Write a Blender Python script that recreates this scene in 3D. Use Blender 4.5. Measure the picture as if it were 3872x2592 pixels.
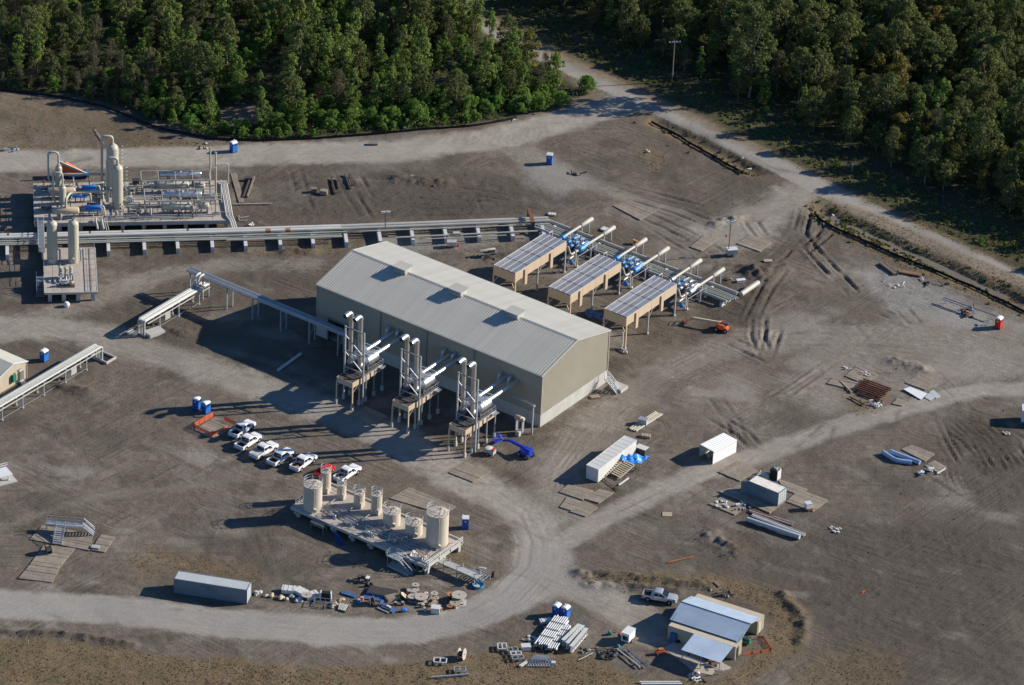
import bpy, math, random, time
import numpy as np
from mathutils import Vector, Matrix
T0 = time.time()
random.seed(7); RNG = np.random.default_rng(7)
SC = bpy.context.scene
for o in list(bpy.data.objects): bpy.data.objects.remove(o)
COL = SC.collection

# ---------------------------------------------------------------- camera
FOC, PITCH, ROLL, CAMH, CAMY = 16551.24, 0.526642272, 0.0471049267, 394.930169, -650.0   # focal length in photo pixels (3872 wide)
cam = bpy.data.cameras.new("Camera"); camo = bpy.data.objects.new("Camera", cam); COL.objects.link(camo)
cam.sensor_fit = 'HORIZONTAL'; cam.sensor_width = 36.0; cam.lens = FOC / 3872 * 36.0
cam.clip_start = 1.0; cam.clip_end = 6000
_cp, _sp, _cr, _sr = math.cos(PITCH), math.sin(PITCH), math.cos(ROLL), math.sin(ROLL)
_r0, _u0, _f = Vector((1, 0, 0)), Vector((0, _sp, _cp)), Vector((0, _cp, -_sp))
_r, _u = _cr * _r0 + _sr * _u0, _cr * _u0 - _sr * _r0
camo.matrix_world = Matrix(((_r.x, _u.x, -_f.x, 0), (_r.y, _u.y, -_f.y, CAMY), (_r.z, _u.z, -_f.z, CAMH), (0, 0, 0, 1)))
SC.camera = camo

# ---------------------------------------------------------------- sky, sun, exposure
SUN_EL, SUN_AZ = math.radians(26.0), math.radians(13.5)      # azimuth measured from +X towards +Y
world = bpy.data.worlds.new("World"); SC.world = world; world.use_nodes = True
wn = world.node_tree.nodes; wl = world.node_tree.links
sky = wn.new('ShaderNodeTexSky'); sky.sky_type = 'NISHITA'; sky.sun_disc = False
sky.sun_elevation = SUN_EL; sky.sun_rotation = math.pi / 2 - SUN_AZ
sky.air_density = 1.0; sky.dust_density = 0.0; sky.ozone_density = 8.0
bg = wn['Background']; bg.inputs['Strength'].default_value = 0.085
wl.new(sky.outputs['Color'], bg.inputs['Color'])
sl = bpy.data.lights.new("Sun", 'SUN'); sl.energy = 5.0; sl.angle = math.radians(0.53); sl.color = (1.0, 0.925, 0.81)
so = bpy.data.objects.new("Sun", sl); COL.objects.link(so)
_d = Vector((math.cos(SUN_EL) * math.cos(SUN_AZ), math.cos(SUN_EL) * math.sin(SUN_AZ), math.sin(SUN_EL)))
so.rotation_euler = _d.to_track_quat('Z', 'Y').to_euler(); so.location = (80, 20, 80)
SC.view_settings.view_transform = 'Standard'; SC.view_settings.look = 'None'
SC.view_settings.exposure = 0.5; SC.view_settings.gamma = 1.0
SC.render.film_transparent = False

# ---------------------------------------------------------------- places: a photo pixel on the ground (or on a level z)
def G(px, py, z=0.0):
    du, dv = px - 1936.0, py - 1296.0
    u = _cr * du + _sr * dv; v = -_sr * du + _cr * dv
    d = Vector((u, FOC * _cp - v * _sp, -FOC * _sp - v * _cp)); t = (z - CAMH) / d.z
    return Vector((t * d.x, CAMY + t * d.y, z))
def ZZ(ox, oy, s):
    return lambda x, y, z=0.0: G(ox + s * x, oy + s * y, z)
Q1 = ZZ(0, 450, .47824); Q2 = ZZ(1150, 850, .5739); Q3 = ZZ(1800, 750, .5122); Q4 = ZZ(650, 1450, .38259); Q5 = ZZ(1050, 1700, .38412)
Q6 = ZZ(1850, 2150, .46948); Q7 = ZZ(2050, 1500, .5122); Q8 = ZZ(0, 950, .41451); QA = ZZ(1250, 1100, 1 / 2.413); QB = ZZ(850, 500, .5335)
QD = ZZ(1950, 2250, .21815); QE = ZZ(1000, 2150, .34145); QF = ZZ(2900, 900, .44649); QG = ZZ(3000, 1350, .41445); QH = ZZ(0, 1900, .46948)
QI = ZZ(900, 2100, .46948); QK = ZZ(0, 1550, .44643); QT = ZZ(2500, 0, .70143)
YAW = math.radians(-34.811); BX, BY = 5.531, .4928           # the plant grid: x' = -u along the compressor hall, y' = v to its rear
def BF(u, v, z=0.0):
    c, s = math.cos(YAW), math.sin(YAW)
    return Vector((BX - c * u - s * v, BY - s * u + c * v, z))
SKY = math.radians(7.54)
def SF(ox, oy):
    c, s = math.cos(SKY), math.sin(SKY)
    return lambda x, y, z=0.0: Vector((ox + c * x - s * y, oy + s * x + c * y, z))

# ---------------------------------------------------------------- mesh building
class MB:
    def __init__(s): s.v = []; s.f = []
    def add(s, vs, fs):
        n = len(s.v); s.v += [tuple(p) for p in vs]; s.f += [tuple(i + n for i in f) for f in fs]; return s
    def box(s, c, d, rz=0.0, M=None):
        x, y, z = d[0] / 2, d[1] / 2, d[2] / 2
        ps = [Vector((a * x, b * y, e * z)) for e in (-1, 1) for b in (-1, 1) for a in (-1, 1)]
        R = M if M is not None else Matrix.Rotation(rz, 3, 'Z')
        ps = [R @ p + Vector(c) for p in ps]
        return s.add(ps, [(0, 2, 3, 1), (4, 5, 7, 6), (0, 1, 5, 4), (2, 6, 7, 3), (0, 4, 6, 2), (1, 3, 7, 5)])
    def b2(s, x0, x1, y0, y1, z0, z1):
        return s.box(((x0 + x1) / 2, (y0 + y1) / 2, (z0 + z1) / 2), (x1 - x0, y1 - y0, z1 - z0))
    def beam(s, p, q, w, h=None):
        p, q = Vector(p), Vector(q); d = q - p; L = d.length
        if L < 1e-6: return s
        h = h or w; x = d / L; up = Vector((0, 0, 1)) if abs(x.z) < .98 else Vector((0, 1, 0))
        y = up.cross(x).normalized(); z = x.cross(y)
        return s.box((p + q) / 2, (L, w, h), M=Matrix((x, y, z)).transposed())
    def tube(s, pts, r, n=8, cap=True, r2=None):
        pts = [Vector(p) for p in pts]; k = len(pts); vs = []; fs = []; a = None
        for i, p in enumerate(pts):
            t = (pts[min(i + 1, k - 1)] - pts[max(i - 1, 0)]).normalized()
            if a is None:
                a = t.orthogonal().normalized()
                up = Vector((0, 0, 1))
                if abs(t.z) < .95: a = (up - t * up.dot(t)).normalized()
            else: a = (a - t * a.dot(t)).normalized()
            b = t.cross(a); rr = r if r2 is None else r + (r2 - r) * i / (k - 1)
            if 0 < i < k - 1:
                d1 = (p - pts[i - 1]).normalized(); d2 = (pts[i + 1] - p).normalized(); c = max(.5, math.sqrt(max(0, (1 + d1.dot(d2)) / 2))); 
            vs += [p + (a * math.cos(2 * math.pi * j / n) + b * math.sin(2 * math.pi * j / n)) * rr for j in range(n)]
        for i in range(k - 1):
            for j in range(n):
                fs.append((i * n + j, i * n + (j + 1) % n, (i + 1) * n + (j + 1) % n, (i + 1) * n + j))
        if cap: fs += [tuple(range(n - 1, -1, -1)), tuple((k - 1) * n + j for j in range(n))]
        return s.add(vs, fs)
    def cyl(s, p, q, r, n=12, r2=None): return s.tube([p, q], r, n, True, r2)
    def lathe(s, prof, c=(0, 0, 0), n=20, axis=None):
        c = Vector(c); R = Matrix.Identity(3)
        if axis is not None: R = Vector(axis).to_track_quat('Z', 'Y').to_matrix()
        vs = []; fs = []
        for r, z in prof:
            for j in range(n):
                vs.append(c + R @ Vector((r * math.cos(2 * math.pi * j / n), r * math.sin(2 * math.pi * j / n), z)))
        for i in range(len(prof) - 1):
            for j in range(n): fs.append((i * n + j, i * n + (j + 1) % n, (i + 1) * n + (j + 1) % n, (i + 1) * n + j))
        fs += [tuple(range(n - 1, -1, -1)), tuple((len(prof) - 1) * n + j for j in range(n))]
        return s.add(vs, fs)
    def vessel(s, p, q, r, n=18, h=.5):              # a pressure vessel with dished heads between p and q
        p, q = Vector(p), Vector(q); L = (q - p).length; e = r * h
        pr = [(r * math.sin(a), e * (1 - math.cos(a))) for a in (.15, .6, 1.1)] + [(r, e), (r, L - e)] + [(r * math.sin(a), L - e + e * math.cos(a)) for a in (1.1, .6, .15)]
        return s.lathe(pr, p, n, q - p)
    def quad(s, a, b, c, d): return s.add([a, b, c, d], [(0, 1, 2, 3)])
    def prism(s, poly, y0, y1):                        # polygon in the xz plane extruded along y
        n = len(poly); vs = [(x, y0, z) for x, z in poly] + [(x, y1, z) for x, z in poly]
        return s.add(vs, [tuple(range(n - 1, -1, -1)), tuple(range(n, 2 * n))][::1] + [((i + 1) % n, i, n + i, n + (i + 1) % n)[::-1] for i in range(n)])
    def slab(s, pts, t):                               # a flat plate: polygon of 3D points given a thickness downwards
        n = len(pts); vs = [Vector(p) for p in pts] + [Vector(p) - Vector((0, 0, t)) for p in pts]
        return s.add(vs, [tuple(range(n)), tuple(range(2 * n - 1, n - 1, -1))] + [((i + 1) % n, i, n + i, n + (i + 1) % n) for i in range(n)])
    def corr(s, o, U, V, nrm, pitch, depth, t=.6):     # ribbed sheet: ribs run along V, repeat along U
        o, U, V, nrm = Vector(o), Vector(U), Vector(V), Vector(nrm).normalized(); L = U.length; k = max(1, round(L / pitch)); vs = []
        prof = []
        for i in range(k):
            for a, h in ((0, 0), (t * .5, 0), (t * .62, 1), (t * .5 + (1 - t * .5) * .8, 1), (.97, .0)): prof.append(((i + a) / k, h))
        prof.append((1, 0))
        for a, h in prof: vs += [o + U * a + nrm * h * depth, o + U * a + V + nrm * h * depth]
        return s.add(vs, [(2 * i, 2 * i + 2, 2 * i + 3, 2 * i + 1) for i in range(len(prof) - 1)])
    def rail(s, pts, h=1.05, step=1.8, r=.035):        # handrail: top rail, mid rail, posts
        pts = [Vector(p) for p in pts]
        for a, b in zip(pts, pts[1:]):
            L = (b - a).length; k = max(1, round(L / step)); up = Vector((0, 0, h))
            s.beam(a + up, b + up, 2 * r); s.beam(a + up * .52, b + up * .52, 1.6 * r)
            for i in range(k + 1): p = a + (b - a) * i / k; s.beam(p, p + up, 2 * r)
        return s
    def build(s, name, mat, parent=None, smooth=True, loc=None, rz=0.0):
        me = bpy.data.meshes.new(name); me.from_pydata(s.v, [], s.f); me.update()
        if mat: me.materials.append(M[mat] if isinstance(mat, str) else mat)
        if smooth:
            me.polygons.foreach_set('use_smooth', [True] * len(me.polygons)); me.set_sharp_from_angle(angle=math.radians(38))
        o = bpy.data.objects.new(name, me); COL.objects.link(o)
        if parent: o.parent = parent
        if loc is not None: o.location = loc
        if rz: o.rotation_euler.z = rz
        return o
def arc(c, r, a0, a1, ex, ez, n=6):
    c, ex, ez = Vector(c), Vector(ex), Vector(ez)
    return [c + ex * r * math.cos(a0 + (a1 - a0) * i / n) + ez * r * math.sin(a0 + (a1 - a0) * i / n) for i in range(n + 1)]
def bend(pts, r, n=4):                                 # a polyline with rounded corners
    pts = [Vector(p) for p in pts]; out = [pts[0]]
    for a, b, c in zip(pts, pts[1:], pts[2:]):
        d1 = (a - b); d2 = (c - b); rr = min(r, d1.length * .48, d2.length * .48); p = b + d1.normalized() * rr; q = b + d2.normalized() * rr
        for i in range(n + 1):
            t = i / n; out.append(p * (1 - t) ** 2 + b * 2 * t * (1 - t) + q * t * t)
    return out + [pts[-1]]
def tag(o, label=None, cat=None, group=None, kind=None):
    if label: o['label'] = label
    if cat: o['category'] = cat
    if group: o['group'] = group
    if kind: o['kind'] = kind
    return o
def thing(name, label, cat, loc=(0, 0, 0), rz=0.0, group=None):
    o = bpy.data.objects.new(name, None); COL.objects.link(o); o.empty_display_size = .5
    o.location = loc; o.rotation_euler = (0, 0, rz); return tag(o, label, cat, group)
def single(mb, name, mat, label, cat, loc=(0, 0, 0), rz=0.0, group=None):
    return tag(mb.build(name, mat, None, True, loc, rz), label, cat, group)
KIDS = {}
def dup(root, loc, rz=None, label=None, group=None, scale=None):
    r = root.copy(); COL.objects.link(r); r.location = loc
    if rz is not None: r.rotation_euler = (0, 0, rz)
    if scale is not None: r.scale = scale if hasattr(scale, '__len__') else (scale,) * 3
    if label: r['label'] = label
    if group: r['group'] = group
    if root not in KIDS: KIDS[root] = [(c, list(c.children)) for c in root.children]
    for ch, gs in KIDS[root]:
        c = ch.copy(); COL.objects.link(c); c.parent = r
        for g in gs: d = g.copy(); COL.objects.link(d); d.parent = c
    return r

# ---------------------------------------------------------------- materials
M = {}
def mat(name, col, rough=.6, metal=0.0, var=.18, vs=.7, dirt=.0, dirtcol=(.12, .09, .065), bump=0.0, bs=6.0, spec=.4, col2=None, streak=0.0, objvar=0.0):
    m = bpy.data.materials.new(name); m.use_nodes = True; nt = m.node_tree; N = nt.nodes; L = nt.links
    b = N['Principled BSDF']; b.inputs['Roughness'].default_value = rough; b.inputs['Metallic'].default_value = metal
    b.inputs['Specular IOR Level'].default_value = spec
    tc = N.new('ShaderNodeTexCoord'); nz = N.new('ShaderNodeTexNoise'); nz.inputs['Scale'].default_value = vs; nz.inputs['Detail'].default_value = 6
    nz.inputs['Roughness'].default_value = .65; L.new(tc.outputs['Object'], nz.inputs['Vector'])
    rp = N.new('ShaderNodeValToRGB'); e = rp.color_ramp.elements; e[0].position = .3; e[1].position = .7
    c2 = col2 or tuple(min(1, c * (1 + var)) for c in col); c1 = tuple(c * (1 - var) for c in col) if not col2 else col
    e[0].color = (*c1, 1); e[1].color = (*c2, 1); L.new(nz.outputs['Fac'], rp.inputs['Fac']); out = rp.outputs['Color']
    if dirt:
        n2 = N.new('ShaderNodeTexNoise'); n2.inputs['Scale'].default_value = vs * 2.3; n2.inputs['Detail'].default_value = 8; n2.inputs['Roughness'].default_value = .75
        L.new(tc.outputs['Object'], n2.inputs['Vector'])
        mr = N.new('ShaderNodeMapRange'); mr.inputs[1].default_value = .52; mr.inputs[2].default_value = .75; mr.inputs[4].default_value = dirt; L.new(n2.outputs['Fac'], mr.inputs['Value'])
        mx = N.new('ShaderNodeMix'); mx.data_type = 'RGBA'; L.new(mr.outputs[0], mx.inputs['Factor']); L.new(out, mx.inputs['A']); mx.inputs['B'].default_value = (*dirtcol, 1); out = mx.outputs['Result']
    if streak:                                        # rain and rust streaks running down
        mp = N.new('ShaderNodeMapping'); mp.inputs['Scale'].default_value = (2.2, 2.2, .12); L.new(tc.outputs['Object'], mp.inputs['Vector']); n4 = N.new('ShaderNodeTexNoise'); n4.inputs['Scale'].default_value = 1.6; n4.inputs['Detail'].default_value = 6; L.new(mp.outputs[0], n4.inputs['Vector'])
        mr = N.new('ShaderNodeMapRange'); mr.inputs[1].default_value = .5; mr.inputs[2].default_value = .78; mr.inputs[4].default_value = streak; L.new(n4.outputs['Fac'], mr.inputs['Value'])
        mx = N.new('ShaderNodeMix'); mx.data_type = 'RGBA'; L.new(mr.outputs[0], mx.inputs['Factor']); L.new(out, mx.inputs['A']); mx.inputs['B'].default_value = (*dirtcol, 1); out = mx.outputs['Result']
    if objvar:                                        # each sheet of its own tone
        oi = N.new('ShaderNodeObjectInfo'); mr = N.new('ShaderNodeMapRange'); mr.inputs[3].default_value = 1 - objvar; mr.inputs[4].default_value = 1 + objvar; L.new(oi.outputs['Random'], mr.inputs['Value'])
        hs = N.new('ShaderNodeHueSaturation'); L.new(out, hs.inputs['Color']); L.new(mr.outputs[0], hs.inputs['Value']); out = hs.outputs['Color']
    L.new(out, b.inputs['Base Color'])
    if bump:
        n3 = N.new('ShaderNodeTexNoise'); n3.inputs['Scale'].default_value = bs; n3.inputs['Detail'].default_value = 5; L.new(tc.outputs['Object'], n3.inputs['Vector'])
        bp = N.new('ShaderNodeBump'); bp.inputs['Strength'].default_value = bump; bp.inputs['Distance'].default_value = .1; L.new(n3.outputs['Fac'], bp.inputs['Height']); L.new(bp.outputs['Normal'], b.inputs['Normal'])
    M[name] = m; return m
mat('beige_wall', (.33, .308, .24), .55, 0, .07, .15, streak=.22, dirtcol=(.24, .21, .15), objvar=.03)
mat('roof_metal', (.435, .422, .368), .5, 0, .06, .2, .12, (.34, .33, .3), objvar=.05)
mat('concrete', (.44, .43, .39), .85, 0, .12, .5, .25, (.25, .22, .18), streak=.35)
mat('concrete_deck', (.40, .35, .30), .85, 0, .18, .35, .6, (.20, .155, .12))
mat('sleeper_concrete', (.52, .52, .51), .85, 0, .15, .8, .2)
mat('tan_paint', (.52, .405, .285), .55, 0, .06, .3, .12, (.30, .2, .12), streak=.25)
mat('cream_tank', (.55, .48, .385), .5, 0, .06, .35, .12, (.36, .26, .17), streak=.35)
mat('vessel_cream', (.47, .435, .335), .42, 0, .05, .3, .1, (.3, .26, .18), streak=.22)
mat('galv', (.42, .44, .46), .5, .5, .15, 1.2)
mat('galv_dark', (.30, .32, .34), .5, .55, .15, 1.2)
mat('silver', (.66, .66, .65), .38, .9, .12, 2.0)
mat('stack_grey', (.50, .47, .43), .42, .7, .1, 1.0)
mat('louver', (.56, .60, .66), .45, .1, .14, .35, .15, (.4, .4, .4), objvar=.05)  # galvanised metal; the blue of the reflected sky is put into its base colour
mat('louver_pale', (.55, .52, .48), .5, .2, .1, .8)
mat('grating', (.085, .075, .065), .8, .2, .2, 2)
mat('pipe_grey', (.40, .39, .35), .5, 0, .1, .35, .15)
mat('pipe_white', (.58, .565, .52), .45, 0, .07, .35, .15, (.35, .3, .24))
mat('pipe_cream', (.43, .405, .35), .5, 0, .08, .4, .2, (.28, .24, .19))
mat('tarp_dark', (.012, .035, .17), .5, 0, .2, 1.5)
mat('pipe_green', (.42, .44, .37), .5, 0, .1, .5)
mat('steel_dark', (.10, .10, .10), .55, .4, .2, 1.5)
mat('black', (.018, .018, .02), .6, 0, .2, 2)
mat('rubber', (.025, .024, .023), .85, 0, .2, 3, .5, (.1, .08, .06))
mat('blue_paint', (.035, .17, .50), .45, 0, .1, 1.5)
mat('valve_blue', (.05, .25, .55), .42, 0, .12, 2)
mat('lift_blue', (.015, .045, .42), .4, 0, .1, 1)
mat('john_blue', (.025, .17, .56), .45, 0, .06, 1.2, .1)
mat('john_dark', (.02, .075, .36), .45, 0, .06, 1.2, .1)
mat('john_roof', (.72, .76, .72), .5, 0, .05, 2)
mat('john_red', (.52, .035, .02), .45, 0, .08, 1.2, .1)
mat('orange', (.74, .135, .045), .6, 0, .15, 2, .2)
mat('tarp_blue', (.03, .26, .72), .4, 0, .2, 1.5)
mat('white_paint', (.68, .69, .68), .4, 0, .04, .8)
mat('white_dirty', (.58, .58, .55), .5, 0, .08, .6, .25, (.36, .3, .24))
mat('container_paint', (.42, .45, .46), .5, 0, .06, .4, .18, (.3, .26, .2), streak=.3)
mat('container_shaded', (.15, .20, .24), .5, 0, .06, .4, .15, (.2, .18, .15), streak=.25)  # container paint darkened and blued: the shade on the sunless sides is in the colour
mat('container_rusty', (.68, .64, .58), .6, 0, .08, .5, .7, (.36, .19, .10))
mat('truck_white', (.70, .71, .73), .25, 0, .03, 1, .15, (.45, .4, .34), objvar=.06)
mat('truck_silver', (.55, .56, .57), .25, .5, .03, 1, .08)
mat('car_red', (.55, .012, .01), .2, 0, .04, 1)
mat('glass', (.012, .014, .018), .12, 0, .1, 1, spec=.4)
mat('lamp_red', (.35, .01, .01), .3)
mat('lamp_clear', (.7, .7, .68), .15)
mat('bedliner', (.02, .02, .024), .75, 0, .3, 3)
mat('wood_mat', (.25, .21, .165), .9, 0, .22, .6, .75, (.14, .112, .088), .4, 5, objvar=.12)
mat('wood_pale', (.38, .31, .225), .85, 0, .18, 1.5, .3)
mat('wood_dark', (.075, .058, .045), .9, 0, .3, 1.5)
mat('reel_grey', (.42, .37, .31), .85, 0, .15, 1.5, .3)
mat('rust', (.17, .075, .045), .9, 0, .3, 2)
mat('rust_orange', (.36, .15, .06), .85, 0, .25, 2)
mat('shed_roof', (.46, .55, .64), .42, .25, .12, .35, .35, (.6, .64, .66))
mat('shed_beige', (.46, .40, .30), .55, 0, .08, .4, .25, (.3, .22, .15))
mat('pool_blue', (.03, .30, .55), .35)
mat('green_paint', (.03, .17, .10), .5)
mat('teal_mark', (.06, .17, .17), .6)
mat('yellow', (.70, .60, .04), .5)
mat('fabric_black', (.012, .012, .013), .9, 0, .3, 1)
mat('plank_blue', (.055, .12, .26), .55, 0, .2, 1.2, .25)
mat('bark', (.20, .17, .135), .95, 0, .3, 2, 0, (0, 0, 0), .5, 6)
mat('bark_dark', (.10, .08, .06), .95, 0, .3, 2)
mat('soil', (.085, .066, .05), .95, 0, .3, 1.5, .3, (.05, .04, .03), .6, 3)
mat('tan_bag', (.5, .42, .28), .8, 0, .2, 2)
mat('grey_box', (.40, .40, .38), .5, 0, .1, 1)
# ================================================================ GROUND: one height sheet, cut along its edges into soil, gravel roads and grass
def axis(a, b, step, far, grow=1.35):
    mid = list(np.arange(a, b + 1e-6, step)); lo = []; hi = []; x, d = a, step
    while x > -far: d *= grow; x -= d; lo.append(x)
    x, d = mid[-1], step
    while x < far: d *= grow; x += d; hi.append(x)
    return lo[::-1] + mid + hi
gx = np.array(axis(-112, 108, .36, 2600)); ymid = list(np.arange(-90, 106, .36)) + list(np.arange(106, 186, .8))
lo, hi = [], []; y, d = ymid[0], .36
while y > -2600: d *= 1.35; y -= d; lo.append(y)
y, d = ymid[-1], .8
while y < 2600: d *= 1.35; y += d; hi.append(y)
gy = np.array(lo[::-1] + ymid + hi)
NX, NY = len(gx), len(gy); XX, YY = np.meshgrid(gx, gy); XX = XX.ravel(); YY = YY.ravel()
def ss(x): x = np.clip(x, 0, 1); return x * x * (3 - 2 * x)
_lat = {}
def vn(x, y, sc, seed):
    if seed not in _lat: _lat[seed] = np.random.default_rng(seed).random((512, 512))
    T = _lat[seed]; u = x / sc; v = y / sc; i = np.floor(u).astype(int); j = np.floor(v).astype(int); a = ss(u - i); b = ss(v - j); i &= 511; j &= 511; i1 = (i + 1) & 511; j1 = (j + 1) & 511
    return (T[j, i] * (1 - a) + T[j, i1] * a) * (1 - b) + (T[j1, i] * (1 - a) + T[j1, i1] * a) * b
def fbm(x, y, sc, seed, o=4, g=.55):
    s = 0; a = 1; t = 0
    for k in range(o): s = s + a * vn(x + 37.3 * k, y - 11.7 * k, sc / 2 ** k, seed + k); t += a; a *= g
    return s / t - .5
def gp(pts): return np.array([G(*p)[:2] for p in pts])
def pdist(P, x=None, y=None, lim=12.0):
    if x is None:                                     # on the grid: work only in the window round each segment
        D = np.full((NY, NX), 1e3)
        for (ax, ay), (bx, by) in zip(P, P[1:]):
            i0, i1 = np.searchsorted(gx, (min(ax, bx) - lim, max(ax, bx) + lim)); j0, j1 = np.searchsorted(gy, (min(ay, by) - lim, max(ay, by) + lim))
            if i1 <= i0 or j1 <= j0: continue
            X, Y = gx[None, i0:i1] - ax, gy[j0:j1, None] - ay; dx, dy = bx - ax, by - ay; t = np.clip((X * dx + Y * dy) / (dx * dx + dy * dy + 1e-9), 0, 1); w = D[j0:j1, i0:i1]; np.minimum(w, np.hypot(X - t * dx, Y - t * dy), out=w)
        return D.ravel()
    x = XX if x is None else x; y = YY if y is None else y; D = np.full(x.shape, 1e3)
    for (ax, ay), (bx, by) in zip(P, P[1:]):
        sel = np.where((x > min(ax, bx) - lim) & (x < max(ax, bx) + lim) & (y > min(ay, by) - lim) & (y < max(ay, by) + lim))[0]
        if not len(sel): continue
        dx, dy = bx - ax, by - ay; t = np.clip(((x[sel] - ax) * dx + (y[sel] - ay) * dy) / (dx * dx + dy * dy + 1e-9), 0, 1)
        D[sel] = np.minimum(D[sel], np.hypot(x[sel] - ax - t * dx, y[sel] - ay - t * dy))
    return D
def inside(P, x, y):
    r = np.zeros(np.shape(x), bool); n = len(P)
    for i in range(n):
        (ax, ay), (bx, by) = P[i], P[(i + 1) % n]
        if ay == by: continue
        r ^= ((ay > y) != (by > y)) & (x < (bx - ax) * (y - ay) / (by - ay) + ax)
    return r
W1 = fbm(XX, YY, 9, 11) ; W2 = fbm(XX, YY, 2.2, 21)
def line(pts, hw, soft=1.6, wob=2.2): return ss((hw + soft * .5 + W1 * wob + W2 * wob * .8 - pdist(gp(pts), lim=hw + 8)) / soft)
def area(pts, soft=2.0, wob=3.0):
    P = gp(pts); D = pdist(np.vstack([P, P[:1]]), lim=20); sd = np.where(inside(P, XX, YY), D, -D); return ss((sd + soft * .5 + W1 * wob + W2 * wob * .6) / soft)
R1 = [(1600, -140), (1730, 0), (1850, 95), (2000, 180), (2150, 250), (2300, 318), (2480, 398), (2700, 500), (2900, 600), (3100, 705), (3300, 805), (3500, 900), (3700, 985), (3950, 1085)]
R2 = [(2420, 375), (2200, 440), (2000, 492), (1800, 535), (1600, 562), (1300, 580), (1000, 583), (500, 598), (0, 612), (-250, 620)]
R6 = [(-250, 2270), (0, 2285), (400, 2305), (800, 2350), (1200, 2385), (1550, 2385), (1780, 2335), (1930, 2260), (2030, 2150), (2040, 2050), (1990, 1940), (1850, 1850), (1650, 1760), (1450, 1640), (1250, 1560), (1050, 1490), (850, 1430), (620, 1350), (420, 1285), (200, 1245), (-250, 1225)]
R5 = [(3980, 1470), (3700, 1475), (3500, 1520), (3330, 1570), (3100, 1640), (2900, 1712), (2700, 1770), (2500, 1850), (2300, 1955), (2130, 2050)]
R7 = [(2040, 2060), (2090, 1900), (2110, 1780), (2200, 1650), (2330, 1530), (2480, 1430), (2650, 1350), (2850, 1290), (3100, 1290), (3400, 1330), (3700, 1370), (3980, 1400)]
R9 = [(2060, 2190), (2250, 2240), (2400, 2330), (2480, 2400)]
road = np.zeros(XX.shape)
def put(a, m, w=1.0): np.maximum(a, m * w, out=a)
put(road, line(R1, 3.1, .7, .6), 1.0); put(road, line(R2, 4.3, 3.2, 2.5), .95)
put(road, line(R6[:10], 4.0, 2.2, 1.6), .98); put(road, line(R6[8:14], 4.6, 4, 3), .85); put(road, line(R6[12:], 4.4, 4.5, 3.5), .74)
put(road, line(R5, 2.6, 2.4, 1.4), .82); put(road, line(R7, 4.5, 5.5, 4), .5); put(road, line(R9, 4.5, 4, 2), .75)
put(road, area([(1960, 2040), (2130, 2010), (2180, 2120), (2160, 2250), (1990, 2300), (1900, 2260)], 5, 3), .92)
put(road, area([(2560, 860), (2800, 780), (2960, 690), (3060, 690), (3130, 770), (3010, 830), (2920, 960), (2740, 960)], 7, 6), .68)
put(road, line([(2000, 580), (2200, 690), (2400, 760), (2600, 830)], 2.6, 4, 3), .55); put(road, line([(1900, 530), (2000, 620), (2130, 700)], 2.5, 4, 3), .5)
put(road, line([(-200, 1240), (200, 1190), (420, 1110), (620, 1040), (900, 1000), (1180, 1000)], 3.0, 4, 3), .45)
put(road, area([(0, 560), (250, 600), (620, 640), (860, 640), (900, 560), (500, 570)], 5, 3), .6)
put(road, area([(3000, 1210), (3872, 1170), (3980, 1420), (3400, 1520), (3100, 1560), (2950, 1500)], 9, 7), .5)
put(road, line([(-200, 2080), (100, 1960), (350, 1880), (700, 1840), (1050, 1800), (1300, 1830)], 1.5, 3, 2), .30)
put(road, area([(2370, 760), (2640, 880), (2880, 980), (2780, 1040), (2500, 940), (2330, 830)], 6, 5), .35)
put(road, area([(2440, 1290), (2900, 1320), (3000, 1700), (2850, 1800), (2650, 1700), (2500, 1480)], 12, 8), .30)
pale = np.zeros(XX.shape)                                   # blue-grey crushed stone
put(pale, line(R1, 2.9, .9, .7), .6)
put(pale, area([(3250, 1040), (3330, 1010), (3560, 1080), (3700, 1170), (3872, 1240), (3600, 1230), (3350, 1170)], 4, 4), .9)
put(pale, area([(1980, 640), (2100, 620), (2230, 690), (2120, 740), (2000, 700)], 4, 4), .6); put(pale, line([(1080, 1500), (1300, 1590), (1480, 1680)], 2.2, 4, 3), .55)
put(pale, area([(1400, 880), (2060, 850), (2060, 900), (1380, 980)], 3, 3), .7); put(pale, line(R6[:9], 3.4, 3, 2), .85); put(pale, area([(1960, 2040), (2130, 2010), (2180, 2120), (2160, 2250), (1990, 2300), (1900, 2260)], 5, 3), .55); put(pale, area([(3440, 1440), (3520, 1450), (3500, 1480), (3400, 1470)], 2, 2), .8)
put(pale, area([(1560, 505), (1300, 520), (1180, 545), (1350, 560), (1560, 545)], 3, 3), .4)
grass = np.zeros(XX.shape)
put(grass, area([(-300, 2415), (0, 2415), (350, 2430), (700, 2490), (1200, 2520), (1600, 2510), (1850, 2460), (2000, 2405), (2090, 2440), (2260, 2490), (2450, 2570), (2700, 2800), (-300, 2900)], 2.5, 3.0), .95)
put(grass, area([(2480, 2560), (2720, 2560), (2820, 2500), (2890, 2430), (2910, 2330), (2800, 2270), (2660, 2215), (2200, 2205), (2190, 2180), (2520, 2165), (2800, 2190), (2960, 2240), (3050, 2330), (3040, 2440), (2930, 2530), (2800, 2620), (2600, 2700)], 2.5, 3), .8)
put(grass, area([(-200, 350), (0, 358), (250, 385), (400, 425), (600, 505), (780, 545), (600, 555), (300, 530), (0, 540), (-200, 540)], 3, 5), .42); put(grass, line([(-100, 560), (180, 553), (420, 552), (620, 545), (800, 548)], .8, 1.2, 2), .8); put(grass, line([(-100, 450), (120, 447), (330, 440)], .8, 1.5, 2), .6)
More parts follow.
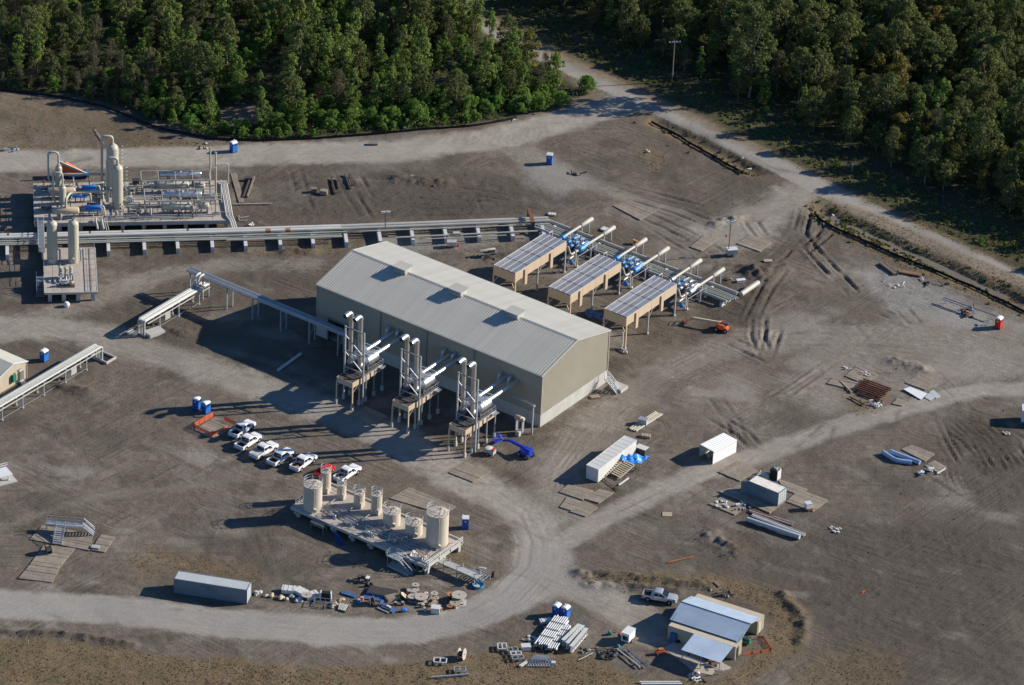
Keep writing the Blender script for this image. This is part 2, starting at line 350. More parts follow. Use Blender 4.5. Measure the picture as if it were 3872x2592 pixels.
put(grass, area([(480, 2140), (560, 2050), (800, 2110), (980, 2160), (960, 2200), (700, 2160), (520, 2200)], 3, 4), .62)
put(grass, line([(3090, 790), (3200, 880), (3400, 985), (3600, 1065), (3872, 1185)], 1.5, 1.5, 1.6), .85); put(grass, line([(3120, 790), (3300, 850), (3500, 940), (3700, 1030), (3900, 1120)], 4.0, 2, 1.5), .7)
put(grass, line([(2470, 465), (2620, 530), (2760, 600), (2860, 655)], 2.6, 2, 2), .65); put(grass, area([(2400, 570), (2470, 560), (2530, 600), (2480, 640)], 2, 2), .5)
put(grass, line([(950, 960), (1250, 940)], 1.8, 2.5, 3), .45); put(grass, line([(1520, 895), (2000, 870)], 1.4, 2.5, 3), .45); put(grass, area([(1690, 2080), (1790, 2090), (1760, 2140), (1680, 2130)], 2, 3), .6)
put(grass, area([(2950, 2600), (3050, 2470), (3250, 2430), (3420, 2500), (3380, 2620), (3100, 2700)], 5, 6), .55); put(grass, area([(3140, 1470), (3200, 1400), (3360, 1460), (3380, 1530), (3250, 1560)], 2, 3), .5)
put(grass, line([(2900, 540), (3100, 640), (3300, 740), (3500, 835), (3720, 930), (3950, 1020)], 3.2, 2.5, 2), .85); put(grass, line([(1830, 40), (2150, 195), (2500, 350), (2900, 540)], 4.5, 3, 2), .85)
FL = [(-260, -140), (1520, -140), (1700, 20), (1830, 130), (1990, 220), (2130, 300), (2230, 350), (2120, 400), (1950, 445), (1600, 485), (1300, 512), (1000, 528), (820, 522), (640, 470), (470, 410), (260, 365), (0, 335), (-260, 318)]
FR = [(1780, -140), (1900, 0), (2200, 135), (2500, 260), (2830, 400), (3100, 520), (3400, 660), (3600, 745), (3900, 870), (4300, 1030), (4300, -140)]
forest = np.maximum(area(FL, 2, 1.5), area(FR, 4, 3)); forest[(YY > 186) | (XX > 118)] = 1
clear = area([(800, 420), (930, 395), (1080, 410), (1060, 450), (900, 480), (810, 468)], 1.5, 1.5); put(clear, area([(1440, 320), (1560, 305), (1760, 320), (1700, 350), (1500, 350)], 1.5, 2)); put(clear, area([(1300, 395), (1400, 385), (1420, 405), (1310, 415)], 1.5, 1))
put(forest, area([(1780, 0), (1850, 55), (2150, 212), (2500, 372), (2900, 562), (3300, 762), (3700, 948), (3960, 1060), (4300, 1100), (4300, -140), (1700, -140)], 2.2, 2.5), .82); forest *= 1 - clear; grass[(YY < -92)] = .8
mud = ss((fbm(XX, YY, 22, 31) + .04) / .2) * .55; put(mud, ss((fbm(XX, YY, 6, 33) - .06) / .12), .55)
put(mud, area([(2550, 900), (2900, 1000), (2960, 1100), (2800, 1330), (2600, 1300), (2700, 1100)], 6, 5), .9); put(mud, area([(3560, 1580), (3800, 1590), (3900, 1760), (3700, 1820)], 4, 3), .9)
put(mud, area([(2500, 2000), (3200, 1950), (3872, 1980), (3872, 2592), (3200, 2592), (3060, 2400), (2900, 2230), (2500, 2130)], 12, 6), .7); put(mud, area([(900, 660), (1700, 620), (2200, 760), (1900, 830), (1000, 840)], 6, 4), .7)
mud *= 1 - np.clip(road * 1.3, 0, 1)
wet = np.zeros(XX.shape); put(wet, area([(2770, 1150), (2900, 1130), (2900, 1200), (2800, 1230)], 1.5, 1.5), .8); put(wet, area([(3080, 870), (3180, 850), (3180, 920), (3090, 930)], 1.5, 1.5), .6)
# heights
rough = np.clip(1 - road * 1.15, 0, 1)
HH = (fbm(XX, YY, 1.6, 41, 3) * .16 + fbm(XX, YY, 6, 51, 3) * .14) * (.12 + .88 * rough) + fbm(XX, YY, .8, 61, 2) * .11 * rough * (.4 + mud)
lump = np.zeros(XX.shape)
for p, w in [([(560, 1290), (620, 1270)], .0), ([(640, 1255), (690, 1262)], 1.5), ([(230, 1470), (320, 1480)], 1.3), ([(1080, 955), (1180, 955)], 1.3), ([(1860, 975), (1990, 965)], 1.4), ([(2190, 2170), (2400, 2185), (2560, 2205), (2680, 2215)], 1.3), ([(2230, 2215), (2420, 2225), (2560, 2240)], 1.1),
             ([(2680, 2020), (2780, 2090)], 2.0), ([(1500, 680), (1680, 690)], 1.6), ([(2820, 1020), (2900, 1060)], 1.6), ([(2850, 1030), (2960, 1010)], 1.4), ([(1650, 1690), (1450, 1640)], 0), ([(3380, 1370), (3480, 1400)], 1.6), ([(2700, 850), (2790, 830)], 1.5), ([(2960, 2250), (3040, 2340), (3030, 2430)], 1.0), ([(0, 2395), (250, 2400), (500, 2440)], .8)]:
    if w: lump += np.exp(-(pdist(gp(p), lim=6) / w) ** 2)
HH += lump * (.26 + 1.05 * np.clip(fbm(XX, YY, 1.1, 71, 3) + .25, 0, 1)); mud = np.maximum(mud, np.clip(lump, 0, 1) * .9)
for p, w, dep in [([(3120, 800), (3250, 860), (3450, 950), (3650, 1045), (3950, 1175)], 2.1, 1.05), ([(2490, 462), (2620, 525), (2750, 590), (2860, 648)], 1.6, .8)]:
    HH -= dep * np.exp(-((pdist(gp(p), lim=8) + W1 * 1.8 + W2 * 1.2) / w) ** 2)
# wheel ruts: pairs of grooves with thrown-up edges
rut = np.zeros(XX.shape)
BRK = np.clip(fbm(XX, YY, 3.5, 91, 3) * 3.2 + .75, .05, 1.15).reshape(NY, NX); H2 = HH.reshape(NY, NX); rut2 = rut.reshape(NY, NX)
def groove(P, w, dep, dark=.6):
    lo = P.min(0) - 2.2; hi = P.max(0) + 2.2; i0, i1 = np.searchsorted(gx, (lo[0], hi[0])); j0, j1 = np.searchsorted(gy, (lo[1], hi[1]))
    if i1 - i0 < 2 or j1 - j0 < 2: return
    X, Y = np.meshgrid(gx[i0:i1], gy[j0:j1]); D = np.full(X.shape, 9.0); E = np.zeros(X.shape); n = len(P) - 1
    for k in range(n):
        (ax, ay), (bx, by) = P[k], P[k + 1]; a0, a1 = np.searchsorted(gx[i0:i1], (min(ax, bx) - 1.6, max(ax, bx) + 1.6)); b0, b1 = np.searchsorted(gy[j0:j1], (min(ay, by) - 1.6, max(ay, by) + 1.6))
        x, y = X[b0:b1, a0:a1] - ax, Y[b0:b1, a0:a1] - ay; dx, dy = bx - ax, by - ay; t = np.clip((x * dx + y * dy) / (dx * dx + dy * dy + 1e-9), 0, 1); d = np.hypot(x - t * dx, y - t * dy); s = D[b0:b1, a0:a1]; m = d < s; s[m] = d[m]
        f = (k + t) / n; E[b0:b1, a0:a1][m] = np.minimum(1, np.minimum(f, 1 - f) * 4.5)[m]
    E = ss(E) * BRK[j0:j1, i0:i1]; g = np.exp(-(D / w) ** 2); H2[j0:j1, i0:i1] += E * dep * (-g + .55 * np.exp(-((D - 2.0 * w) / w) ** 2)); r = rut2[j0:j1, i0:i1]; np.maximum(r, g * dark * E, out=r)
def wiggle(P, a):
    out = []
    for i in range(len(P) - 1):
        n = max(2, int(np.hypot(*(P[i + 1] - P[i])) / 1.2))
        for k in range(n): out.append(P[i] + (P[i + 1] - P[i]) * k / n)
    out.append(P[-1]); out = np.array(out); ph = random.random() * 9
    out[:, 0] += a * np.sin(np.arange(len(out)) * .22 + ph); out[:, 1] += a * np.cos(np.arange(len(out)) * .17 + ph * 1.7); return out
def pair(P, gap=1.0, w=.24, dep=.10, dark=.5):
    P = wiggle(P, .35); t = np.gradient(P, axis=0); t /= np.maximum(np.linalg.norm(t, axis=1, keepdims=True), 1e-6); n = np.stack([-t[:, 1], t[:, 0]], 1)
    for s_ in (-1, 1): groove(P + n * gap * s_, w, dep * random.uniform(.6, 1.2), dark * random.uniform(.6, 1.1))
big = [[(3150, 800), (3120, 880), (3060, 940), (3010, 960)], [(3090, 820), (3070, 900), (3030, 960)], [(3040, 780), (3020, 880), (2960, 960), (2900, 1000)], [(3010, 860), (3060, 930), (3130, 1010), (3240, 1130)], [(2960, 1000), (2900, 1080), (2840, 1230)], [(2750, 1290), (2840, 1330), (2930, 1370)], [(2880, 1180), (2870, 1270), (2890, 1350)], [(2930, 1230), (2900, 1310), (2880, 1370)],
       [(2350, 740), (2560, 800), (2760, 880)], [(2290, 690), (2480, 740), (2700, 800)], [(2400, 800), (2600, 890), (2780, 1000)], [(2440, 840), (2640, 950)], [(2830, 830), (2890, 900)], [(3330, 1180), (3430, 1220)], [(3350, 1200), (3460, 1240)], [(3400, 1170), (3460, 1230)], [(3200, 1230), (3260, 1290)], [(2960, 1480), (3100, 1380)], [(2900, 1530), (3040, 1430), (3140, 1360)], [(2660, 1560), (2800, 1640), (2860, 1700)], [(2700, 1500), (2780, 1600), (2800, 1680)],
       [(1100, 620), (1180, 820)], [(1280, 640), (1390, 840)], [(1330, 640), (1400, 760)], [(1480, 760), (1900, 770)], [(1500, 800), (2000, 800)], [(1700, 720), (1950, 750)], [(1000, 690), (1120, 640)], [(1020, 730), (1170, 680)], [(960, 760), (1200, 720)]]
for i, p in enumerate(big): pair(gp(p), 1.0 + random.random() * .3, .32, .30 if i < 8 else .17, 1.0 if i < 8 else .7)
for k in range(11):                                           # the churned strip at the right
    x = 3550 + k * 26 + random.uniform(-14, 14); e = random.uniform(-25, 25); pair(gp([(x, 1560 + random.random() * 60), (x + 60 + e, 1660), (x + 125 + e + random.random() * 40, 1740 + random.random() * 70)]), random.uniform(.3, .9), random.uniform(.22, .34), random.uniform(.08, .17), .6)
for k in range(6): pair(gp([(3470 + 10 * k, 1625 + 11 * k), (3670 + 4 * k, 1665 + 10 * k)]), .4, .2, .10, .5)
for k in range(7): x = 3560 + k * 26; pair(gp([(x, 1710), (x + 15, 1800), (x + 60, 1890)]), .4, .2, .08, .3)
for k in range(9): y = 1990 + k * 62; pair(gp([(2950 + random.random() * 100, y - 40), (3400, y + 60 + random.random() * 20), (3900, y + 190)]), .9, .22, .07, .35)
for k in range(7): pair(gp([(2220 + 20 * k, 2040 + 14 * k), (2450, 2000 + 22 * k), (2680, 2010 + 22 * k)]), .8, .2, .06, .3)
for k in range(6): pair(gp([(60 + 60 * k, 1900 + 10 * k), (400 + 60 * k, 1820 + 12 * k), (900, 1790 + 14 * k)]), .9, .22, .055, .3)
for k in range(4): pair(gp([(180 + 30 * k, 2080 - 10 * k), (430 + 20 * k, 1960 - 10 * k), (700, 1870 - 10 * k)]), .9, .22, .05, .3)
for rd, hw, n in ((R1, 2, 5), (R2, 3.4, 8), (R6, 3, 10), (R5, 1.8, 6), (R7, 3.6, 9)):
    P = gp(rd); t = np.gradient(P, axis=0); t /= np.linalg.norm(t, axis=1, keepdims=True); nn = np.stack([-t[:, 1], t[:, 0]], 1)
    for k in range(n): pair(P + nn * (random.random() * 2 - 1) * hw, .95, .2, .030 if rd is not R7 else .05, .22)
for k in range(70):                                           # stray tracks
    c = G(random.uniform(100, 3800), random.uniform(640, 2250)); a = random.uniform(-.9, .9) - .45; L = random.uniform(5, 14)
    d = np.array([math.cos(a), math.sin(a)]); b = np.array([-d[1], d[0]]) * random.uniform(-.3, .3) * L; p0 = np.array(c[:2]); pair(np.array([p0 - d * L, p0 - d * L * .3 + b * .6, p0 + d * L * .3 + b * .6, p0 + d * L]), .95, .2, .06, .3)
# broad soft strokes left by blades and tyres: lighter compacted, darker churned
tone = np.zeros((NY, NX))
def stroke(P, w, amt):
    lo = P.min(0) - 3 * w; hi = P.max(0) + 3 * w; i0, i1 = np.searchsorted(gx, (lo[0], hi[0])); j0, j1 = np.searchsorted(gy, (lo[1], hi[1]))
    if i1 - i0 < 2 or j1 - j0 < 2: return
    X, Y = np.meshgrid(gx[i0:i1], gy[j0:j1]); D = np.full(X.shape, 99.0); E = np.zeros(X.shape); n = len(P) - 1
    for k in range(n):
        (ax, ay), (bx, by) = P[k], P[k + 1]; x, y = X - ax, Y - ay; dx, dy = bx - ax, by - ay; t = np.clip((x * dx + y * dy) / (dx * dx + dy * dy + 1e-9), 0, 1); d = np.hypot(x - t * dx, y - t * dy); m = d < D; D[m] = d[m]; E[m] = np.minimum(1, np.minimum((k + t) / n, 1 - (k + t) / n) * 3)[m]
    tone[j0:j1, i0:i1] += amt * ss(E) * np.exp(-(D / w) ** 2) * BRK[j0:j1, i0:i1]
for k in range(700):
    px, py = random.uniform(-50, 3900), random.uniform(560, 2592); c = np.array(G(px, py)[:2]); a = -.55 + random.gauss(0, .28) if px > 2300 and py > 1900 else (random.choice((-.6, .96, .05, -.2)) + random.gauss(0, .3)); L = random.uniform(4, 16); d = np.array([math.cos(a), math.sin(a)]); b = np.array([-d[1], d[0]]) * random.uniform(-.25, .25) * L
    stroke(np.array([c - d * L, c - d * L * .4 + b, c + d * L * .4 + b, c + d * L]), *random.choice(((.25, -.6), (.4, -.8), (.7, -.7), (1.2, -.5), (.3, .3), (.5, .35), (1.0, .45), (1.8, .5), (2.4, .5))))
tone = np.clip(tone.ravel() + fbm(XX, YY, 16, 95, 4) * 1.5 + fbm(XX, YY, 4.5, 96, 4) * .9, -1, 1)
# keep the floor level under the hall and the decks
cu, su = math.cos(YAW), math.sin(YAW); UU = -((XX - BX) * cu + (YY - BY) * su); VV = -(XX - BX) * su + (YY - BY) * cu
HH[(UU > -1) & (UU < 50.5) & (VV > -1) & (VV < 21.2)] *= .2
HH = np.where((np.abs(XX) > 130) | (YY > 200) | (YY < -110), 0, HH)

def ground_material():
    m = bpy.data.materials.new('earth'); m.use_nodes = True; nt = m.node_tree; N = nt.nodes; L = nt.links; b = N['Principled BSDF']; b.inputs['Roughness'].default_value = .95; b.inputs['Specular IOR Level'].default_value = .15
    geo = N.new('ShaderNodeNewGeometry')
    def noise(sc, det=5, rg=.6, dist=0):
        n = N.new('ShaderNodeTexNoise'); n.inputs['Scale'].default_value = sc; n.inputs['Detail'].default_value = det; n.inputs['Roughness'].default_value = rg; n.inputs['Distortion'].default_value = dist; L.new(geo.outputs['Position'], n.inputs['Vector']); return n.outputs['Fac']
    def mrange(v, a, c, lo=0, hi=1):
        n = N.new('ShaderNodeMapRange'); L.new(v, n.inputs['Value']); n.inputs[1].default_value = a; n.inputs[2].default_value = c; n.inputs[3].default_value = lo; n.inputs[4].default_value = hi; return n.outputs[0]
    def mix(f, a, c, bl='MIX'):
        n = N.new('ShaderNodeMix'); n.data_type = 'RGBA'; n.blend_type = bl
        if isinstance(f, float): n.inputs['Factor'].default_value = f
        else: L.new(f, n.inputs['Factor'])
        for k, v in (('A', a), ('B', c)):
            if isinstance(v, tuple): n.inputs[k].default_value = (*v, 1)
            else: L.new(v, n.inputs[k])
        return n.outputs['Result']
    def mth(op, a, c=None):
        n = N.new('ShaderNodeMath'); n.operation = op
        for i, v in enumerate((a, c)):
            if v is None: continue
            if isinstance(v, (int, float)): n.inputs[i].default_value = v
            else: L.new(v, n.inputs[i])
        return n.outputs[0]
    def attr(nm):
        n = N.new('ShaderNodeAttribute'); n.attribute_name = nm; s = N.new('ShaderNodeSeparateColor'); L.new(n.outputs['Color'], s.inputs['Color']); return s.outputs
    a, c, tn = attr('ma'), attr('mb'), attr('mc')[0]
    n1, n2, n3, n4 = noise(.09, 6), noise(.8, 6, .65, .4), noise(4, 4, .7), noise(.28, 5, .6, .8)
    dirt = mix(mrange(n1, .3, .7), (.140, .113, .087), (.198, .165, .130)); dirt = mix(mrange(n2, .35, .68, 0, .75), dirt, (.090, .076, .059)); dirt = mix(mrange(n3, .5, .8, 0, .55), dirt, (.235, .198, .162))
    def streak(ang, seed, sx=.07, sy=1.5):                # scraped lines running one way
        mp = N.new('ShaderNodeMapping'); mp.inputs['Rotation'].default_value = (0, 0, -math.radians(ang)); mp.inputs['Location'].default_value = (seed, seed * 1.7, 0); mp.inputs['Scale'].default_value = (1, 1, 1); L.new(geo.outputs['Position'], mp.inputs['Vector'])
        m2 = N.new('ShaderNodeMapping'); m2.inputs['Scale'].default_value = (sx, sy, 1); L.new(mp.outputs[0], m2.inputs['Vector']); n = N.new('ShaderNodeTexNoise'); n.inputs['Scale'].default_value = 1.0; n.inputs['Detail'].default_value = 5; n.inputs['Roughness'].default_value = .6; n.inputs['Distortion'].default_value = .35; L.new(m2.outputs[0], n.inputs['Vector']); return n.outputs['Fac']
    sA, sB, sC = streak(-32, 3), streak(50, 9), streak(6, 17); w1, w2 = mrange(noise(.035, 2), .47, .56), mrange(noise(.05, 3, .5, 1.0), .50, .58)
    def mixf(f, x, y): return mth('ADD', mth('MULTIPLY', x, mth('SUBTRACT', 1.0, f)), mth('MULTIPLY', y, f))
    stk = mixf(w1, mixf(w2, sA, sC), sB)
    dirt = mix(mth('MULTIPLY', mrange(stk, .54, .74, 0, .7), mrange(noise(.16, 3), .35, .6, .25, 1)), dirt, (.243, .214, .172)); dirt = mix(mth('MULTIPLY', mrange(stk, .46, .27, 0, .8), mrange(noise(.11, 3), .38, .6, .2, 1)), dirt, (.063, .053, .042))
    dirt = mix(a[2], dirt, mix(mrange(n2, .3, .7), (.047, .038, .029), (.110, .089, .069)))
    rd = mix(mrange(n4, .3, .7), (.30, .268, .224), (.405, .365, .31)); rd = mix(mrange(n3, .45, .85, 0, .6), rd, (.19, .168, .14)); rd = mix(mrange(stk, .45, .3, 0, .5), rd, (.2, .178, .15)); rd = mix(mrange(n1, .42, .62, 0, .45), rd, (.23, .206, .172))
    pl = mix(mrange(n3, .3, .7), (.222, .214, .20), (.305, .296, .278))
    f_r = mrange(mth('ADD', a[0], mth('ADD', mth('MULTIPLY', mth('SUBTRACT', n2, .5), 1.1), mth('MULTIPLY', mth('SUBTRACT', n3, .5), .55))), .18, .95); col = mix(f_r, dirt, rd); col = mix(mth('MULTIPLY', c[0], mrange(n2, .3, .7, 1, .5)), col, pl)
    col = mix(mrange(tn, .55, 1.0, 0, .75), col, mix(.5, col, (.36, .325, .28))); col = mix(mrange(tn, .45, 0.0, 0, .7), col, mix(.6, col, (.06, .05, .042)))
    col = mix(mth('MULTIPLY', c[2], .5), col, (.055, .045, .037))
    gr = mix(mrange(noise(.22, 6, .7, .6), .35, .65), (.23, .15, .088), (.135, .108, .054)); gr = mix(mrange(noise(.13, 6, .75, 1.2), .53, .66, 0, .75), gr, (.075, .078, .032)); gr = mix(mrange(noise(.4, 5, .75, .8), .56, .7, 0, .6), gr, (.15, .085, .045)); gr = mix(mrange(noise(1.7, 5, .7), .4, .75, 0, .7), gr, (.10, .078, .046)); gr = mix(mrange(noise(6, 3, .7), .55, .8, 0, .6), gr, (.26, .205, .12))
    col = mix(mth('MULTIPLY', a[1], mrange(n2, .3, .62, .55, 1.1)), col, gr)
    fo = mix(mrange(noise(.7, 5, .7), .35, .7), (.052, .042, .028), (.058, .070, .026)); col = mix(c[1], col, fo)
    L.new(col, b.inputs['Base Color'])
    bh = mth('ADD', mth('ADD', mth('MULTIPLY', n3, .5), mth('MULTIPLY', noise(1.6, 6, .7), .8)), mth('MULTIPLY', stk, 1.1)); bp = N.new('ShaderNodeBump'); bp.inputs['Distance'].default_value = .22
    L.new(mth('MULTIPLY', mth('SUBTRACT', 1.0, mth('MULTIPLY', a[0], .55)), .75), bp.inputs['Strength']); L.new(bh, bp.inputs['Height']); L.new(bp.outputs['Normal'], b.inputs['Normal'])
    M['earth'] = m
ground_material()
co = np.stack([XX, YY, HH], 1).astype(np.float32)
ma = np.stack([np.clip(road, 0, 1), np.clip(grass, 0, 1), np.clip(mud, 0, 1), np.ones_like(road)], 1).astype(np.float32); mb_ = np.stack([np.clip(pale, 0, 1), np.clip(forest, 0, 1), np.clip(rut + wet * .4, 0, 1), np.ones_like(road)], 1).astype(np.float32); mc_ = np.stack([tone * .5 + .5] * 3 + [np.ones_like(road)], 1).astype(np.float32)
ii = (np.arange(NY - 1)[:, None] * NX + np.arange(NX - 1)[None, :]).ravel(); quads = np.stack([ii, ii + 1, ii + NX + 1, ii + NX], 1)
fm = lambda A: A[quads].mean(1)
fr_, fg_, ff_ = fm(road), fm(grass), fm(forest)
kindf = np.where(ff_ > .5, 3, np.where(fr_ > .5, 1, np.where(fg_ > .5, 2, 0)))
def sheet(name, sel):
    q = quads[sel]; u, inv = np.unique(q.ravel(), return_inverse=True); me = bpy.data.meshes.new(name); nf = len(q)
    me.vertices.add(len(u)); me.vertices.foreach_set('co', co[u].ravel()); me.loops.add(nf * 4); me.loops.foreach_set('vertex_index', inv.astype(np.int32)); me.polygons.add(nf)
    me.polygons.foreach_set('loop_start', np.arange(0, nf * 4, 4, dtype=np.int32)); me.polygons.foreach_set('loop_total', np.full(nf, 4, np.int32)); me.polygons.foreach_set('use_smooth', np.ones(nf, bool)); me.update(calc_edges=True)
    for nm, A in (('ma', ma), ('mb', mb_), ('mc', mc_)): at_ = me.attributes.new(nm, 'FLOAT_COLOR', 'POINT'); at_.data.foreach_set('color', A[u].ravel())
    me.materials.append(M['earth']); o = bpy.data.objects.new(name, me); COL.objects.link(o); o['kind'] = 'structure'; return o
for k, nm in ((0, 'bare_ground'), (1, 'gravel_road'), (2, 'grass_field'), (3, 'woodland_floor')): sheet(nm, kindf == k)
def hz(x, y):                                                # height of the sheet at a point
    i = min(max(np.searchsorted(gx, x) - 1, 0), NX - 2); j = min(max(np.searchsorted(gy, y) - 1, 0), NY - 2); return float(HH[j * NX + i])
# ditch water: a muddy sheet standing in the right-hand ditch
wp = gp([(3130, 812), (3250, 868), (3450, 958), (3650, 1052), (3800, 1122)]); mb = MB(); ring = []
t = np.gradient(wp, axis=0); t /= np.linalg.norm(t, axis=1, keepdims=True); n_ = np.stack([-t[:, 1], t[:, 0]], 1)
for i in range(4): mb.quad((*(wp[i] - n_[i] * 1.6), -.80), (*(wp[i + 1] - n_[i + 1] * 1.6), -.80), (*(wp[i + 1] + n_[i + 1] * 1.6), -.80), (*(wp[i] + n_[i] * 1.6), -.80))
mat('muddy_water', (.17, .14, .092), .15, 0, .1, .4, spec=.5); o = mb.build('ditch_water', 'muddy_water'); o['kind'] = 'structure'
# clods of earth, weeds and grass tufts: uncountable
def clods(name, n, test, s0, s1, material):
    vs = []; fs = []; k = 0; base = [(1, 0, 0), (0, 1, 0), (-1, 0, 0), (0, -1, 0), (0, 0, .8)]
    while k < n:
        x, y = random.uniform(-105, 104), random.uniform(-84, 108); i = min(np.searchsorted(gx, x), NX - 1); j = min(np.searchsorted(gy, y), NY - 1); q = j * NX + i
        if random.random() > test(q): k += .12; continue
        s = random.uniform(s0, s1) * (1 if random.random() < .9 else 1.7); b0 = len(vs); a = random.random() * 6.28
        for p in base:
            jx = random.uniform(.6, 1.3) * s; vs.append((x + (p[0] * math.cos(a) - p[1] * math.sin(a)) * jx, y + (p[0] * math.sin(a) + p[1] * math.cos(a)) * jx, HH[q] + p[2] * jx - (.03 if p[2] == 0 else 0)))
        fs += [(b0, b0 + 1, b0 + 4), (b0 + 1, b0 + 2, b0 + 4), (b0 + 2, b0 + 3, b0 + 4), (b0 + 3, b0, b0 + 4)]; k += 1
    me = bpy.data.meshes.new(name); me.from_pydata(vs, [], fs); me.materials.append(M[material]); o = bpy.data.objects.new(name, me); COL.objects.link(o); return o
tag(clods('earth_clods', 9000, lambda q: (mud[q] * .25 + np.clip(lump[q], 0, 1) * 3 + .01) * (1 - forest[q]) * (1 - road[q]), .06, .15, 'soil'), 'scattered dark clods of earth on the churned ground', 'soil', kind='stuff')
mat('grass_blades', (.28, .20, .11), .9, 0, .2, .35, col2=(.17, .16, .065))
def tufts(name, n, w, x0=-100, x1=104, y0=-84, y1=105):
    vs = []; fs = []; k = 0.0
    while k < n:
        x, y = random.uniform(x0, x1), random.uniform(y0, y1); i = min(np.searchsorted(gx, x), NX - 1); j = min(np.searchsorted(gy, y), NY - 1); q = j * NX + i
        if random.random() > w[q]: k += .05; continue
        z = HH[q] - .04
        for t in range(2):
            a = random.random() * 6.28; h = random.uniform(.05, .17); r = random.uniform(.05, .15); ca, sa = math.cos(a) * r, math.sin(a) * r; b0 = len(vs); lx, ly = random.uniform(-.05, .3), random.uniform(-.25, .15)
            vs += [(x - ca, y - sa, z), (x + ca, y + sa, z), (x + ca * .5 + lx, y + sa * .5 + ly, z + h), (x - ca * .6 + lx, y - sa * .6 + ly, z + h * .8)]; fs.append((b0, b0 + 1, b0 + 2, b0 + 3))
        k += 1
    me = bpy.data.meshes.new(name); me.from_pydata(vs, [], fs); me.materials.append(M['grass_blades']); o = bpy.data.objects.new(name, me); COL.objects.link(o); return o
gpatch = np.clip(grass - .15, 0, 1) * np.clip(.75 + fbm(XX, YY, 5, 81) * 1.6, 0.1, 1)
tag(tufts('grass', 30000, gpatch), 'short dry brown and green grass and weeds in tufts', 'grass', kind='stuff')
# ================================================================ WOODS
def leaf_material(name, c1, c2, c3):
    m = bpy.data.materials.new(name); m.use_nodes = True; nt = m.node_tree; N = nt.nodes; L = nt.links; N.remove(N['Principled BSDF']); out = N['Material Output']
    oi = N.new('ShaderNodeObjectInfo'); at_ = N.new('ShaderNodeAttribute'); at_.attribute_name = 'tone'
    r1 = N.new('ShaderNodeValToRGB'); r1.color_ramp.elements[0].color = (*c1, 1); r1.color_ramp.elements[1].color = (*c2, 1); L.new(oi.outputs['Random'], r1.inputs['Fac'])
    mx = N.new('ShaderNodeMix'); mx.data_type = 'RGBA'; L.new(at_.outputs['Fac'], mx.inputs['Factor']); L.new(r1.outputs['Color'], mx.inputs['A']); mx.inputs['B'].default_value = (*c3, 1)
    d = N.new('ShaderNodeBsdfDiffuse'); t = N.new('ShaderNodeBsdfTranslucent'); s = N.new('ShaderNodeMixShader'); s.inputs['Fac'].default_value = .25
    for b in (d, t): L.new(mx.outputs['Result'], b.inputs['Color'])
    L.new(d.outputs[0], s.inputs[1]); L.new(t.outputs[0], s.inputs[2]); L.new(s.outputs[0], out.inputs['Surface']); M[name] = m
leaf_material('leaf_green', (0.108, 0.188, 0.040), (0.168, 0.225, 0.057), (0.265, 0.322, 0.090))
leaf_material('leaf_olive', (0.078, 0.112, 0.039), (0.125, 0.142, 0.050), (0.185, 0.200, 0.075))
leaf_material('leaf_brown', (0.119, 0.110, 0.069), (0.144, 0.125, 0.075), (0.094, 0.112, 0.048))
leaf_material('leaf_vine', (0.093, 0.203, 0.038), (0.150, 0.240, 0.051), (0.225, 0.330, 0.075))
leaf_material('leaf_gold', (0.195, 0.173, 0.053), (0.225, 0.165, 0.045), (0.135, 0.150, 0.045))
def crown(name, clumps, per, size, material, rng, spread, flat=.55):
    vs = []; tone = []; n = 0
    for (cx, cy, cz, cr) in clumps:
        k = int(per * rng.uniform(.7, 1.2)); p = rng.normal(size=(k, 3)); p /= np.linalg.norm(p, axis=1, keepdims=True) + 1e-9; rad = cr * rng.uniform(.35, 1.0, (k, 1)) ** .6
        c = np.array([cx, cy, cz]) + p * rad * np.array([1, 1, .85]); nrm = p * .7 + rng.normal(size=(k, 3)) * .6 + np.array([0, 0, .35]); nrm /= np.linalg.norm(nrm, axis=1, keepdims=True)
        a = np.cross(nrm, rng.normal(size=(k, 3))); a /= np.linalg.norm(a, axis=1, keepdims=True) + 1e-9; b = np.cross(nrm, a); s = size * rng.uniform(.55, 1.25, (k, 1))
        vs.append(np.stack([c - a * s, c + b * s * flat, c + a * s, c - b * s * flat], 1).reshape(-1, 3)); tone.append(np.repeat(np.clip(rng.normal(.3, .28, k) + rng.normal(0, .18), 0, 1), 4))
    v = np.concatenate(vs).astype(np.float32); t = np.concatenate(tone).astype(np.float32); nf = len(v) // 4; me = bpy.data.meshes.new(name); me.vertices.add(len(v)); me.vertices.foreach_set('co', v.ravel())
    me.loops.add(nf * 4); me.loops.foreach_set('vertex_index', np.arange(nf * 4, dtype=np.int32)); me.polygons.add(nf); me.polygons.foreach_set('loop_start', np.arange(0, nf * 4, 4, dtype=np.int32)); me.polygons.foreach_set('loop_total', np.full(nf, 4, np.int32)); me.update(calc_edges=True)
    at_ = me.attributes.new('tone', 'FLOAT', 'POINT'); at_.data.foreach_set('value', t); me.materials.append(M[material]); return me
